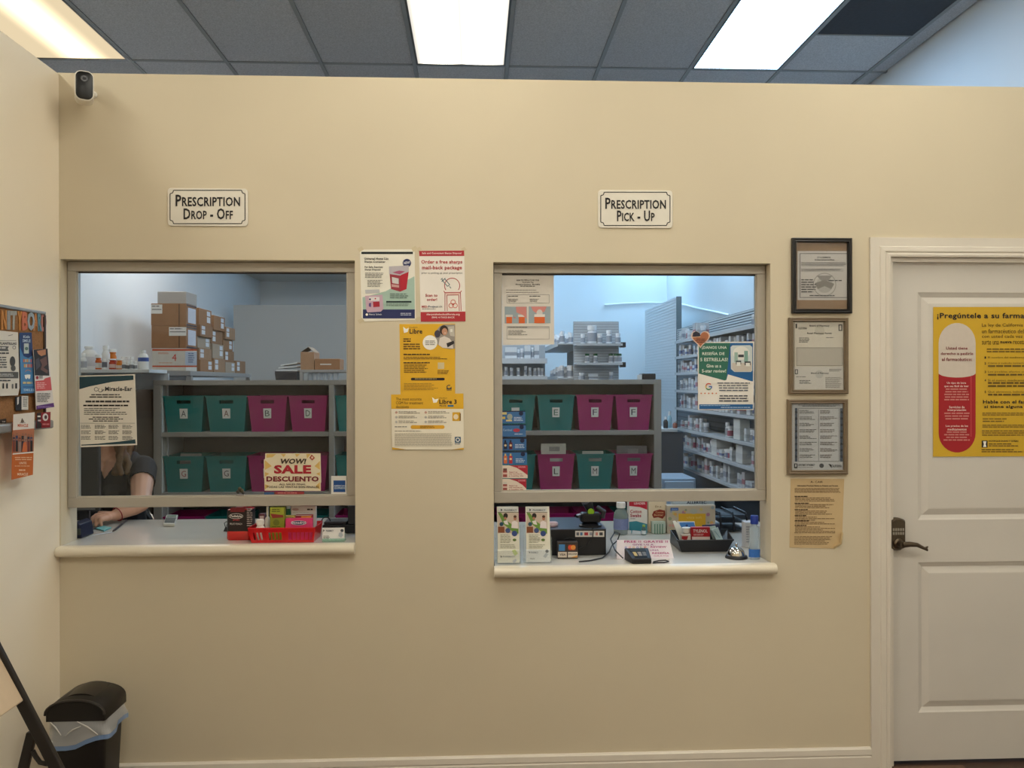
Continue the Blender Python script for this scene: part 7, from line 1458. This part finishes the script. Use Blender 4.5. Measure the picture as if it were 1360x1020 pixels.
# left hand on the lap
for k_ in range(4): a = wrL + Vector((0.012 * (k_ - 1.5), -0.085, 0.004)); cap(wrL, a, 0.018, 0.012); cap(a, a + Vector((0.0, -0.05 + 0.006 * abs(k_ - 1), -0.012)), 0.0095, 0.0075)
cap(wrL + Vector((0.02, -0.03, 0)), wrL + Vector((0.05, -0.075, -0.004)), 0.012, 0.009)
V, N, Fc = remesh(B, 0.0048, 3)
skin = mat((206, 158, 132), 0.5, noise=0.03, scale=14, sss=0.06, name='skin')
per = thing('person', 'person in a black v-neck top seated at the drop-off counter, hand resting on it', 'person', (pel.x, pel.y, 0.0))
from_geo(V, Fc).build('body', skin, per, smooth=True)
zA = hY(131, 637, PYY - 0.12).z; xA = hY(131, 637, PYY - 0.12).x
axd = (elb - shR); axL = (elL - shL)
def dressed(c, n):
    ta = (c - shR).dot(axd) / axd.dot(axd); da = (c - (shR + axd * ta)).length
    if ta > 0.42 and da < 0.085 and c.x > shR.x - 0.09: return False
    tl = (c - shL).dot(axL) / axL.dot(axL); dl = (c - (shL + axL * tl)).length
    if tl > 0.45 and dl < 0.08 and c.x < shL.x + 0.06: return False
    fa = (wri - elb); tf = (c - elb).dot(fa) / fa.dot(fa); df = (c - (elb + fa * max(0, min(1.6, tf)))).length
    if -0.25 < tf and df < 0.075: return False
    if (c - wrL).length < 0.19 and c.z > wrL.z - 0.035 and c.y < wrL.y + 0.05: return False
    if tl > 0.9 and dl < 0.3 and c.z > wrL.z - 0.02 and c.x < pel.x - 0.1 and (c - elL).dot(wrL - elL) > 0 and (c - elL - (wrL - elL) * ((c - elL).dot(wrL - elL) / (wrL - elL).dot(wrL - elL))).length < 0.06: return False
    if c.z > nb.z + 0.015: return False
    if c.y < nb.y + 0.005 and c.z - zA > 1.25 * abs(c.x - xA - 0.02): return False
    if c.z < 0.09: return False
    return True
def layer(test, off):
    used = {}; vv = []; ff = []
    for f in Fc:
        c = sum((V[i] for i in f), Vector()) / len(f)
        if not test(c, None): continue
        ff.append(tuple(used.setdefault(i, len(used)) for i in f))
    vv = [None] * len(used)
    for i, k_ in used.items(): vv[k_] = V[i] + N[i] * off
    return vv, ff
vv, ff = layer(lambda c, n: dressed(c, n) and c.z > pel.z + 0.02, 0.007); from_geo(vv, ff).build('black_top', mat((36, 35, 38), 0.8, noise=0.08, scale=60, bump=0.15, bscale=60), per, smooth=True, solid=0.003)
vv, ff = layer(lambda c, n: dressed(c, n) and c.z <= pel.z + 0.05, 0.006); from_geo(vv, ff).build('trousers', mat((30, 30, 36), 0.8, noise=0.06), per, smooth=True)
# hair: cap over the skull and wavy lengths over the shoulders
Hm = MB(); hc = hd + Vector((0, 0.02, 0.035))
capsule(Hm, hc + Vector((0, 0.022, 0.022)), hc + Vector((0, 0.045, -0.06)), 0.092, 0.08)
for k_ in range(14):
    s_ = 1 if k_ < 9 else -1; j = k_ if s_ > 0 else k_ - 9
    p0_ = hc + Vector((s_ * 0.08, 0.02 - 0.012 * j, 0.0)); pts = [p0_]
    for q in range(1, 8): pts.append(p0_ + Vector((s_ * (0.012 + 0.01 * math.sin(q * 1.5 + j)) + s_ * 0.003 * q * (j % 3), -0.006 * q - 0.004 * j + 0.012 * math.cos(q * 1.3 + j), -0.042 * q)))
    for a, b in zip(pts, pts[1:]): capsule(Hm, a, b, 0.017, 0.014, 8)
HV, HN, HF = remesh(Hm, 0.006, 3)
from_geo(HV, HF).build('hair', mat((110, 84, 58), 0.5, noise=0.3, scale=16, stretch=(6, 6, 1), bump=0.5, bscale=120), per, smooth=True)
for s_ in (-1, 1):
    ey = hd + Vector((s_ * 0.031, -0.077, 0.008)); e_ = MB(); e_.lathe(ey, [(0.0085 * math.sin(math.pi * q / 8), -0.0085 * math.cos(math.pi * q / 8)) for q in range(9)], 12); eo = e_.build('eye', mat((226, 222, 216), 0.2), per, smooth=True)
    MB().lathe(ey + Vector((0, -0.0072, 0)), [(0.005, 0), (0.0045, 0.0012), (0.0, 0.0018)], 12, ry, cap1=False).build('iris', mat((60, 40, 28), 0.2), eo, smooth=True)
    MB().tube([hd + Vector((s_ * 0.016, -0.086, 0.028)), hd + Vector((s_ * 0.032, -0.082, 0.033)), hd + Vector((s_ * 0.048, -0.07, 0.028))], [0.003, 0.0035, 0.002], 6).build('eyebrow', mat((70, 50, 38), 0.7), per, smooth=True)
MB().tube([hd + Vector((-0.024, -0.083, -0.058)), hd + Vector((0, -0.0985, -0.056)), hd + Vector((0.024, -0.083, -0.058))], [0.003, 0.006, 0.003], 8).build('lips', mat((176, 96, 88), 0.45), per, smooth=True)
# red bracelet
d = (wri - elb).normalized(); x, y = frame_of(d); c = wri - d * 0.012
MB().tube([c + (x * math.cos(a) + y * math.sin(a)) * 0.0315 for a in [2 * math.pi * q / 20 for q in range(21)]], 0.0022, 6).build('bracelet', mat((150, 30, 36), 0.5), per, smooth=True)
# stool with curved back
t = thing('stool', 'black padded stool with chrome edged back behind the person', 'chair', (pel.x, pel.y, 0))
zs_ = pel.z - 0.135
m = MB(); m.loft([[Vector((pel.x + x_, pel.y + y_, z)) for x_, y_ in [(a * k, b * k) for a, b in rr(0.42, 0.40, 0.12, 5)]] for z, k in ((zs_ - 0.06, 0.9), (zs_ - 0.05, 1.0), (zs_ - 0.015, 1.0), (zs_, 0.92))]); m.build('seat', mat((28, 28, 30), 0.5), t, smooth=True)
MB().lathe((pel.x, pel.y, 0), [(0.03, 0.06), (0.03, zs_ - 0.061)], 14).build('column', mat((180, 180, 184), 0.2, metal=0.9), t, smooth=True)
for k_ in range(5):
    a = 2 * math.pi * k_ / 5; MB().tube([(pel.x, pel.y, 0.08), (pel.x + 0.28 * math.cos(a), pel.y + 0.28 * math.sin(a), 0.05)], [0.022, 0.014], 8).build('leg', mat((180, 180, 184), 0.2, metal=0.9), t, smooth=True)
    MB().lathe((pel.x + 0.28 * math.cos(a), pel.y + 0.28 * math.sin(a), 0.001), [(0.012, 0), (0.024, 0.01), (0.024, 0.03), (0.012, 0.038)], 10).build('caster', mat((24, 24, 24), 0.5), t, smooth=True)
yb2 = pel.y + 0.20; bx1 = hY(203.5, 688, yb2).x; bcx = pel.x + 0.02; hwb = bx1 - bcx; zbt = hY(190, 674, yb2).z
m = MB(); prof = [(x_ * 1.0, z_) for x_, z_ in rr(hwb * 2, 0.34, 0.12, 6)]
m.loft([[Vector((bcx + x_ * k, yb2 + yo + 0.15 * (x_ * k) ** 2 * -1, zbt - 0.16 + z_ * k)) for x_, z_ in prof] for yo, k in ((0.0, 0.94), (0.01, 1.0), (0.035, 1.0), (0.045, 0.94))]); m.build('backrest', mat((22, 22, 24), 0.55), t, smooth=True)
MB().tube([Vector((bcx + x_ * 1.02, yb2 + 0.022 - 0.15 * x_ ** 2, zbt - 0.16 + z_ * 1.02)) for x_, z_ in prof + prof[:1]], 0.006, 6).build('chrome_edge', mat((206, 206, 210), 0.15, metal=1.0), t, smooth=True)
MB().bar((bcx, yb2 + 0.05, zbt - 0.2), (bcx, pel.y + 0.1, zs_ - 0.03), 0.05, 0.012, (0, 1, 0)).build('back_bracket', mat((60, 60, 62), 0.4, metal=0.6), t)
# monitor seen from behind
YM = 0.33; ma, mb_ = hY(84, 620, YM).x, hY(131, 620, YM).x
ma = max(ma, o1x0 - 0.2)
t = thing('monitor', 'black computer monitor behind the hearing aid flyer', 'monitor', ((ma + mb_) / 2, YM, C1))
zm0, zm1 = C1 + 0.085, hY(110, 560, YM).z
MB().box(ma, YM, zm0, mb_, YM + 0.028, zm1).build('back_shell', mat((46, 45, 46), 0.45, noise=0.04), t, bev=0.006, seg=2)
MB().box(ma + 0.012, YM + 0.0282, zm0 + 0.012, mb_ - 0.012, YM + 0.0295, zm1 - 0.012).build('screen', mat((16, 18, 22), 0.15), t)
MB().box(ma + 0.02, YM - 0.001, zm0 + 0.006, mb_ - 0.015, YM + 0.0, zm0 + 0.012).build('port_strip', mat((110, 110, 112), 0.4), t)
MB().box((ma + mb_) / 2 - 0.02, YM + 0.03, C1 + 0.007, (ma + mb_) / 2 + 0.02, YM + 0.045, zm0 + 0.1).build('stand_neck', blk2, t)
MB().box(ma + 0.02, YM - 0.03, C1 + 0.0005, mb_ - 0.03, YM + 0.07, C1 + 0.0065).build('stand_foot', blk2, t, bev=0.002)
# ================================================================== things on the waiting-area floor
yf, dT = -0.34, 0.18; yb3 = yf + dT
xa3, xb3 = hY(63, 975, yf).x, hY(138, 975, yf).x; tcx, tw = (xa3 + xb3) / 2, xb3 - xa3; YTc = (yf + yb3) / 2
zrim = hY(100, 953, yf).z; hL = hY(95, 933, yf).z - zrim
t = thing('trash_can', 'black swing-top trash can with clear bag in the corner', 'trash can', (tcx, YTc, 0))
bl_ = mat((24, 21, 20), 0.45, noise=0.05, scale=20)
C_ = lambda x, y, z: Vector((tcx + x, YTc + y, z))
MB().loft([[C_(x * k, y * k, z) for x, y in rr(tw, dT, 0.03, 5)] for z, k in ((0.001, 0.8), (0.01, 0.82), (zrim - 0.03, 0.985), (zrim, 1.0))]).build('bin_body', bl_, t, smooth=True)
# arched lid: an arch over the width, run through the depth, with a recessed end face
def arch(y, k, h, x0=0.0):
    pts = [C_(-tw / 2 * 1.06 * k + x0, y, zrim - 0.012)]
    for q in range(17):
        a = math.pi * (1 - q / 16); pts.append(C_(math.cos(a) * tw / 2 * 1.06 * k + x0, y, zrim + 0.012 + max(0, math.sin(a)) ** 0.85 * h))
    return pts + [C_(tw / 2 * 1.06 * k + x0, y, zrim - 0.012)]
m = MB(); m.loft([arch(-dT / 2 * 1.05, 0.97, hL * 0.93), arch(-dT / 2 * 0.98, 1.0, hL), arch(0, 1.0, hL * 1.04), arch(dT / 2 * 0.9, 1.0, hL), arch(dT / 2 * 1.05, 0.92, hL * 0.8)])
lid = m.build('lid', bl_, t, smooth=True)
m = MB(); m.loft([arch(-dT * 0.30, 0.80, hL * 1.10), arch(dT * 0.1, 0.84, hL * 1.13), arch(dT * 0.42, 0.80, hL * 1.08)]); m.build('swing_flap', mat((34, 30, 28), 0.38, noise=0.05), lid, smooth=True)
m = MB(); rim_ = arch(-dT / 2 * 1.05, 0.985, hL * 0.95)[1:-1]; m.tube([p + Vector((0, -0.003, 0)) for p in rim_], 0.005, 6); m.build('lid_edge', mat((40, 36, 34), 0.35), lid, smooth=True)
bagm = mat_clear('clear_bag_film', (220, 222, 224), 0.46, 0.3)
ring0 = rr(tw, dT, 0.035, 6); nr = len(ring0)
ring0 = [tuple(ring0[i // 4][c] + (ring0[(i // 4 + 1) % nr][c] - ring0[i // 4][c]) * (i % 4) / 4 for c in (0, 1)) for i in range(nr * 4)]
RG = random.Random(3); ph = [RG.uniform(0, 6.28) for _ in range(6)]
def bagrow(a, dz=0.0, ex=0.0):
    row = []
    for x, y in ring0:
        th = math.atan2(y / dT, x / tw)
        fold = 0.010 * math.sin(th * 7 + ph[0] + a * 3) + 0.007 * math.sin(th * 13 + ph[1] - a * 5) + 0.004 * math.sin(th * 23 + ph[2] + a * 9)
        k = 1.04 + 0.08 * a + fold * a * 2.2 + ex
        drop = 0.075 - 0.045 * (x / tw) - 0.02 * (y / dT) + 0.008 * math.sin(th * 5 + ph[3])
        row.append(C_(x * k + 0.004 * a, y * k, zrim - 0.0125 - a * (drop - 0.012) + dz))
    return row
m = MB(); m.loft([bagrow(q / 9) for q in range(10)], False, False); bo = m.build('bag_liner', bagm, t, smooth=True)
m = MB(); m.loft([bagrow(1.0, 0, 0.004), bagrow(1.0, -0.016, 0.004)], False, False); m.build('bag_hem', mat_clear('blue_bag_hem', (130, 160, 204), 0.75, 0.35), bo, smooth=True)
for q, (u0_, u1_) in enumerate(((0.1, 0.3), (0.35, 0.62), (0.55, 0.9))):
    p0_, p1_ = C_(tw * (u0_ - 0.5) * 1.05, -dT / 2 * 1.13, zrim - 0.01 - 0.05 * (q % 2)), C_(tw * (u1_ - 0.5) * 1.08, -dT / 2 * 1.19, zrim - 0.055 + 0.03 * (q % 2))
    MB().tube([p0_, p0_.lerp(p1_, 0.5) + Vector((0, -0.002, 0.006)), p1_], [0.0012, 0.0025, 0.0012], 6).build('bag_crease', mat((206, 204, 200), 0.35), bo, smooth=True)
# folding chair against the side wall, only its lower part in view
YH = -0.78
t0 = hY(-38, 800, YH); f_ = hY(92, 1052, YH); f_.z = max(f_.z, 0.012)
ddir = (f_ - t0); tt = (0.02 - t0.z) / ddir.z; f_ = t0 + ddir * tt
t = thing('folding_chair', 'black folding chair with beige back panel beside the trash can', 'chair', (f_.x - 0.15, YH, 0))
fm = mat((36, 32, 30), 0.45, noise=0.06); XW = XL + 0.03
far = Vector((0, 0.38, 0))
top_ = t0
sh_ = 0.0
pv = hY(40, 975, YH)
for k_, o in enumerate((Vector((0, 0, 0)), far * -1)):
    MB().bar(top_ + o, f_ + o, 0.018, 0.036, (1, 0, 0.5)).build('front_rail', fm, t, bev=0.004)
    rl2 = hY(24, 1040, YH); dd = (rl2 - pv); rl2 = pv + dd * ((0.015 - pv.z) / dd.z)
    MB().bar(pv + o + Vector((0, 0.012, 0)), rl2 + o + Vector((0, 0.012, 0)), 0.018, 0.03, (1, 0, -0.3)).build('rear_leg', fm, t, bev=0.004)
b0_ = hY(32, 929, YH); ax_ = (top_ - f_).normalized()
pn = [b0_, b0_ - far, top_ - far, top_]
pn = [p + Vector((0.004, 0.0, 0)) for p in pn]
MB().extrude([p + Vector((0, -0.008 if i in (0, 3) else 0.008, 0)) for i, p in enumerate(pn)], Vector((-0.012, 0, -0.006))).build('back_panel', mat((206, 184, 156), 0.5, noise=0.03), t, bev=0.004)
cpt = [hY(42, 998, YH), hY(46, 1006, YH), hY(52, 1014, YH), hY(62, 1016, YH)]
MB().tube([p + Vector((0, 0.006, 0)) for p in cpt], 0.007, 8).build('link_rod', fm, t, smooth=True)
MB().tube([f_.lerp(top_, 0.12) , f_.lerp(top_, 0.12) - far], 0.009, 8).build('cross_bar', fm, t, smooth=True)
# seat folded flat behind the back panel
q0 = b0_.lerp(top_, 0.12) + Vector((-0.03, 0, -0.012)); q1 = b0_.lerp(top_, 0.95) + Vector((-0.03, 0, -0.012))
MB().extrude([q0 + Vector((0, -0.03, 0)), q0 - far + Vector((0, 0.03, 0)), q1 - far + Vector((0, 0.03, 0)), q1 + Vector((0, -0.03, 0))], Vector((-0.018, 0, -0.009))).build('seat', mat((206, 184, 156), 0.5, noise=0.03), t, bev=0.004)
